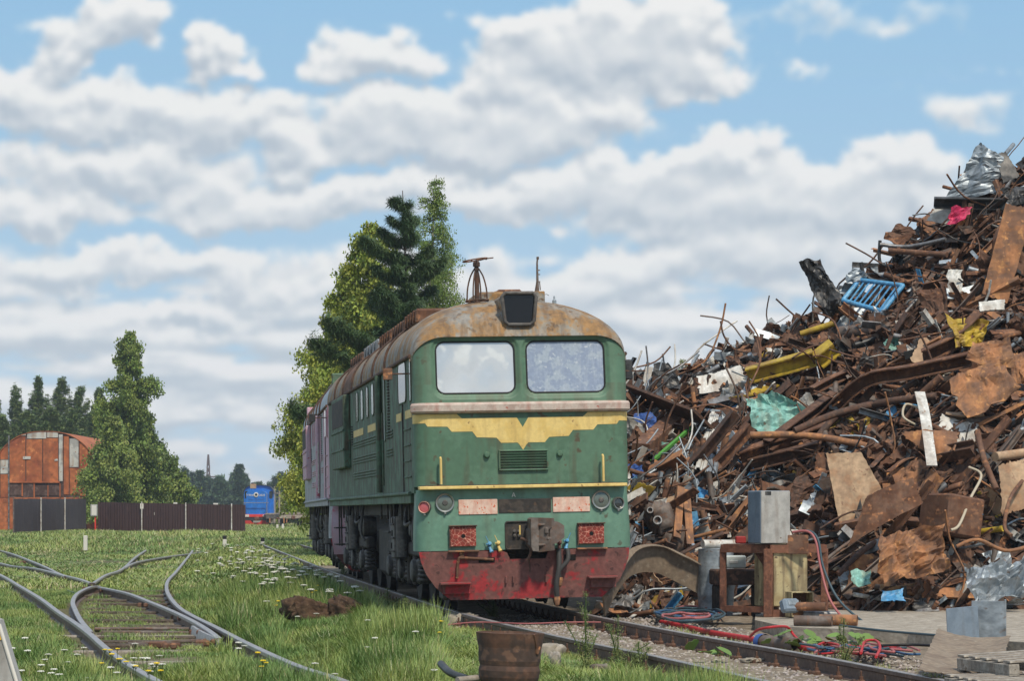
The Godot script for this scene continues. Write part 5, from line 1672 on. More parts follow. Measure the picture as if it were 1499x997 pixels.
# a dented sheet stretched over four corners (top left, top right, bottom right, bottom left); crumpled ones are built of hard facets
func dented(c: Array, nu: int, nv: int, dent: float, th: float, seed_: float, curl := 0.0, ragged := 0.0) -> MB:
	var pts := PackedVector3Array()
	var nn := ((c[1] - c[0]) as Vector3).cross(c[0] - c[3]).normalized()
	var w: float = (c[1] - c[0]).length()
	var h: float = (c[3] - c[0]).length()
	var hard := dent > 0.05
	if hard:
		nu = clampi(int(w / 0.17) + 3, 4, 10); nv = clampi(int(h / 0.17) + 3, 4, 10)
	var r := RandomNumberGenerator.new()
	r.seed = int(seed_ * 1000.0) + 17
	for b in nv:
		for a in nu:
			var u := float(a) / (nu - 1); var v := 1.0 - float(b) / (nv - 1)
			if hard:
				u += r.randf_range(-0.33, 0.33) / (nu - 1); v += r.randf_range(-0.33, 0.33) / (nv - 1)
			if ragged > 0.0 and not hard:
				if a == 0 or a == nu - 1: u = clampf(u + nz.get_noise_2d(b * 1.1 + seed_, 7.7) * ragged, -0.1, 1.1)
				if b == 0 or b == nv - 1: v += nz.get_noise_2d(a * 1.3, seed_ + 3.0) * ragged
			var p: Vector3 = (c[0] as Vector3).lerp(c[1], u).lerp((c[3] as Vector3).lerp(c[2], u), v)
			var q := Vector2(u * w + seed_, v * h + seed_ * 0.7)
			var f := (0.35 - absf(nz.get_noise_2dv(q * 0.9)) * 1.8)
			if hard: f += r.randf_range(-0.42, 0.42)
			p += nn * (f * dent + curl * w * (2.0 * u - 1.0) * (2.0 * u - 1.0))
			pts.append(p)
	var mb := MB.new()
	if hard:
		# every facet is broken again into smaller dents
		var K := 3
		var fu := (nu - 1) * K + 1; var fv := (nv - 1) * K + 1
		var fine := PackedVector3Array()
		for b in fv:
			for a in fu:
				var ia := mini(a / K, nu - 2); var ib := mini(b / K, nv - 2)
				var ta := float(a - ia * K) / K; var tb := float(b - ib * K) / K
				var k := ib * nu + ia
				var q: Vector3
				if (ia + ib) % 2 == 0:
					q = pts[k] + (pts[k + 1] - pts[k]) * ta + (pts[k + nu + 1] - pts[k + 1]) * tb if ta >= tb else pts[k] + (pts[k + nu] - pts[k]) * tb + (pts[k + nu + 1] - pts[k + nu]) * ta
				else:
					q = pts[k] + (pts[k + 1] - pts[k]) * ta + (pts[k + nu] - pts[k]) * tb if ta + tb <= 1.0 else pts[k + nu + 1] + (pts[k + nu] - pts[k + nu + 1]) * (1.0 - ta) + (pts[k + 1] - pts[k + nu + 1]) * (1.0 - tb)
				q += nn * (r.randf_range(-0.10, 0.10) * dent) + Vector3(r.randf_range(-1, 1), r.randf_range(-1, 1), 0) * 0.008
				fine.append(q)
		for b in fv - 1:
			for a in fu - 1:
				var k := b * fu + a
				var p0 := fine[k]; var p1 := fine[k + 1]; var p2 := fine[k + fu + 1]; var p3 := fine[k + fu]
				var o := nn * -th
				mb.tri(p0, p1, p2); mb.tri(p0, p2, p3)
				mb.tri(p2 + o, p1 + o, p0 + o); mb.tri(p3 + o, p2 + o, p0 + o)
	else:
		mb.slab(pts, nu, nv, th)
	return mb

func lump(t: Transform3D, s: Vector3, rough: float, seed_: float, nu := 20, nv := 12) -> MB:
	var pts := PackedVector3Array()
	for b in nv:
		for a in nu:
			var u := TAU * (1.0 - float(a) / (nu - 1)); var v := PI * (float(b) / (nv - 1) - 0.5)
			var dir := Vector3(cos(u) * cos(v), sin(v), sin(u) * cos(v))
			var q := Vector3(signf(dir.x) * pow(absf(dir.x), 0.6), signf(dir.y) * pow(absf(dir.y), 0.6), signf(dir.z) * pow(absf(dir.z), 0.6))
			var f := 1.0 + rough * (absf(nz.get_noise_3dv(dir * 1.6 + Vector3(seed_, 0, 0))) * -2.2 + 0.4 + nz.get_noise_3dv(dir * 4.0) * 0.4)
			pts.append(t * (q * s * 0.5 * f))
	var mb := MB.new()
	mb.grid(pts, nu, nv)
	return mb

var heroes := [] # [name for neighbours' labels, px, py]
var used_labels := {}

func scrap(called: String, label: String, mb: MB, m: Material, group := "") -> MeshInstance3D:
	# the piece's origin goes to its middle
	var lo := Vector3.INF; var hi := -Vector3.INF
	for p in mb.v:
		lo = lo.min(p); hi = hi.max(p)
	var c := (lo + hi) * 0.5
	for k in mb.v.size(): mb.v[k] -= c
	var o := single(called, mb, m, label, called.replace("_", " ").split(" ")[-1] if not called.begins_with("scrap") else "scrap metal", group)
	o.position = c
	return o

func build_scrap() -> void:
	nz.seed = 9
	# the mass of the heap
	var mb := MB.new()
	var pts := PackedVector3Array()
	var nu := 150; var nv := 70
	for b in nv:
		for a in nu:
			var d := 36.8 + 13.0 * b / (nv - 1)
			var p := 886.0 + 1040.0 * a / (nu - 1)
			var x := (p - MIDX) * d / F
			pts.append(Vector3(x, maxf(heap_y(x, d) + 0.35 * nz.get_noise_2d(x * 3.0, d * 3.0) - 0.12, -0.4), -d))
	mb.grid(pts, nu, nv)
	var core := single("scrap_heap", mb, M.rust_dark, "dense mass of rusty metal filling the inside of the scrap heap", "scrap heap")
	core.set_meta("kind", "stuff")
	nz.seed = 5
	hero_scrap()
	filler_scrap()
	small_scrap()

# a bar with a given section through pixels: [px, py, towards the camera]
func bar(label: String, kind: String, size: float, m: String, path: Array, near: String, asp := 1.0, twist := 0.0) -> void:
	var pts := []
	for q in path: pts.append(heap_at(q[0], q[1], 0.42 + q[2] * 0.7))
	var sp := spline(pts, 4) if pts.size() > 2 else PackedVector3Array(pts)
	var mb := MB.new()
	if kind == "O": mb.tube(sp, size / 2, 10)
	else: mb.sweep(scaled_profile(kind, size, asp), sp, Vector3(sin(twist), cos(twist), 0.3))
	scrap({"I": "steel_girder", "C": "steel_channel", "L": "angle_iron", "F": "flat_bar", "S": "square_tube", "O": "metal_pipe", "W": "metal_profile"}[kind], label, mb, M[m])
	if near: heroes.append([near, path[path.size() / 2][0], path[path.size() / 2][1]])

# a sheet through four pixel corners: [px, py, towards the camera] from top left clockwise
func sheet(called: String, label: String, m: String, c: Array, dent: float, near: String, th := 0.008, curl := 0.0, ragged := 0.06, n := 22) -> void:
	var mid := heap_d((c[0][0] + c[2][0]) / 2.0, (c[0][1] + c[2][1]) / 2.0) - 0.45
	var w := []
	for q in c: w.append(at(q[0], q[1], mid - q[2] * 0.7))
	scrap(called, label, dented(w, n, n, dent, th, c[0][0] * 0.37, curl, ragged), M[m])
	if near: heroes.append([near, (c[0][0] + c[2][0]) / 2.0, (c[0][1] + c[2][1]) / 2.0])

func hero_scrap() -> void:
	sheet("crumpled_sheet", "crumpled pale grey-green sheet on the very top of the scrap heap", "zinc", [[1432, 210, 0.2], [1466, 228, 0.4], [1462, 284, 0.5], [1384, 294, 0.1]], 0.16, "the grey-green top sheet")
	sheet("black_panel", "black panel leaning beside the topmost crumpled sheet", "charcoal", [[1456, 226, 0.3], [1472, 221, 0.3], [1492, 258, 0.5], [1468, 268, 0.5]], 0.03, "the black top panel")
	sheet("car_body_sheet", "torn black car panel under the heap's top at the right edge", "charcoal", [[1462, 276, 0.4], [1510, 268, 0.2], [1515, 300, 0.4], [1476, 300, 0.6]], 0.12, "")
	bar("long black bumper lying level below the topmost sheet", "C", 0.19, "charcoal", [[1368, 297, 0.5], [1420, 298, 0.55], [1470, 299, 0.5]], "the black bumper")
	sheet("torn_sheet", "crumpled bright pink sheet under the black bumper", "pink", [[1392, 303, 0.8], [1424, 302, 1.0], [1412, 322, 1.1], [1386, 330, 0.9]], 0.09, "the pink sheet")
	sheet("thin_sheet", "thin white sheet sticking out left of the pink sheet", "white_worn", [[1368, 304, 0.1], [1402, 306, 0.3], [1392, 330, 0.4], [1356, 322, 0.1]], 0.03, "")
	sheet("steel_plate", "big orange-brown rust plate standing at the heap's right edge", "rust_orange", [[1472, 298, 0.9], [1512, 306, 1.0], [1474, 444, 1.3], [1437, 430, 1.1]], 0.035, "the big orange-brown plate", 0.02, 0.02, 0.02)
	sheet("metal_box", "rusty bent box panel jutting left high on the heap", "rust_brown", [[1318, 324, 0.2], [1338, 338, 0.4], [1318, 366, 0.5], [1292, 348, 0.1]], 0.08, "the jutting box panel", 0.03)
	bar("rusty pipe lying level above the blue grille", "O", 0.10, "rust_brown", [[1302, 367, 0.5], [1386, 373, 0.6]], "the level rusty pipe")
	bar("pale bent pole crossing the heap under the jutting box", "O", 0.07, "steel", [[1288, 358, 0.4], [1330, 361, 0.5], [1384, 350, 0.6]], "")
	bar("thin iron rod poking out to the left above the blue grille", "O", 0.03, "rust_dark", [[1238, 356, 0.1], [1268, 372, 0.3], [1290, 386, 0.5]], "")
	bar("black bent tube frame above the blue grille", "O", 0.07, "charcoal", [[1260, 384, 0.4], [1266, 404, 0.4], [1290, 412, 0.5], [1320, 402, 0.6]], "the black tube frame")
	bar("black upright tube left of the level rusty pipe", "O", 0.06, "charcoal", [[1288, 352, 0.3], [1288, 384, 0.3], [1306, 390, 0.4]], "")
	sheet("crumpled_duct", "crumpled dark grey sheet strip standing up on the heap's left shoulder", "charcoal", [[1168, 382, 0.4], [1198, 378, 0.5], [1244, 458, 0.6], [1208, 462, 0.5]], 0.16, "the dark standing strip", 0.01)
	sheet("crumpled_foil", "silvery crumpled foil sheet between dark strip and blue grille", "zinc", [[1248, 390, 0.3], [1272, 402, 0.4], [1258, 436, 0.5], [1228, 430, 0.3]], 0.14, "")
	# blue grille
	var c0 := heap_at(1258, 410, 0.7); var c1 := heap_at(1322, 418, 0.7); var c2 := heap_at(1292, 456, 1.0); var c3 := heap_at(1234, 440, 0.9)
	var g := thing("blue_grille", "bright blue slatted metal rack lying high on the heap", "rack", Transform3D(Basis(), c0))
	for k in 4:
		var e = [[c0, c1], [c1, c2], [c2, c3], [c3, c0]][k]
		var mb := MB.new(); mb.rod(e[0] - c0, e[1] - c0, 0.045, 6); part("frame_bar", mb, M.blue_worn, g)
	for k in range(1, 8):
		var mb := MB.new()
		mb.sweep(scaled_profile("F", 0.05, 0.5), PackedVector3Array([c0.lerp(c1, k / 8.0) - c0, c3.lerp(c2, k / 8.0) - c0 + Vector3(0, rng.randf_range(-0.05, 0.05), 0)])); part("slat", mb, M.blue_worn, g)
	heroes.append(["the blue grille", 1276, 430])
	sheet("thin_sheet", "light grey sheet draped below the dark standing strip", "zinc", [[1236, 456, 0.4], [1254, 470, 0.5], [1222, 506, 0.6], [1200, 498, 0.4]], 0.08, "")
	bar("olive pole lying left below the dark standing strip", "O", 0.11, "yellow_worn", [[1172, 489, 0.3], [1222, 473, 0.5]], "the olive pole")
	bar("thick rusty pipe end below the blue grille", "O", 0.22, "rust_grey", [[1230, 487, 0.7], [1286, 482, 0.5]], "")
	sheet("crumpled_sheet", "crumpled mustard-yellow sheet right of the rust sheets", "yellow_worn", [[1386, 462, 0.9], [1446, 468, 1.0], [1440, 506, 1.3], [1398, 508, 1.2]], 0.17, "the crumpled yellow sheet")
	bar("rusty channel bent upward across the yellow sheet", "C", 0.22, "rust_brown", [[1352, 522, 0.6], [1400, 498, 0.9], [1436, 464, 0.9]], "")
	sheet("white_trough", "short white trough lying below the big orange-brown plate", "white_worn", [[1432, 442, 0.7], [1470, 438, 0.7], [1470, 452, 0.9], [1434, 456, 0.9]], 0.03, "the white trough", 0.04)
	sheet("bent_plate", "large triangular bent rust sheet left of the yellow sheet", "rust_brown", [[1338, 424, 0.2], [1386, 420, 0.5], [1392, 492, 0.8], [1372, 486, 0.7]], 0.08, "the triangular rust sheet", 0.012, 0.0, 0.03)
	sheet("bent_plate", "orange rounded rust sheet above the large bent plate", "rust_orange", [[1422, 502, 0.6], [1474, 498, 0.6], [1482, 540, 0.9], [1416, 530, 0.8]], 0.10, "the rounded orange sheet", 0.012, 0.14)
	sheet("bent_plate", "largest dark-orange bent plate at the right of the heap", "rust_orange", [[1388, 556, 0.6], [1458, 524, 0.7], [1496, 568, 1.2], [1412, 616, 1.2]], 0.06, "the largest bent plate", 0.02, 0.04, 0.02)
	sheet("bent_plate", "curved rust sheet at the right picture edge above the largest bent plate", "rust_orange", [[1462, 520, 0.3], [1510, 512, 0.4], [1512, 566, 0.6], [1484, 560, 0.6]], 0.08, "")
	bar("yellow steel beam sloping across the heap's left half", "I", 0.26, "yellow_worn", [[1094, 550, 1.2], [1150, 535, 1.25], [1192, 523, 1.2]], "the yellow beam", 1.0, 0.3)
	bar("short yellow beam end beside the long yellow beam", "I", 0.26, "yellow_worn", [[1196, 528, 1.1], [1222, 508, 1.0]], "", 1.0, 0.4)
	bar("olive steel beam half buried below the white panel", "C", 0.26, "yellow_worn", [[1072, 592, 0.4], [1100, 586, 0.5], [1136, 572, 0.2]], "")
	sheet("car_bonnet", "large crumpled turquoise sheet with rusty creases", "teal_worn", [[1094, 582, 1.0], [1142, 576, 1.2], [1208, 618, 1.5], [1108, 640, 1.6]], 0.17, "the turquoise sheet", 0.01, 0.05, 0.06, 30)
	sheet("white_sheet", "white panel lying on the heap's left crest", "white_worn", [[1020, 552, 0.8], [1084, 534, 0.8], [1094, 566, 1.2], [1024, 576, 1.2]], 0.04, "the white crest panel")
	sheet("thin_sheet", "pale blue thin sheet just right of the white crest panel", "zinc", [[1090, 566, 0.5], [1126, 552, 0.5], [1120, 580, 0.7], [1086, 584, 0.7]], 0.03, "")
	sheet("crumpled_sheet", "dark grey crumpled sheet on the heap's left end", "charcoal", [[958, 530, 0.2], [980, 530, 0.3], [996, 568, 0.5], [952, 566, 0.4]], 0.13, "the dark left-end sheet")
	bar("broad dark brown steel plank tilted down to the right near the locomotive", "F", 0.52, "rust_dark", [[926, 574, 0.9], [1030, 614, 1.4]], "the broad dark plank", 0.5, 0.9)
	bar("square rusty duct pointing down left beside the locomotive", "S", 0.30, "rust_brown", [[938, 660, 1.2], [990, 616, 0.3]], "the square duct", 0.8)
	bar("thin bright green strip crossing behind the square duct", "S", 0.05, "green_bright", [[954, 676, 0.9], [1014, 624, 0.8]], "the green strip")
	for k in 4:
		bar(["white window profile, outermost left of four leaning together", "white window profile, second of four leaning together", "grey window profile, third of four leaning together", "grey window profile, rightmost of four leaning together"][k], "W", 0.10, "white_worn" if k < 2 else "zinc", [[1022 + k * 8, 686 + k * 3, 0.6 + k * 0.1], [1044 + k * 6, 604 + k * 4, 0.3]], "the leaning window profiles" if k == 1 else "", 1.0, 0.4 * k)
	bar("rusty beam rising to the right below the turquoise sheet", "I", 0.24, "rust_brown", [[1084, 670, 0.8], [1150, 648, 0.85], [1212, 628, 0.7]], "the rising rusty beam")
	bar("second rusty beam lying under the rising one", "I", 0.2, "rust_dark", [[1098, 680, 0.7], [1200, 655, 0.6]], "")
	bar("dark beam crossing over the turquoise sheet's right corner", "C", 0.18, "rust_dark", [[1124, 652, 1.1], [1222, 580, 0.8]], "")
	bar("longest curved rust channel sweeping up to the right", "C", 0.22, "rust_brown", [[1196, 622, 0.7], [1262, 560, 0.9], [1330, 545, 0.9], [1420, 526, 0.6]], "the longest curved channel")
	bar("bowed rust pipe running under the curved channel", "O", 0.12, "rust_dark", [[1190, 650, 0.7], [1230, 606, 0.9], [1300, 588, 0.9], [1370, 580, 0.7]], "")
	bar("bent grey tube standing before the turquoise sheet's right end", "O", 0.10, "rust_grey", [[1222, 548, 0.8], [1222, 585, 1.0], [1206, 628, 1.0], [1224, 660, 1.0]], "")
	sheet("bent_plate", "tall tan plate standing upright right of the white cabinet", "rust_tan", [[1209, 664, 1.3], [1260, 661, 1.3], [1298, 730, 1.5], [1234, 798, 1.7]], 0.03, "the tall tan plate", 0.012, 0.03, 0.02)
	sheet("tread_plate", "dark brown patterned plate curling out from the tall tan plate", "rust_brown", [[1266, 726, 1.95], [1332, 698, 1.6], [1347, 736, 1.7], [1238, 799, 2.0]], 0.02, "the curling brown plate", 0.01, 0.10, 0.03)
	sheet("crumpled_sheet", "bright orange crumpled rust sheet below the curling plate", "rust_orange", [[1286, 786, 1.0], [1376, 768, 0.9], [1392, 830, 1.2], [1290, 858, 1.3]], 0.20, "the orange crumpled sheet", 0.01, 0.02, 0.1, 28)
	var mb := MB.new()
	mb.box(Transform3D(Basis(Vector3.UP, 0.5) * Basis(Vector3.BACK, -0.15), heap_at(1392, 756, 0.6)), Vector3(0.66, 0.6, 0.7), 0.03)
	scrap("metal_box", "closed brown steel box lying right of the curling plate", mb, M.rust_brown); heroes.append(["the brown steel box", 1392, 756])
	mb = MB.new()
	mb.lathe(Transform3D(Basis(Vector3.BACK, -PI / 2 + 0.05), at(1328, 829, 38.2)), pv([0.0, 0.0, 0.2, 0.0, 0.21, 0.03, 0.2, 0.05, 0.2, 0.55, 0.21, 0.58, 0.19, 0.6, 0.0, 0.6]), 22)
	scrap("metal_drum", "dull brown-grey drum lying on its side below the steel box", mb, M.rust_grey); heroes.append(["the lying drum", 1356, 829])
	sheet("bent_plate", "shallow orange dish of sheet metal in the middle of the heap", "rust_orange", [[1318, 630, 0.7], [1404, 628, 0.8], [1398, 652, 1.1], [1372, 672, 1.1]], 0.04, "the shallow orange dish", 0.01, -0.1)
	sheet("bent_plate", "tan rust sheet hanging at the right edge, lower half", "rust_tan", [[1462, 682, 0.7], [1510, 668, 0.7], [1512, 742, 1.0], [1466, 754, 1.0]], 0.05, "the tan edge sheet")
	bar("white flaking bar standing upright in mid heap", "F", 0.16, "white_worn", [[1346, 574, 0.9], [1354, 610, 1.0], [1364, 682, 1.0]], "the white upright bar", 0.6)
	bar("pale pipe stub at the right edge above the tan edge sheet", "O", 0.15, "rust_tan", [[1456, 669, 0.8], [1510, 662, 0.6]], "")
	sheet("crumpled_sheet", "heavily crumpled grey aluminium sheet low at the right edge", "zinc", [[1412, 836, 1.0], [1508, 818, 0.9], [1512, 868, 1.3], [1426, 882, 1.4]], 0.24, "the crumpled aluminium", 0.006, 0.0, 0.08, 34)
	# engine block
	var eb := at(968, 768, 39.6)
	var en := thing("engine_block", "grey grimy engine block beside the locomotive's corner", "engine", Transform3D(Basis(Vector3.BACK, 0.25), eb))
	part("housing", lump(Transform3D(Basis(), Vector3(0, 0.1, 0)), Vector3(0.42, 0.5, 0.5), 0.3, 3.0), M.rust_grey, en)
	part("lower_housing", lump(Transform3D(Basis(), Vector3(0.14, -0.28, 0)), Vector3(0.4, 0.5, 0.46), 0.3, 8.0), M.rust_grey, en)
	mb = MB.new(); mb.lathe(Transform3D(Basis(Vector3.RIGHT, 1.3), Vector3(-0.05, 0.06, 0.2)), pv([0.07, 0.0, 0.07, 0.1, 0.05, 0.1, 0.045, 0.04, 0.0, 0.04]), 14); part("port", mb, M.steel, en)
	mb = MB.new(); mb.lathe(Transform3D(Basis(Vector3.RIGHT, 1.3), Vector3(-0.12, 0.24, 0.18)), pv([0.05, 0.0, 0.05, 0.08, 0.035, 0.08, 0.03, 0.03, 0.0, 0.03]), 12); part("port", mb, M.steel, en)
	heroes.append(["the engine block", 968, 768])
	# the grey rusty duct that bows out beside the plough
	mb = MB.new()
	var dp := []
	for q in [[884, 886, 35.6], [902, 850, 36.0], [926, 822, 36.6], [962, 818, 37.0], [1000, 834, 37.0], [1040, 856, 37.0]]: dp.append(at(q[0], q[1], q[2]))
	mb.sweep(pv([-0.012, -0.2, 0.012, -0.2, 0.012, 0.18, 0.10, 0.19, 0.10, 0.2, -0.012, 0.2]), spline(dp, 6), Vector3(0.1, 1, 0.15))
	scrap("metal_channel", "wide bent grey-and-rust channel bowing out beside the red plough", mb, M.dull_brown); heroes.append(["the wide bent channel", 970, 822])
	for q in [[990, 790, 996, 716, "orange rusty post beside the engine block"], [1010, 800, 1004, 720, "second orange rusty post right of the engine block"]]:
		mb = MB.new(); mb.sweep(scaled_profile("C", 0.13), PackedVector3Array([at(q[0], q[1], 39.3), at(q[2], q[3], 39.9)]), Vector3(0.2, 0.1, 1))
		scrap("steel_post", q[4], mb, M.rust_orange)
	heroes.append(["the orange posts", 1000, 760])
	# loose wires
	var wi := [["long dark wire curling up from the heap's left crest", "rust_dark", 0.018, [[1055, 470, 0.3], [1060, 492, 0.3], [1076, 512, 0.3], [1098, 516, 0.4]]], ["pale wire hanging down over the brown steel box", "wire_pale", 0.022, [[1418, 684, 1.2], [1436, 696, 1.3], [1420, 730, 1.4], [1404, 768, 1.5], [1392, 776, 1.5]]], ["wire looped in mid heap left of the white bar", "wire_pale", 0.02, [[1340, 622, 1.0], [1322, 610, 1.1], [1326, 592, 1.1], [1346, 598, 1.0]]], ["rusty bent rod at the right edge before the tan sheet", "rust_brown", 0.03, [[1496, 704, 1.6], [1478, 730, 1.7], [1470, 770, 1.7], [1480, 784, 1.7]]], ["rusty rod bowing along the heap near the locomotive", "rust_brown", 0.04, [[920, 688, 1.2], [955, 696, 1.3], [985, 686, 1.2], [1008, 672, 1.0]]],
		["rusty cable tangle end right of the crumpled aluminium", "rust_orange", 0.03, [[1400, 800, 1.4], [1430, 790, 1.5], [1470, 806, 1.5], [1505, 800, 1.5]]], ["thin rusty stick leaning in the heap's lower right", "rust_brown", 0.05, [[1430, 632, 1.3], [1440, 672, 1.3], [1458, 716, 1.3]]]]
	for w in wi:
		mb = MB.new()
		var pp := []
		for q in w[3]: pp.append(heap_at(q[0], q[1], q[2] * 0.8))
		mb.tube(spline(pp, 6), w[2], 6)
		scrap("loose_wire", w[0], mb, M[w[1]])
	for q in [[944, 622, "deep_blue", "crumpled deep blue sheeting beside the locomotive window", 30, 36], [930, 690, "deep_blue", "small blue scrap hard against the locomotive's side", 22, 20], [1420, 746, "blue_worn", "flat light blue strip left of the brown steel box", 34, 12], [1396, 410, "white_worn", "white paper-like sheet in the upper heap", 22, 34], [1176, 872, "teal_worn", "small turquoise crumpled piece on the ground behind the cabinet", 18, 16], [1260, 845, "teal_worn", "greenish flat glassy sheet on the ground at the heap's foot", 26, 22], [1306, 872, "blue_worn", "blue-grey flat sheet on the ground at the heap's foot", 34, 16]]:
		sheet("thin_sheet", q[3], q[2], [[q[0] - q[4] / 2.0, q[1] - q[5] / 2.0, 0.5], [q[0] + q[4] / 2.0, q[1] - q[5] / 2.4, 0.6], [q[0] + q[4] / 1.8, q[1] + q[5] / 2.0, 0.9], [q[0] - q[4] / 2.4, q[1] + q[5] / 1.8, 0.8]], 0.08, "")

# nearest big piece, as words
func beside(px: float, py: float) -> String:
	var best = heroes[0]; var bd := INF
	for h in heroes:
		var dd := Vector2((h[1] - px), (h[2] - py)).length()
		if dd < bd:
			bd = dd; best = h
	var dx: float = px - best[1]; var dy: float = py - best[2]
	var w := ""
	if absf(dy) > absf(dx) * 2.0: w = "above" if dy < 0 else "below"
	elif absf(dx) > absf(dy) * 2.0: w = "left of" if dx < 0 else "right of"
	elif dy < 0: w = "up left of" if dx < 0 else "up right of"
	else: w = "down left of" if dx < 0 else "down right of"
	if bd < 14.0: w = "lying on"
	return w + " " + best[0]

const KIND_WORDS := {"I": ["steel_girder", "steel beam"], "C": ["steel_channel", "channel"], "L": ["angle_iron", "angle iron"], "F": ["flat_bar", "flat bar"], "S": ["square_tube", "square tube"], "O": ["metal_pipe", "pipe"], "W": ["metal_profile", "profile"], "sheet": ["metal_sheet", "sheet"], "plate": ["steel_plate", "plate"]}
const TONES := [["rust_brown", "rusty brown", 30], ["rust_dark", "dark rusty", 26], ["rust_orange", "orange rusty", 14], ["rust_grey", "grey rusty", 13], ["rust_tan", "tan rusty", 7], ["steel", "grey steel", 8], ["zinc", "light grey", 8], ["white_worn", "white painted", 6], ["charcoal", "black", 6], ["blue_worn", "light blue", 1], ["yellow_worn", "mustard", 2], ["teal_worn", "turquoise", 1]]

func pick_tone() -> Array:
	var r := rng.randf() * 122.0
	for t in TONES:
		r -= t[2]
		if r <= 0.0: return t
	return TONES[0]

func filler_scrap() -> void:
	rng.seed = 77
	var made := 0
	var tries := 0
	var words := ["second", "third", "fourth", "fifth", "sixth"]
	while made < 300 and tries < 6000:
		tries += 1
		var px := rng.randf_range(905, 1535)
		var top := HORIZON - (ridge_y(px) - EYE) * F / CREST
		var py := rng.randf_range(top + 4, 868)
		if px > 1015 and px < 1210 and py > 790: continue
		var d := heap_d(px, py)
		if d > 45.9: continue
		var c := at(px, py, d - rng.randf_range(0.05, 0.4))
		var tone := pick_tone()
		var clash := false
		for h in heroes:
			if absf(h[1] - px) < 30.0 and absf(h[2] - py) < 20.0: clash = true
		if clash: continue
		var r := rng.randf()
		var kind: String = "I" if r < 0.10 else "C" if r < 0.27 else "L" if r < 0.38 else "F" if r < 0.52 else "S" if r < 0.58 else "O" if r < 0.72 else "W" if r < 0.76 else "plate" if r < 0.88 else "sheet"
		var long := 0.8 + 2.6 * pow(rng.randf(), 1.4) if tone[2] > 9 else rng.randf_range(0.5, 0.9)
		var ang := deg_to_rad(rng.randfn(27, 17) if rng.randf() < 0.62 else rng.randfn(-28, 24))
		var bent := 0.0
		if long > 1.6 and rng.randf() < 0.75:
			ang = deg_to_rad(rng.randfn(24, 9))
		var dir := Vector3(cos(ang), sin(ang), 0)
		dir = Basis(Vector3.UP, rng.randf_range(-0.7, 0.5)) * dir
		dir = (dir + Vector3(0, -0.25, 0.3) * rng.randf_range(-0.5, 0.9)).normalized()
		var mb := MB.new()
		if kind == "sheet" or kind == "plate":
			var w := rng.randf_range(0.35, 0.95); var h := rng.randf_range(0.25, 0.7)
			var up := dir.cross(Vector3(rng.randf_range(-0.4, 0.4), rng.randf_range(0.1, 0.9), 1)).normalized() * -1.0
			if up.y < 0: up = -up
			var k := rng.randf_range(0.6, 1.1)
			var cs := [c - dir * w / 2 + up * h / 2, c + dir * w / 2 * k + up * h / 2, c + dir * w / 2 - up * h / 2, c - dir * w / 2 * k - up * h / 2 * rng.randf_range(0.6, 1.2)]
			mb = dented(cs, 16, 16, (0.13 if kind == "sheet" else 0.025) * rng.randf_range(0.5, 1.3), 0.006 if kind == "sheet" else 0.016, px * 0.37, rng.randf_range(-0.1, 0.16), 0.06)
			long = w
		else:
			var size := {"I": rng.randf_range(0.12, 0.24), "C": rng.randf_range(0.1, 0.22), "L": rng.randf_range(0.06, 0.16), "F": rng.randf_range(0.08, 0.24), "S": rng.randf_range(0.05, 0.16), "O": rng.randf_range(0.04, 0.14), "W": 0.12}[kind] as float
			bent = rng.randfn(0, 0.09)
			if long > 1.6: bent = clampf(bent, -0.06, 0.06)
			var bend := bent * long
			var side := dir.cross(Vector3(0.2, 0.3, 1)).normalized()
			var pp := []
			for j in 5:
				var t := j / 4.0 - 0.5
				pp.append(c + dir * long * t + side * bend * (1.0 - 4.0 * t * t) + Vector3(0, 0.08 * bend * sin(t * 9.0), 0))
			var over := false
			for e in pp:
				var ex: float = MIDX + e.x / -e.z * F; var ey: float = HORIZON - (e.y - EYE) / -e.z * F
				for h in heroes:
					if absf(h[1] - ex) < 26.0 and absf(h[2] - ey) < 17.0: over = true
			if over: continue
			var sp := spline(pp, 3)
			if kind == "O": mb.tube(sp, size / 2, 9)
			else: mb.sweep(scaled_profile(kind, size), sp, Vector3(rng.randf_range(-1, 1), rng.randf_range(0.2, 1), rng.randf_range(-0.5, 1)))
		var kw = KIND_WORDS[kind]
		var shape := ("very long " if long > 2.4 else "long " if long > 1.6 else "short " if long < 1.05 else "") + ("bowed " if absf(bent) > 0.055 else "") if not (kind in ["sheet", "plate"]) else ("dented " if kind == "sheet" else "")
		var lab: String = "%s%s %s %s" % [shape, tone[1], kw[1], beside(px, py)]
		var n: int = used_labels.get(lab, 0)
		used_labels[lab] = n + 1
		if n > 0: continue # a piece like this one lies there already
		scrap(kw[0], lab, mb, M[tone[0]], "pieces of the scrap heap")
		made += 1
	# the beams that close the heap towards the right, outside the frame, are part of the mass

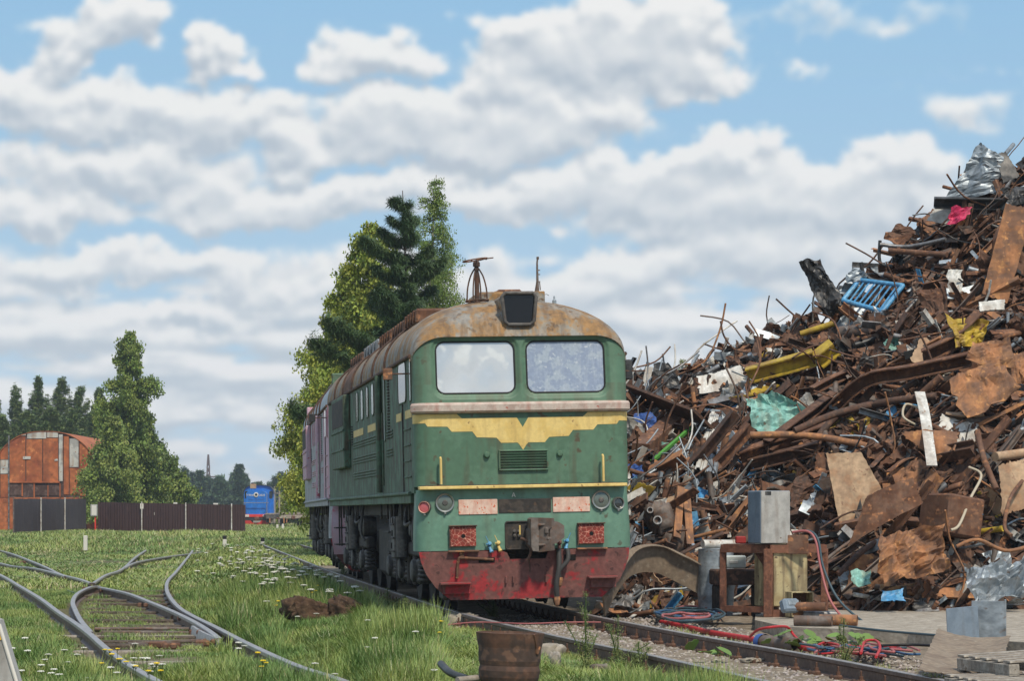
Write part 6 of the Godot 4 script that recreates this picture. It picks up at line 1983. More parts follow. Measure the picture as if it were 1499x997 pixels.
func small_scrap() -> void:
	rng.seed = 78
	var meshes := []
	for k in 6:
		var mb := MB.new()
		if k == 0: mb.sweep(scaled_profile("L", 0.06), PackedVector3Array([Vector3(-0.35, 0, 0), Vector3(0, 0.03, 0.02), Vector3(0.35, 0, 0)]))
		elif k == 1: mb.tube(spline([Vector3(-0.75, 0, 0), Vector3(-0.35, 0.12, 0.06), Vector3(0.1, -0.08, 0.1), Vector3(0.5, 0.05, 0.02), Vector3(0.8, 0.2, 0.1)], 4), 0.012, 5)
		elif k == 2: mb = dented([Vector3(-0.2, 0.14, 0), Vector3(0.2, 0.12, 0.05), Vector3(0.17, -0.13, 0), Vector3(-0.2, -0.12, 0.04)], 8, 8, 0.07, 0.005, 3.3, 0.1, 0.1)
		elif k == 3: mb.tube(PackedVector3Array([Vector3(-0.3, 0, 0), Vector3(0.3, 0, 0)]), 0.035, 8)
		elif k == 4: mb.sweep(scaled_profile("F", 0.1), spline([Vector3(-0.35, 0, 0), Vector3(0.0, 0.08, 0.02), Vector3(0.35, 0, 0.04)], 4))
		else: mb = dented([Vector3(-0.16, 0.12, 0), Vector3(0.16, 0.15, 0), Vector3(0.14, -0.13, 0.03), Vector3(-0.15, -0.14, 0)], 8, 8, 0.12, 0.005, 8.3, 0.2, 0.1)
		meshes.append(mb.mesh())
	var heap := thing("scrap_litter", "small mixed metal bits strewn all over the scrap heap", "scrap litter")
	heap.set_meta("kind", "stuff")
	var groups := [["rust_brown", 1900], ["rust_dark", 1900], ["rust_orange", 500], ["rust_grey", 700], ["steel", 540], ["zinc", 600], ["white_worn", 480], ["blue_worn", 50], ["charcoal", 420], ["yellow_worn", 40]]
	for g in groups:
		for mi in 6:
			var where := []; var tints := PackedColorArray()
			for k in int(g[1] / 4.2):
				var px := rng.randf_range(895, 1600) if k % 10 < 7 else rng.randf_range(1560, 1930)
				if g[0] in ["zinc", "white_worn", "steel", "blue_worn"] and rng.randf() < 0.5: px = rng.randf_range(905, 1150)
				var t := pow(rng.randf(), 0.8)
				var d := lerpf(foot_d(px) - 0.1, CREST + 0.2, t)
				var x := (px - MIDX) * d / F
				var p := Vector3(x, maxf(heap_y(x, d), -0.18) + rng.randf_range(-0.03, 0.24), -d)
				var ey := HORIZON - (p.y - EYE) / d * F
				var over := false
				for h in heroes:
					if absf(h[1] - px) < 30.0 and absf(h[2] - ey) < 17.0: over = true
				if (over and rng.randf() < 0.9) or (mi == 1 and k % 2 == 0): continue
				var s := rng.randf_range(0.5, 1.5)
				var ang := deg_to_rad(rng.randfn(22, 32))
				var b := Basis(Vector3.UP, rng.randf_range(-1.0, 1.0)) * Basis(Vector3.BACK, ang) * Basis(Vector3.RIGHT, rng.randf() * TAU)
				where.append(Transform3D(b.scaled(Vector3(s, s, s)), p))
				var gg := rng.randf_range(0.7, 1.2)
				tints.append(Color(gg, gg, gg))
			many("bits", meshes[mi], M[g[0]], where, tints, heap)

func build_yard() -> void:
	rng.seed = 31
	var mb: MB
	# --- welding table
	var D := 35.4
	var k := D / F
	var o := at(1125, 908, D)
	o.y = -0.06
	var tb := thing("welding_table", "rusty steel workbench frame with a grey box on top", "workbench", Transform3D(Basis(Vector3.UP, -0.32), o))
	# legs: local x along the front; the near corner is the thick leg at px 1127
	var W := 1.25; var DP := 0.95; var H := 0.93
	for q in [[0.0, 0.0, 0.12], [-0.72, -0.35, 0.085], [0.66, -0.55, 0.09], [-0.1, -0.9, 0.08]]:
		mb = MB.new(); mb.bx(Vector3(q[0], H / 2, q[1]), Vector3(q[2], H, q[2]), 0.008); part("leg", mb, M.table_steel, tb)
	var corners := [Vector3(0, H, 0), Vector3(0.66, H, -0.55), Vector3(-0.1, H, -0.9), Vector3(-0.72, H, -0.35)]
	for e in 4:
		mb = MB.new()
		mb.sweep(scaled_profile("S", 0.11), PackedVector3Array([corners[e] + Vector3(0, 0.0, 0), corners[(e + 1) % 4]])); part("top_rail", mb, M.table_steel, tb)
	mb = MB.new()
	mb.prism(Transform3D(Basis(Vector3.RIGHT, -PI / 2), Vector3(0, H + 0.064, 0)), pv([0, 0, 0.66, 0.55, -0.1, 0.9, -0.72, 0.35]), 0.012); part("table_top", mb, M.table_steel, tb)
	mb = MB.new(); mb.sweep(scaled_profile("S", 0.08), PackedVector3Array([Vector3(-0.72, 0.1, -0.35), Vector3(0, 0.1, 0)])); part("foot_rail", mb, M.table_steel, tb)
	mb = MB.new(); mb.sweep(scaled_profile("F", 0.14), PackedVector3Array([Vector3(0.0, 0.03, 0.0), Vector3(0.4, 0.03, -0.3)]), Vector3(0.3, 0.1, 1)); part("foot_rail", mb, M.table_steel, tb)
	mb = MB.new(); mb.box(Transform3D(Basis(Vector3.UP, 0.30), Vector3(0.36, H + 0.06, -0.18)), Vector3(0.30, 0.26, 0.02), 0.006); part("splash_plate", mb, M.rust_brown, tb)
	for q in [[0.0, 0.07], [-0.06, 0.0]]:
		mb = MB.new(); mb.prism(Transform3D(Basis(Vector3.UP, 2.7), Vector3(-0.02, H - 0.06, -0.02)), pv([0, 0, 0.2, 0, 0, -0.24]), 0.02); part("gusset", mb, M.table_steel, tb)
	# grey box on it
	var p := at(1128, 796.5, D - 0.1)
	var bxn := thing("control_box", "grey-white metal control box with blue-grey side on the workbench", "box", Transform3D(Basis(Vector3.UP, 0.42), Vector3(p.x, -0.06 + 0.93 + 0.075, p.z - 0.25)))
	mb = MB.new(); mb.bx(Vector3(0, 0.36, 0), Vector3(0.46, 0.72, 0.36), 0.012); part("body", mb, M.box_blue, bxn)
	mb = MB.new(); mb.bx(Vector3(0.0, 0.36, 0.186), Vector3(0.45, 0.71, 0.012), 0.004); part("front_panel", mb, M.box_white, bxn)
	mb = MB.new(); mb.bx(Vector3(-0.12, 0.685, 0.194), Vector3(0.09, 0.05, 0.006)); part("name_plate", mb, M.charcoal, bxn)
	# cream cabinet under it
	p = at(1143, 893, D + 0.35)
	var cb := thing("cream_cabinet", "worn cream metal cabinet standing under the workbench", "cabinet", Transform3D(Basis(Vector3.UP, 0.42), Vector3(p.x, -0.06, p.z)))
	mb = MB.new(); mb.bx(Vector3(0, 0.57, 0), Vector3(0.56, 0.86, 0.5), 0.012); part("body", mb, M.cream, cb)
	mb = MB.new(); mb.bx(Vector3(0.0, 0.57, 0.256), Vector3(0.52, 0.84, 0.014), 0.005); part("door", mb, M.cream, cb)
	for q in [-0.2, 0.2]:
		mb = MB.new(); mb.bx(Vector3(q, 0.07, 0.1), Vector3(0.05, 0.16, 0.05), 0.006); part("foot", mb, M.rust_tan, cb)
	p = at(1170, 900, D - 0.15)
	var sb := thing("open_steel_box", "small open-fronted brown box below the cream cabinet", "box", Transform3D(Basis(Vector3.UP, 0.25), Vector3(p.x, -0.05, p.z)))
	mb = MB.new()
	for q in [[-0.15, 0.17, 0.015, 0.34], [0.15, 0.17, 0.015, 0.34], [0, 0.335, 0.315, 0.015], [0, 0.008, 0.315, 0.015]]:
		mb.bx(Vector3(q[0], q[1], 0), Vector3(q[2], q[3], 0.25), 0.003)
	part("shell", mb, M.cream, sb)
	mb = MB.new(); mb.bx(Vector3(0, 0.17, -0.11), Vector3(0.29, 0.32, 0.01)); part("back", mb, M.rust_brown, sb)
	for q in [-0.05, 0.05]:
		mb = MB.new(); mb.bx(Vector3(q, 0.18, -0.1), Vector3(0.012, 0.08, 0.01)); part("clip", mb, M.wire_pale, sb)
	p = at(1158, 898, D - 0.55)
	var lampn := thing("work_light", "grey angular work light lying on the slab below the workbench", "work light", Transform3D(Basis(Vector3.UP, 0.5) * Basis(Vector3.RIGHT, -0.35), Vector3(p.x, 0.02, p.z)))
	mb = MB.new(); mb.bx(Vector3(0, 0.1, 0), Vector3(0.26, 0.18, 0.14), 0.03); part("housing", mb, M.box_blue, lampn)
	mb = MB.new(); mb.bx(Vector3(0.02, 0.12, 0.075), Vector3(0.17, 0.07, 0.012), 0.004); part("glass", mb, M.zinc, lampn)
	# second bench with a grey tank behind, left
	p = at(1048, 872, 37.0)
	var tk := thing("grey_tank", "pale grey sheet-metal tank with a white pipe on top behind the workbench", "tank", Transform3D(Basis(Vector3.UP, 0.3), Vector3(p.x, -0.1, p.z)))
	mb = MB.new(); mb.lathe(Transform3D(Basis(), Vector3(0, 0, 0)), pv([0.0, 0.0, 0.24, 0.0, 0.26, 0.3, 0.25, 0.95, 0.0, 0.97]), 20); part("shell", mb, M.zinc, tk)
	mb = MB.new(); mb.rod(Vector3(-0.24, 1.02, 0.1), Vector3(0.34, 1.02, 0.0), 0.06, 12); part("pipe", mb, M.white_worn, tk)
	p = at(1078, 858, 36.6)
	var sbn := thing("low_bench", "low dark steel bench with a clear toolbox, left of the workbench", "bench", Transform3D(Basis(Vector3.UP, 0.1), Vector3(p.x, -0.1, p.z)))
	mb = MB.new(); mb.bx(Vector3(0, 0.56, 0), Vector3(0.7, 0.22, 0.5), 0.02); part("top", mb, M.rust_dark, sbn)
	for q in [-0.28, 0.28]:
		mb = MB.new(); mb.bx(Vector3(q, 0.22, 0), Vector3(0.09, 0.46, 0.3), 0.02); part("leg", mb, M.bogie, sbn)
	p = at(1072, 826, 36.45)
	var tbx := thing("plastic_toolbox", "clear plastic toolbox standing on the low bench", "toolbox", Transform3D(Basis(Vector3.UP, 0.1), Vector3(p.x, 0.575, p.z)))
	mb = MB.new(); mb.bx(Vector3(0, 0.1, 0), Vector3(0.36, 0.18, 0.2), 0.02); part("body", mb, M.pane_pale, tbx)
	mb = MB.new(); mb.bx(Vector3(0, 0.1, 0.105), Vector3(0.12, 0.04, 0.02), 0.004); part("latch", mb, M.flat_white, tbx)
	p = at(1081, 806, 35.6)
	mb = MB.new(); mb.bx(Vector3.ZERO, Vector3(0.14, 0.10, 0.12), 0.015)
	var rb := single("red_canister", mb, M.red_dull, "small red canister left of the box on the workbench", "canister"); rb.position = at(1084, 795, 35.3); rb.position.y = -0.06 + 0.93 + 0.125
	# pipes on the slab
	for q in [[1160, 903, 1205, 896, 0.06, "rust_brown", "brown pipe offcut lying uppermost on the slab"], [1172, 911, 1208, 909, 0.065, "rust_grey", "grey-brown pipe offcut with open end on the slab"], [1208, 911, 1246, 908, 0.07, "rust_orange", "orange pipe offcut, right end of the row on the slab"], [1180, 899, 1222, 899, 0.05, "steel", "light steel pipe behind the pipe offcuts on the slab"], [1148, 946, 1172, 950, 0.085, "rust_grey", "short pipe with blue label beside the rail"], [1166, 946, 1160, 953, 0.0, "", ""]]:
		if q[4] == 0.0: continue
		var a := lay(q[0], q[1], 0.0); var b := lay(q[2], q[3], 0.0)
		if q[1] > 930:
			a = at(1112, 946, 29.6); b = at(1166, 952, 28.9)
		var cc := (a + b) / 2
		var py: float = (-0.06 if q[1] < 930 else -0.2) + q[4] + 0.005
		if q[2] == 1205: py += 0.1
		var pn := thing("pipe_offcut", q[6], "pipe", Transform3D(Basis(), Vector3(cc.x, py, cc.z)), "pipe offcuts on the ground")
		var hl := Vector3(b.x - a.x, 0, b.z - a.z) / 2
		if q[1] < 930: hl = Vector3(hl.length() * 0 + 0.23, 0, 0.06 * signf(a.z - b.z))
		mb = MB.new()
		var ax := hl.normalized()
		var bs := Basis(ax.cross(Vector3.UP).normalized() * -1.0, ax, Vector3.ZERO)
		bs.z = bs.x.cross(bs.y)
		mb.lathe(Transform3D(bs, -hl), pv([q[4] * 0.85, 0.0, q[4], 0.0, q[4], hl.length() * 2, q[4] * 0.85, hl.length() * 2, q[4] * 0.85, 0.0]), 18)
		part("pipe_wall", mb, M[q[5]], pn)
		if q[1] > 930:
			mb = MB.new()
			mb.lathe(Transform3D(bs, -hl + ax * 0.01), pv([q[4] * 1.15, 0.0, q[4] * 1.15, 0.1]), 18); part("label_band", mb, M.deep_blue, pn)
	# hoses and cables
	hoses()
	# curved brown sheet, grey cut box, pallets at the lower right
	mb = dented([at(1372, 927, 27.6), at(1478, 936, 27.0), at(1462, 985, 23.4), at(1344, 988, 23.2)], 26, 20, 0.03, 0.008, 4.0, 0.05, 0.02)
	scrap("bent_plate", "wide curved dull-brown sheet lying before the grey cut-open box", mb, M.dull_brown)
	var gb := at(1424, 935, 28.6)
	var gx := thing("sheet_metal_box", "cut-open light grey sheet-metal box on the ground at the lower right", "box", Transform3D(Basis(Vector3.UP, 0.45), Vector3(gb.x, -0.19, gb.z)))
	mb = MB.new(); mb.box(Transform3D(Basis(Vector3.BACK, 0.06), Vector3(-0.17, 0.26, 0.05)), Vector3(0.42, 0.52, 0.012), 0.003); part("side_panel", mb, M.box_blue, gx)
	mb = MB.new(); mb.box(Transform3D(Basis(Vector3.UP, -0.75), Vector3(0.2, 0.29, 0.0)), Vector3(0.36, 0.58, 0.012), 0.003); part("front_panel", mb, M.zinc, gx)
	mb = MB.new(); mb.box(Transform3D(Basis(Vector3.UP, -0.75), Vector3(0.345, 0.3, 0.12)), Vector3(0.02, 0.6, 0.03), 0.004); part("edge_flange", mb, M.zinc, gx)
	mb = MB.new(); mb.box(Transform3D(Basis(Vector3.UP, 0.75), Vector3(0.0, 0.24, -0.2)), Vector3(0.5, 0.46, 0.012), 0.003); part("back_panel", mb, M.zinc, gx)
	for q in 3:
		mb = MB.new(); mb.lathe(Transform3D(Basis(Vector3.UP, -0.75) * Basis(Vector3.RIGHT, PI / 2), Vector3(0.2, 0.15, 0.0) + Basis(Vector3.UP, -0.75) * Vector3(-0.05 + q * 0.07, 0, 0.007)), pv([0.012, 0.0, 0.0, 0.003]), 10); part("rivet_hole", mb, M.black_hole, gx)
	for pi in 2:
		var pp := at(1478 if pi == 0 else 1500, 990 if pi == 0 else 968, 22.4 if pi == 0 else 23.2)
		var pl := thing("wooden_pallet", ["weathered wooden pallet in the lower right corner", "second weathered pallet leaning on the first at the right edge"][pi], "pallet", Transform3D(Basis(Vector3.UP, 0.15 + pi * 0.1) * Basis(Vector3.BACK, 0.05 * pi), Vector3(pp.x, -0.19 + pi * 0.15, pp.z)), "pallets at the lower right")
		for q in 5:
			mb = MB.new(); mb.bx(Vector3(0, 0.125, -0.48 + q * 0.24), Vector3(0.8, 0.022, 0.14), 0.004); part("deck_board", mb, M.grey_wood, pl)
		for q in 3:
			mb = MB.new(); mb.bx(Vector3(-0.36 + q * 0.36, 0.06, 0), Vector3(0.1, 0.09, 1.1), 0.005); part("bearer", mb, M.grey_wood, pl)
			mb = MB.new(); mb.bx(Vector3(-0.36 + q * 0.36, 0.008, 0), Vector3(0.1, 0.016, 1.1), 0.003); part("bottom_board", mb, M.grey_wood, pl)
	# truck wheel rim stump in the grass, cut open
	var rm := at(744, 1003, 22.6)
	var rimn := thing("truck_rim", "dark rusty ribbed truck wheel rim standing on end in the grass", "wheel rim", Transform3D(Basis(Vector3.UP, 0.3) * Basis(Vector3.BACK, -0.03), Vector3(rm.x, ground_h(rm.x, 22.6) - 0.03, rm.z)))
	mb = MB.new()
	var prof := pv([0.245, 0.0, 0.25, 0.03, 0.238, 0.06, 0.245, 0.10, 0.25, 0.13, 0.24, 0.15, 0.248, 0.19, 0.242, 0.22, 0.262, 0.26, 0.268, 0.30, 0.258, 0.33, 0.27, 0.36, 0.272, 0.40, 0.275, 0.44, 0.285, 0.47, 0.296, 0.515, 0.30, 0.53, 0.285, 0.532, 0.27, 0.48, 0.255, 0.38, 0.235, 0.2, 0.235, 0.0])
	for j in prof.size(): prof[j].y *= 1.42
	mb.lathe(Transform3D(), prof, 48, 0.0, TAU)
	part("rim_barrel", mb, M.rust_dark, rimn)
	mb = MB.new(); mb.prism(Transform3D(Basis(), Vector3(-0.13, 0.0, 0.235)), pv([-0.09, 0.1, 0.05, 0.1, 0.04, 0.16, -0.02, 0.26, -0.06, 0.29, -0.09, 0.28]), 0.02); part("cut_opening", mb, M.black_hole, rimn)
	mb = MB.new()
	mb.tube(spline([Vector3(0.13, 0.75, 0.27), Vector3(0.17, 0.64, 0.225), Vector3(0.18, 0.58, 0.21), Vector3(0.21, 0.64, 0.19)], 4), 0.012, 6); part("split_edge", mb, M.rust_brown, rimn)
	# rotten timber chunks, stones, sticks
	for q in [[446, 896, 0.85, 0.36, 0.4, 0.5, "grey rotten timber chunk in the grass, the larger left one"], [496, 892, 0.5, 0.36, 0.36, -0.4, "dark rotten timber chunk in the grass, right of the larger one"]]:
		var tp := lay(q[0], q[1], -0.3)
		mb = lump(Transform3D(Basis(Vector3.UP, q[5]) * Basis(Vector3.BACK, -0.3), Vector3.ZERO), Vector3(q[2], q[3], q[4]), 0.5, q[0], 26, 14)
		var s := single("timber_chunk", mb, M.rot_wood, q[6], "timber", "rotten timber in the grass"); s.position = at(q[0] + 12.0, q[1] + 3.0, 37.5)
	for q in [[676, 925, 0.52, 0.2, 0.45, "broad flat stone in the grass before the red plough", "concrete"], [805, 968, 0.3, 0.17, 0.3, "broken concrete piece right of the truck rim", "concrete"], [812, 984, 0.22, 0.2, 0.12, "upright grey wood stump behind the truck rim", "grey_wood"], [1062, 961, 0.2, 0.09, 0.16, "yellowish stone on the ballast inside the right rail", "concrete"], [1102, 975, 0.24, 0.06, 0.2, "flat pale stone on the ballast, nearer than the yellowish one", "concrete"], [1233, 962, 0.46, 0.13, 0.3, "broad rough concrete lump between rail and slab", "concrete"], [1240, 990, 0.34, 0.07, 0.24, "flat stone on the ballast at the picture's bottom", "concrete"], [640, 945, 0.3, 0.1, 0.26, "half sunken stone in the grass left of the truck rim", "concrete"], [880, 988, 0.2, 0.1, 0.16, "dark stone in the grass right of the truck rim", "rust_grey"], [1210, 962, 0.2, 0.08, 0.2, "small pale rubble stone beside the broad concrete lump", "concrete"]]:
		var tp := lay(q[0], q[1], -0.26)
		mb = lump(Transform3D(Basis(Vector3.UP, q[0] * 0.3), Vector3.ZERO), Vector3(q[2], q[3], q[4]), 0.35, q[0] * 0.7, 18, 10)
		var s := single("stone", mb, M[q[6]], q[5], "stone", "stones about the track"); s.position = Vector3(tp.x, maxf(ground_h(tp.x, -tp.z), -0.3) + q[3] * 0.35, tp.z)
	mb = MB.new(); mb.tube(spline([at(646, 972, 23.6), at(660, 985, 23.2), at(684, 994, 22.9)], 4), 0.035, 8)
	scrap("curved_pipe", "short black curved pipe in the grass left of the truck rim", mb, M.charcoal)
	mb = MB.new()
	var arc := []
	for j in 9: arc.append(lay(528 + j * 8, 976, -0.3) + Vector3(0, 0.16 * sin(PI * j / 8.0), 0))
	mb.tube(spline(arc, 3), 0.016, 6)
	scrap("rusty_hoop", "thin rusty hoop half sunk in the foreground grass", mb, M.rust_brown)
	mb = MB.new(); mb.tube(PackedVector3Array([at(670, 996, 22.4), at(706, 992, 22.6)]), 0.03, 7)
	scrap("pale_stick", "pale stick lying at the foot of the truck rim", mb, M.grey_wood)
	for q in [[[0, 952.5, 18, 952.5, 36, 953, 44, 956, 50, 957], "hose_blue", "pale pink and blue wire lying on bare soil at the left"], [[655, 915, 700, 911, 770, 913, 830, 911, 880, 911], "hose_pink", "thin dull pink cable stretched over the rails before the plough"], [[100, 864, 112, 868, 130, 868], "hose_teal", "bit of turquoise cord in the grass inside the turnout"]]:
		mb = MB.new()
		var pp := []
		for j in range(0, q[0].size(), 2):
			var w := lay(q[0][j], q[0][j + 1], -0.36 if q[0][j] < 400 else 0.02)
			pp.append(w)
		mb.tube(spline(pp, 5), 0.009, 6)
		scrap("loose_cable", q[2], mb, M[q[1]])
	# slanted post at the left edge, near the camera
	var lp := thing("slanted_post", "pale slanted metal post with yellow top at the lower left edge", "post", Transform3D())
	mb = MB.new(); mb.prism(Transform3D(), PackedVector2Array([Vector2(at(-20, 1040, 14).x, at(0, 1040, 14).y), Vector2(at(40, 1040, 14).x, at(0, 1040, 14).y), Vector2(at(0.5, 908, 14).x, at(0, 908, 14).y), Vector2(at(-20, 900, 14).x, at(0, 900, 14).y)]), 0.12)
	var pst := part("post_plate", mb, M.box_white, lp); pst.position.z = -14.0
	mb = MB.new(); mb.rod(Vector3(at(38, 1040, 14).x, at(0, 1040, 14).y, 0.0), Vector3(at(0, 914, 14).x, at(0, 914, 14).y, 0.0), 0.012, 6)
	pst = part("edge_tube", mb, M.flat_white, lp); pst.position.z = -14.0
	mb = MB.new(); mb.prism(Transform3D(), PackedVector2Array([Vector2(at(-20, 942, 14).x, at(0, 942, 14).y), Vector2(at(6, 936, 14).x, at(0, 936, 14).y), Vector2(at(0, 915, 14).x, at(0, 915, 14).y), Vector2(at(-20, 908, 14).x, at(0, 908, 14).y)]), 0.004)
	pst = part("yellow_mark", mb, M.flat_yellow, lp); pst.position.z = -13.995

func hose_path(pts: Array, y: float, jitter: float) -> Array:
	var o := []
	for q in pts:
		var w := lay(q[0], q[1], y)
		o.append(w + Vector3(rng.randf_range(-1, 1) * jitter, rng.randf_range(0, 1) * jitter * 0.6, rng.randf_range(-1, 1) * jitter))
	return o

func hoses() -> void:
	var mb: MB
	var lb := ["outermost", "second", "third", "fourth", "fifth", "sixth", "seventh", "eighth", "ninth", "tenth", "eleventh", "twelfth", "thirteenth", "fourteenth"]
	var cols := [["hose_teal", "dark teal"], ["hose_pink", "dull pink"], ["hose_grey", "grey"], ["hose_blue", "blue"], ["hose_pink", "dull pink"], ["hose_teal", "dark teal"]]
	# coil left of the bench
	for k in 14:
		var c: Array = cols[k % 6]
		var cx := rng.randf_range(1000, 1022); var cy := rng.randf_range(897, 904)
		var rx := rng.randf_range(24, 48); var ry := rng.randf_range(3.5, 10)
		var pts := []
		var a0 := rng.randf() * TAU
		for j in 15:
			var a := a0 + TAU * 1.15 * j / 14.0
			pts.append([cx + cos(a) * rx * rng.randf_range(0.9, 1.1), cy + sin(a) * ry * rng.randf_range(0.85, 1.15)])
		mb = MB.new(); mb.tube(spline(hose_path(pts, -0.17 + k * 0.016, 0.05), 4), 0.017, 6)
		scrap("gas_hose", "%s hose loop, %s in the coil left of the workbench" % [c[1], lb[k]], mb, M[c[0]], "hoses coiled left of the workbench")
	# fat red hose along the rail
	mb = MB.new(); mb.tube(spline(hose_path([[968, 911], [1000, 917], [1040, 926], [1090, 934], [1130, 941], [1160, 946], [1200, 952]], -0.14, 0.0), 6), 0.035, 10)
	scrap("red_hose", "thick red hose running along the outside of the right rail", mb, M.hose_red)
	mb = MB.new(); mb.tube(spline([lay(1098, 932, -0.1), lay(1110, 922, 0.0), lay(1130, 918, 0.04), lay(1152, 918, 0.02), lay(1162, 930, -0.08), lay(1176, 944, -0.15)], 6), 0.016, 7)
	scrap("red_hose", "thin red hose arching over the slab's corner", mb, M.hose_red)
	# two hoses hanging from the bench to the ground
	for q in [[1183, "hose_pink", "pink hose hanging from the bench down to the slab"], [1187, "hose_teal", "blue-grey hose hanging from the bench beside the pink one"]]:
		mb = MB.new()
		var e: float = q[0] - 1183.0
		mb.tube(spline([at(1160 + e, 779, 35.2), at(1182 + e, 778, 35.1), at(1194 + e, 792, 35.0), at(1201 + e, 830, 34.9), at(1214 + e * 3, 876, 34.7), at(1236 + e * 6, 908, 34.4), at(1252 + e * 8, 921, 33.6), at(1272 + e * 6, 932, 32.6)], 6), 0.017, 7)
		scrap("hanging_hose", q[2], mb, M[q[1]])
	# tangle right of the slab
	for k in 13:
		var c: Array = [["hose_pink", "dull pink"], ["hose_red", "red"], ["hose_blue", "blue"], ["hose_teal", "dark teal"]][k % 4]
		var pts := []
		var x0 := rng.randf_range(1165, 1230); var y0 := rng.randf_range(943, 958)
		for j in 9:
			pts.append([x0 + j * rng.randf_range(11, 17) , y0 + j * rng.randf_range(0.2, 1.1) + sin(j * 1.7 + k) * rng.randf_range(1.0, 5.0)])
		mb = MB.new(); mb.tube(spline(hose_path(pts, -0.17 + k * 0.008, 0.04), 5), 0.014, 6)
		scrap("gas_hose", "%s hose, %s in the tangle right of the slab's front edge" % [c[1], lb[k]], mb, M[c[0]], "hoses tangled right of the slab")
	for q in [[[[1230, 916], [1270, 922], [1320, 926], [1376, 932]], "hose_teal", "dark hose lying straight across the slab towards the grey box"], [[[1290, 945], [1330, 944], [1370, 946]], "rubber", "black hose lying beyond the tangle towards the curved sheet"], [[[1262, 956], [1268, 940], [1280, 938], [1290, 950], [1282, 962]], "hose_red", "small upright red hose loop in the tangle"]]:
		mb = MB.new(); mb.tube(spline(hose_path(q[0], -0.04, 0.02), 6), 0.016, 6)
		scrap("gas_hose", q[2], mb, M[q[1]], "")

var leaf_sprig: Mesh
var leaf_fine: Mesh
var needle_sprig: Mesh
var needle_big: Mesh

func make_sprigs() -> void:
	for v in 2:
		var mb := MB.new()
		for k in 16:
			var p := Vector3(rng.randf_range(-1, 1), rng.randf_range(-1, 1), rng.randf_range(-1, 1)) * (0.2 if v == 0 else 0.17)
			var b := Basis(Vector3(rng.randf_range(-1, 1), rng.randf_range(-0.5, 0.5), rng.randf_range(-1, 1)).normalized(), rng.randf() * TAU)
			var s := rng.randf_range(0.05, 0.08) if v == 0 else rng.randf_range(0.032, 0.05)
			mb.col = Color.WHITE * rng.randf_range(0.75, 1.25)
			mb.quad(p + b * Vector3(0, -s, 0), p + b * Vector3(s * 0.62, -s * 0.1, s * 0.1), p + b * Vector3(0, s, 0), p + b * Vector3(-s * 0.62, -s * 0.1, s * 0.1))
		if v == 0: leaf_sprig = mb.mesh()
		else: leaf_fine = mb.mesh()
	for v in 2:
		var mb := MB.new()
		for k in 26:
			var dir := Vector3(rng.randf_range(-1, 1), rng.randf_range(-0.45, 0.7), rng.randf_range(-1, 1)).normalized()
			var p := Vector3(rng.randf_range(-1, 1), rng.randf_range(-0.3, 0.3), rng.randf_range(-1, 1)) * 0.12
			var l := rng.randf_range(0.1, 0.17)
			var w := dir.cross(Vector3(0.2, 1, 0.4)).normalized() * (0.009 if v == 0 else 0.02)
			mb.col = Color.WHITE * rng.randf_range(0.7, 1.3)
			mb.tri(p - w, p + w, p + dir * l)
		if v == 0: needle_sprig = mb.mesh()
		else: needle_big = mb.mesh()

func tinted(base: Color, spread: float) -> Color:
	var k := 1.0 + rng.randf_range(-spread, spread)
	return Color(base.r * k * rng.randf_range(0.85, 1.18), base.g * k, base.b * k * rng.randf_range(0.8, 1.2))

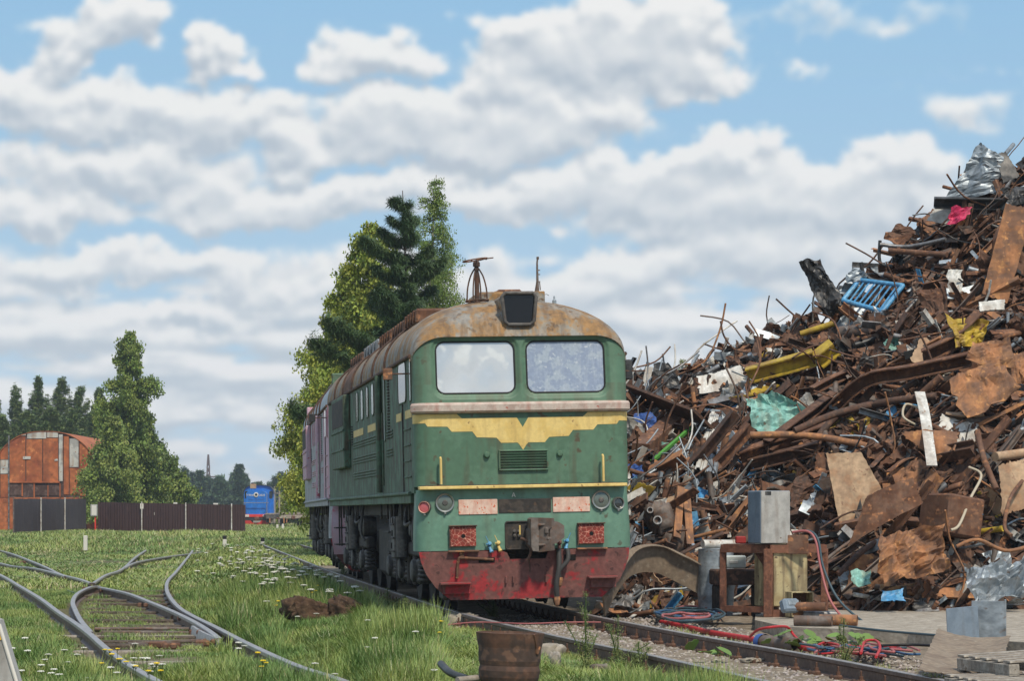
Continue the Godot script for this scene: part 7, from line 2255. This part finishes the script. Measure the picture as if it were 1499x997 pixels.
# broad-leaved tree
func leafy(called: String, label: String, group: String, base: Vector3, h: float, r: float, n: int, tint: Color, size: float, low := 0.14, droop := 0.25, fine := false, bark := "birch_bark", lean := 0.0, cat := "tree") -> void:
	var o := thing(called, label, cat, Transform3D(Basis(), base), group)
	var mb := MB.new()
	var path := PackedVector3Array(); var rad := []
	var top := Vector3(lean, h, rng.randf_range(-0.2, 0.2))
	for k in 9:
		var t := k / 8.0
		path.append(Vector3(top.x * t * t + sin(t * 5.0 + h) * 0.05 * h * 0.15, h * t - 0.1, top.z * t))
		rad.append(maxf(0.012, 0.016 * h * pow(1.0 - t, 0.9)))
	mb.tube(path, rad, 8)
	var where := []; var tints := PackedColorArray()
	var nb := int(clampf(h * 3.2, 16, 46))
	var limbs := MB.new()
	for k in nb:
		var t := lerpf(low, 0.985, pow(float(k + rng.randf()) / nb, 0.9))
		var p0 := path[mini(int(t * 8.0), 7)].lerp(path[mini(int(t * 8.0) + 1, 8)], t * 8.0 - floorf(t * 8.0))
		var az := k * 2.4 + rng.randf_range(-0.5, 0.5)
		var u := (t - low) / (1.0 - low)
		var prof := pow(sin(PI * clampf(u * 0.72 + 0.24, 0, 1)), 0.8) * (1.0 - 0.62 * u) * (1.0 + 0.55 * nz.get_noise_1d(u * 5.0 + h * 3.0))
		var len := r * prof * rng.randf_range(0.4, 1.35) + 0.12 * r
		var dir := Vector3(cos(az), 0, sin(az))
		var rise := rng.randf_range(0.35, 0.9)
		var bp := PackedVector3Array()
		for j in 5:
			var q := j / 4.0
			bp.append(p0 + dir * len * q + Vector3(0, len * (rise * q - (rise * 0.5 + droop) * q * q), 0))
		limbs.tube(bp, [0.006 * h * (1 - t) + 0.012, 0.02, 0.014, 0.009, 0.005], 5, false)
		var m := int(n * (len / r) * 1.9 / nb)
		for j in m:
			var q := pow(rng.randf(), 0.65)
			var c := bp[mini(int(q * 4), 3)].lerp(bp[mini(int(q * 4) + 1, 4)], q * 4 - floorf(q * 4))
			var sp := (0.16 + 0.2 * q) * minf(len, 1.6)
			c += Vector3(rng.randfn(0, 0.5), rng.randfn(-0.25, 0.5), rng.randfn(0, 0.5)) * sp
			var s := size * rng.randf_range(0.7, 1.35)
			where.append(Transform3D(Basis(Vector3.UP, rng.randf() * TAU).scaled(Vector3(s, s * 1.15, s)), c))
			tints.append(tinted(tint, 0.22))
	part("trunk", mb, M[bark], o)
	part("limbs", limbs, M[bark], o)
	many("crown", leaf_fine if fine else leaf_sprig, M.leaf, where, tints, o)

# pine or spruce
func conifer(called: String, label: String, group: String, base: Vector3, h: float, r: float, n: int, tint: Color, size: float, low := 0.1, airy := 0.3, big := false) -> void:
	var o := thing(called, label, "tree", Transform3D(Basis(), base), group)
	var mb := MB.new()
	var path := PackedVector3Array(); var rad := []
	for k in 7:
		var t := k / 6.0
		path.append(Vector3(sin(t * 4.0 + h) * 0.01 * h, h * t - 0.1, cos(t * 3.0) * 0.006 * h))
		rad.append(maxf(0.012, 0.015 * h * (1.0 - t)))
	mb.tube(path, rad, 8)
	var where := []; var tints := PackedColorArray()
	var limbs := MB.new()
	var whorls := int(h / (0.68 if not big else 0.62))
	var nb := 0
	var list := []
	for k in whorls:
		var t := lerpf(low, 0.985, float(k) / whorls)
		var u := (t - low) / (1.0 - low)
		var prof := pow(1.0 - u, 1.15 if not big else 1.05) * (0.9 + 0.3 * nz.get_noise_1d(u * 6.0 + h * 7.0)) * minf(1.0, 0.6 + u * 3.0)
		for b in 6:
			if rng.randf() < airy * 0.4: continue
			list.append([t, TAU * b / 6.0 + k * 0.7 + rng.randf_range(-0.35, 0.35), r * prof * rng.randf_range(0.4, 1.3) + 0.15])
	var total := 0.0
	for q in list: total += q[2]
	for q in list:
		var p0 := Vector3(0, h * q[0], 0)
		var dir := Vector3(cos(q[1]), 0, sin(q[1]))
		var len: float = q[2]
		var rise := lerpf(-0.05, 0.75, q[0])
		var bp := PackedVector3Array()
		for j in 4:
			var e := j / 3.0
			bp.append(p0 + dir * len * e + Vector3(0, len * (rise * e - 0.12 * e + 0.15 * e * e), 0))
		limbs.tube(bp, [0.04 * (1.1 - q[0]) + 0.008, 0.02, 0.012, 0.006], 5, false)
		var m := int(n * len / total)
		var side := dir.cross(Vector3.UP)
		for j in m:
			var e := lerpf(0.22, 1.04, pow(rng.randf(), 0.7))
			var c := bp[mini(int(minf(e, 0.999) * 3), 2)].lerp(bp[mini(int(minf(e, 0.999) * 3) + 1, 3)], e * 3 - floorf(minf(e, 0.999) * 3))
			var wd := len * 0.30 * sin(PI * clampf(e * 0.8 + 0.1, 0, 1))
			c += side * rng.randfn(0, 0.5) * wd + Vector3(0, rng.randfn(0.03, 0.06 if not big else 0.2) * (1.0 + len * 0.4), 0)
			var s := size * rng.randf_range(0.75, 1.35)
			where.append(Transform3D(Basis(Vector3.UP, rng.randf() * TAU).scaled(Vector3(s, s, s)), c))
			tints.append(tinted(tint, 0.25))
	part("trunk", mb, M.bark, o)
	part("limbs", limbs, M.bark, o)
	many("crown", needle_big if big else needle_sprig, M.needle, where, tints, o)

func stand(px: float, d: float) -> Vector3:
	var x := (px - MIDX) * d / F
	return Vector3(x, ground_h(x, d), -d)

func tall(py: float, d: float, base: Vector3) -> float:
	return EYE + (HORIZON - py) * d / F - base.y

func build_trees() -> void:
	make_sprigs()
	var b: Vector3
	var yg := Color(0.275, 0.333, 0.051)
	var mg := Color(0.150, 0.225, 0.043)
	var g := "birches and pines beyond the locomotives"
	# behind the train
	for q in [[543, 322, 90.0, 2.0, 4600, "tallest yellow-green birch behind the green locomotive, left of the pine"], [506, 385, 98.0, 1.9, 4000, "yellow-green birch standing second left of the pine"], [484, 450, 108.0, 1.8, 3600, "bright birch rising over the pink locomotive's roof"], [472, 520, 118.0, 1.6, 3000, "leafy birch left of the pink locomotive's end"], [456, 612, 122.0, 1.35, 2400, "lowest birch at the left end of the birch row"]]:
		b = stand(q[0], q[2])
		leafy("birch_tree", q[5], g, b, tall(q[1], q[2], b), q[3], int(q[4] * 0.72), yg, 0.9, 0.1 if q[0] > 490 else 0.32, 0.3, false)
	b = stand(592, 84)
	conifer("pine_tree", "dark green pine directly behind the green locomotive's roof", g, b, tall(274, 84, b), 4.8, 24000, Color(0.085, 0.150, 0.055), 0.95, 0.12, 0.6)
	b = stand(632, 92)
	leafy("birch_tree", "thin birch with hanging twigs rising right behind the pine", g, b, tall(252, 92, b), 1.5, 1900, mg, 0.8, 0.45, 0.55, true, "birch_bark", 0.2)
	b = stand(430, 300)
	leafy("young_birch", "bushy pale young birch behind the flat wagons", "", b, tall(700, 300, b), 2.4, 1900, yg, 1.7, 0.04, 0.1)
	# left of the yard
	b = stand(190, 185)
	leafy("birch_tree", "tallest birch standing alone behind the fence beside the rusty shed", "trees behind the fence", b, tall(482, 185, b), 2.7, 3400, Color(0.177, 0.250, 0.046), 1.35, 0.12, 0.25)
	b = stand(166, 180)
	leafy("birch_tree", "lower bushy birch hanging over the shed's right end", "trees behind the fence", b, tall(610, 180, b), 2.2, 2200, Color(0.204, 0.275, 0.058), 1.3, 0.1, 0.35)
	b = stand(214, 190)
	leafy("alder_tree", "dark rounded tree just right of the tall lone birch", "trees behind the fence", b, tall(600, 190, b), 1.7, 2000, Color(0.106, 0.167, 0.035), 1.35, 0.1, 0.2, false, "bark")
	for q in [[236, 655, 1.4, "small tree half hidden right of the dark rounded tree"], [252, 668, 1.3, "round-topped small tree above the middle of the brown fence"], [268, 690, 1.1, "lowest yellow-green sapling above the brown fence"]]:
		b = stand(q[0], 200)
		leafy("young_tree", q[3], "trees behind the fence", b, tall(q[1], 200, b), q[2], 1500, Color(0.177, 0.250, 0.051), 1.45, 0.06, 0.15, false, "bark")
	var pines := [[-14, 556], [24, 560], [58, 548], [92, 550], [120, 562], [148, 566], [40, 600], [76, 594], [108, 598], [136, 605], [4, 604], [168, 600], [232, 690]]
	var pn := ["pine at the very left edge above the shed", "second pine from the left edge", "tallest pine of the left row, above the shed roof", "pine right of the tallest one in the left row", "fourth pine of the left row", "pine nearest the lone birch", "shorter pine in front of the left row's first gap", "short pine right above the shed roof", "short pine before the right half of the shed roof", "short pine beside the bushy birch", "short pine at the picture's left margin", "pine partly hidden by the lone birch", "low pine showing between fence and small trees"]
	for k in pines.size():
		var d := 262.0 if k < 6 else 236.0
		b = stand(pines[k][0], d)
		conifer("pine_tree", pn[k], "pines behind the shed", b, tall(pines[k][1], d, b), 3.7 if k < 6 else 3.3, 5600, Color(0.152, 0.218, 0.068), 1.35, 0.1, 0.9, true)
	# distant wood
	var far := [[272, 684], [283, 690], [294, 686], [303, 697], [313, 700], [322, 694], [331, 704], [343, 690], [351, 678], [359, 692], [368, 708], [379, 705], [386, 712], [395, 706], [404, 698], [412, 690], [421, 694], [433, 700], [446, 695], [262, 690], [250, 694], [240, 700]]
	for k in far.size():
		var d := 520.0 + 40.0 * sin(k * 2.1)
		b = stand(far[k][0], d)
		var nm := "distant bluish spruce, number %s from the left in the far wood" % ["four", "five", "six", "seven", "eight", "nine", "ten", "eleven", "twelve", "thirteen", "fourteen", "fifteen", "sixteen", "seventeen", "eighteen", "nineteen", "twenty", "twenty-one", "twenty-two", "three", "two", "one"][k]
		conifer("spruce_tree", nm, "distant spruces on the horizon", b, tall(far[k][1], d, b), 2.2, 700, Color(0.074, 0.133, 0.055), 4.2, 0.04, 0.3, true)
	b = stand(1000, 130)
	leafy("birch_tree", "pale birch top peeping over the scrap heap", "", b, tall(524, 130, b), 1.5, 1100, Color(0.231, 0.250, 0.102), 0.9, 0.4, 0.2, true)
	# far wood as one mass
	var where := []; var tints := PackedColorArray()
	for k in 1800:
		var d := rng.randf_range(640, 760)
		var px := rng.randf_range(-120, 520)
		var x := (px - MIDX) * d / F
		var y := rng.randf_range(0.0, 1.0)
		var top := 7.0 + 2.5 * nz.get_noise_1d(x * 0.15)
		var s := rng.randf_range(7.0, 13.0)
		where.append(Transform3D(Basis(Vector3.UP, rng.randf() * TAU).scaled(Vector3(s, s * 1.3, s)), Vector3(x, y * top, -d)))
		tints.append(tinted(Color(0.079, 0.141, 0.058), 0.25))
	var o := many("far_wood", needle_big, M.needle, where, tints)
	tag(o, "far-off dark conifer wood along the horizon", "wood")

func tuft(blades: int, h: float, w: float, spread: float, lean: float) -> Mesh:
	var mb := MB.new()
	for k in blades:
		var a := rng.randf() * TAU
		var p := Vector3(rng.randfn(0, spread), 0, rng.randfn(0, spread))
		var hh := h * rng.randf_range(0.5, 1.15)
		var dir := Vector3(cos(a), 0, sin(a))
		var side := dir.cross(Vector3.UP) * w * rng.randf_range(0.6, 1.2)
		var ln := hh * lean * rng.randf_range(0.3, 1.4)
		var m := p + Vector3(0, hh * 0.6, 0) + dir * ln * 0.35
		var t := p + Vector3(0, hh, 0) + dir * ln
		mb.col = Color.WHITE * rng.randf_range(0.75, 1.25)
		mb.quad(p - side, p + side, m + side * 0.7, m - side * 0.7)
		mb.tri(m - side * 0.7, m + side * 0.7, t)
	return mb.mesh()

func near_rail(x: float, d: float) -> bool:
	var c := track_at(d)
	return absf(absf(x - c.x) - 0.797) < 0.1

func build_grass() -> void:
	rng.seed = 55
	var fine := tuft(12, 0.085, 0.0032, 0.055, 0.6)
	var lush := tuft(13, 0.165, 0.0036, 0.06, 0.7)
	var far := tuft(10, 0.24, 0.012, 0.16, 0.5)
	var sets := [[], [], []]
	var tints := [PackedColorArray(), PackedColorArray(), PackedColorArray()]
	var green := Color(0.125, 0.225, 0.05); var pale := Color(0.28, 0.355, 0.095); var straw := Color(0.45, 0.42, 0.23)
	# bare strips where the turnout's rails and sleepers lie
	for k in 210000:
		var u := rng.randf()
		var d := 19.0 * pow(62.0 / 19.0, pow(u, 0.82))
		var px := rng.randf_range(-40, 1120)
		var x := (px - MIDX) * d / F
		var c := track_at(d)
		var rel := x - c.x
		if rel > -1.0: continue
		var g := ground_kind(x, d)
		var lush_cut := 1.0
		var n1 := nz.get_noise_2d(x * 0.5, d * 0.35)
		var keep := 0.15 + 0.85 * g
		# the turnout's ties: thinner grass
		var tx := x + 4.9 + (d - 34.0) * 0.165
		var tie := exp(-pow(tx / 1.0, 4.0)) * smoothstep(26.0, 30.0, d) * smoothstep(64.0, 56.0, d)
		keep *= 1.0 - 0.86 * tie
		var soil := exp(-pow((px - 38.0) / 50.0, 2.0) - pow((HORIZON + F * 1.79 / d - 950.0) / 14.0, 2.0))
		keep *= 1.0 - 0.95 * clampf(soil * 1.3, 0.0, 1.0)
		if px < 260.0: keep *= 0.72 + 0.5 * n1
		if rng.randf() > keep: continue
		if on_rail(x, d): continue
		if absf(px - 468.0) < 60.0 and d > 29.0 and d < 38.5: lush_cut = 0.5
		# long grass towards the locomotives and in the foreground, short over the turnout
		var gx := px - (d - 20.0) * 0.0
		var lushness := smoothstep(250.0, 420.0, px + n1 * 120.0) * smoothstep(60.0, 46.0, d)
		var py := HORIZON + F * 1.79 / d
		lushness = maxf(lushness, smoothstep(948.0, 985.0, py + n1 * 30.0) * smoothstep(560.0, 420.0, px))
		var line := (px - 245.0) / 255.0 * 133.0 + 862.0 # the turnout's right rail in the picture
		if px > 240.0 and px < 520.0 and absf(py - line) < 16.0: lushness *= 0.25
		var tall_ := rng.randf() < lushness and tie < 0.4
		var s := rng.randf_range(0.6, 1.25) * (0.75 if tie > 0.3 else 1.0)
		if absf(rel + 1.3) < 0.5: s *= 0.7
		elif rel > -5.0 and px > 330.0: s *= 1.0 + 0.55 * smoothstep(-5.0, -3.0, rel)
		var w := 0 if not tall_ else 1
		sets[w].append(Transform3D(Basis(Vector3.UP, rng.randf() * TAU).scaled(Vector3(1.0 + d * 0.012, s * lush_cut * (1.0 + 1.1 * maxf(n1, -0.4)) * (0.45 if px > 640.0 and px < 900.0 and py > 925.0 else 1.0), 1.0 + d * 0.012)), Vector3(x, ground_h(x, d) - 0.01, -d)))
		var q := green.lerp(pale, clampf(0.45 + nz.get_noise_2d(x * 0.8 + 50, d * 0.4) * 1.9 + rng.randf_range(-0.2, 0.2), 0, 1))
		if rng.randf() < 0.06: q = straw
		tints[w].append(tinted(q, 0.15))
	for k in 80000:
		var d := 60.0 * pow(300.0 / 60.0, pow(rng.randf(), 1.1))
		var px := rng.randf_range(-60, 600)
		var x := (px - MIDX) * d / F
		var c := track_at(d)
		if absf(x - c.x) < 1.2 and d < 75.0: continue
		var n1 := nz.get_noise_2d(x * 0.12, d * 0.06)
		if rng.randf() > 0.75 + n1: continue
		var s := rng.randf_range(0.5, 1.1)
		if d < 110: s *= 0.55
		if d > 115 and d < 160 and px < 300: s *= 1.25
		if on_rail(x, d): continue
		sets[2].append(Transform3D(Basis(Vector3.UP, rng.randf() * TAU).scaled(Vector3(1.0 + d * 0.006, s * (1.0 + 0.6 * n1), 1.0 + d * 0.006)), Vector3(x, ground_h(x, d) - 0.02, -d)))
		var q := green.lerp(pale, clampf(0.6 + n1 * 1.5 + rng.randf_range(-0.2, 0.2), 0, 1))
		if rng.randf() < 0.16: q = straw
		tints[2].append(tinted(q, 0.15))
	# sparse weeds on the ballast and at the slab
	for k in 1500:
		var d := rng.randf_range(18.0, 34.0)
		var c := track_at(d)
		var rel := -0.95 - absf(rng.randfn(0, 0.25)) if rng.randf() < 0.8 else rng.randf_range(0.9, 1.7)
		sets[0].append(Transform3D(Basis(Vector3.UP, rng.randf() * TAU).scaled(Vector3.ONE * rng.randf_range(0.6, 1.3)), Vector3(c.x + rel, c.y - 0.19, -d)))
		tints[0].append(tinted(pale, 0.2))
	var labels := ["short fine grass over the turnout and yard", "longer lush grass along the foreground and locomotives", "far grass on the bank before the fence"]
	for k in 3:
		var o := many("grass", [fine, lush, far][k], M.blade, sets[k], tints[k])
		o.name = numbered("grass")
		tag(o, labels[k], "grass")
	print("tufts ", sets[0].size(), " ", sets[1].size(), " ", sets[2].size())
	flowers()
	weeds()

func flowers() -> void:
	# yarrow: a stem and a flat head of small white florets
	var st := MB.new()
	st.tube(PackedVector3Array([Vector3(0, 0, 0), Vector3(0.01, 0.2, 0.01), Vector3(0.0, 0.40, 0)]), 0.005, 5)
	for k in 6:
		var a := k * 1.1
		st.rod(Vector3(0, 0.36, 0), Vector3(cos(a) * 0.035, 0.405, sin(a) * 0.035), 0.0025, 4)
	var hd := MB.new()
	for k in 13:
		var a := k * 2.4; var r := 0.016 * sqrt(k)
		hd.lathe(Transform3D(Basis(), Vector3(cos(a) * r, 0.405 - r * 0.15, sin(a) * r)), pv([0.0, 0.0, 0.012, 0.004, 0.014, 0.012, 0.006, 0.016, 0.0, 0.017]), 6)
	var stm := st.mesh(); var hdm := hd.mesh()
	M["stem"] = mat("stem", Color(0.24, 0.32, 0.14), 0.8)
	for k in 330:
		var px: float; var py: float
		if k < 260:
			px = clampf(rng.randfn(440, 72), 290, 620); py = 838 + (px - 440) * 0.16 + rng.randfn(0, 13)
		elif k < 290:
			px = rng.randf_range(10, 240); py = rng.randf_range(940, 985)
		else:
			px = rng.randf_range(300, 690); py = rng.randf_range(800, 985)
		if py < 796: continue
		var p := lay(px, py, 0.06 if k < 260 else -0.15)
		if p.x - track_at(-p.z).x > -1.75: continue
		p.y = ground_h(p.x, -p.z)
		var s := rng.randf_range(0.95, 1.25) if k < 260 else rng.randf_range(0.5, 0.8)
		var wd := 1.0 if py < 905 else 0.62
		var o := thing("yarrow_plant", "white flat-headed yarrow flowering in the grass left of the locomotives", "flower", Transform3D(Basis(Vector3.UP, rng.randf() * TAU).rotated(Vector3.RIGHT, rng.randf_range(-0.15, 0.15)).scaled(Vector3(wd, s, wd)), p), "white yarrow flowers")
		part("stem", stm, M.stem, o)
		part("flower_head", hdm, M.petal_white, o)
	var yh := MB.new()
	for k in 9:
		var a := k * 2.4; var r := 0.014 * sqrt(k)
		yh.lathe(Transform3D(Basis(), Vector3(cos(a) * r, 0.405 - r * 0.1, sin(a) * r)), pv([0.0, 0.0, 0.013, 0.004, 0.013, 0.012, 0.0, 0.016]), 6)
	var yhm := yh.mesh()
	for q in [[443, 846], [452, 838], [466, 878], [463, 882], [405, 892], [408, 896], [378, 974], [384, 972], [390, 970], [386, 976], [457, 884], [644, 940], [646, 936], [716, 884], [722, 896], [155, 955], [162, 957], [173, 952], [178, 962], [186, 970], [175, 968], [200, 978], [236, 990], [218, 992], [230, 986], [150, 962], [165, 972]]:
		var p := lay(q[0], q[1], -0.12)
		p.y = ground_h(p.x, -p.z)
		var o := thing("tansy_plant", "yellow button-flowered weed in the grass", "flower", Transform3D(Basis(Vector3.UP, rng.randf() * TAU).scaled(Vector3(0.6, rng.randf_range(0.6, 1.0), 0.6)), p), "yellow flowers in the grass")
		part("stem", stm, M.stem, o)
		part("flower_head", yhm, M.petal_yellow, o)

func weeds() -> void:
	# tall seeding weeds near the plough and by the rails
	var n := 0
	var lb := ["tall seeding weed beside the truck rim's right", "tall seeding weed before the right rail", "weed spire under the green locomotive's side", "weed spire in the grass left of the plough", "leafy weed at the plough's left corner", "tall weed stalk in the foreground centre", "yellow-flowering weed just before the plough's left", "weed stalk rising by the bogie springs", "weed spire behind the rotten timber", "dry weed at the far right of the rails", "weed beside the truck rim's foot", "low weed between the rails at the bottom"]
	for q in [[858, 990, 868], [905, 985, 900], [594, 920, 872], [568, 905, 862], [640, 885, 850], [595, 930, 878], [722, 915, 885], [556, 860, 832], [502, 845, 800], [1235, 985, 905], [715, 1000, 965], [935, 990, 940]]:
		var d := clampf(3800.0 * 1.65 / (q[1] - 750.0), 18.0, 60.0)
		var base := at(q[0], q[1], d)
		base.y = ground_h(base.x, d)
		var h: float = maxf(0.3, EYE + (HORIZON - q[2]) * d / F - base.y)
		var o := thing("tall_weed", lb[n], "weed", Transform3D(Basis(), base), "tall weeds about the track")
		var mb := MB.new()
		for k in 4:
			var a := k * 1.7 + n
			var hh := h * (1.0 - 0.18 * k)
			var path := [Vector3(0, 0, 0), Vector3(cos(a) * 0.04 * k, hh * 0.5, sin(a) * 0.04 * k), Vector3(cos(a) * 0.11 * k, hh, sin(a) * 0.11 * k)]
			var sp := spline(path, 4)
			mb.tube(sp, 0.006, 5)
		part("stalk", mb, M.stem, o)
		var where := []; var tints := PackedColorArray()
		for k in 130:
			var t := pow(rng.randf(), 0.8)
			var b := rng.randi() % 4
			var a := b * 1.7 + n
			var hh := h * (1.0 - 0.18 * b) * t
			var c := Vector3(cos(a) * 0.11 * b * t * t, hh, sin(a) * 0.11 * b * t * t) + Vector3(rng.randfn(0, 0.03), 0, rng.randfn(0, 0.03)) * (1.2 - t * 0.7)
			where.append(Transform3D(Basis(Vector3.UP, rng.randf() * TAU).scaled(Vector3.ONE * rng.randf_range(0.10, 0.26) * (1.2 - t * 0.5)), c))
			tints.append(tinted(Color(0.16, 0.20, 0.06), 0.25))
		many("leaves", leaf_fine, M.leaf, where, tints, o)
		n += 1
	# broad-leaved burdock by the slab
	for q in [[1170, 938, 11, "broad-leaved green plant growing at the slab's front edge"], [1242, 930, 9, "second broad-leaved plant farther right at the slab's edge"], [1044, 948, 5, "small broad-leaved plant on the ballast inside the right rail"]]:
		var d := 29.0 if q[0] > 1100 else 27.5
		var p := at(q[0], q[1], d)
		p.y = -0.2 if q[0] > 1100 else track_at(d).y - 0.19
		var o := thing("broadleaf_plant", q[3], "plant", Transform3D(Basis(), p), "broad-leaved plants by the slab")
		for k in int(q[2]):
			var a := k * 2.4
			var r := 0.06 + 0.028 * k
			var c := Vector3(cos(a) * r * 1.3, 0.10 + rng.randf_range(0, 0.12), sin(a) * r * 0.7)
			var s := rng.randf_range(0.06, 0.1)
			var b := Basis(Vector3.UP, a) * Basis(Vector3.BACK, rng.randf_range(-0.6, 0.2)) * Basis(Vector3.RIGHT, rng.randf_range(-0.3, 0.9))
			var pts := PackedVector3Array()
			for v in 6:
				for u in 6:
					var vv := v / 5.0; var uu := u / 2.5 - 1.0
					var w := s * sin(PI * clampf(vv * 0.85 + 0.12, 0, 1))
					pts.append(c + b * Vector3(uu * w, (absf(uu) * 0.25 - 0.5 * vv * vv) * s * 0.6, s * 2.0 * (vv - 0.5)))
			var mb := MB.new()
			mb.col = Color(0.14, 0.24, 0.05) * rng.randf_range(0.85, 1.2)
			mb.slab(pts, 6, 6, 0.002)
			part("leaf", mb, M.leaf, o)
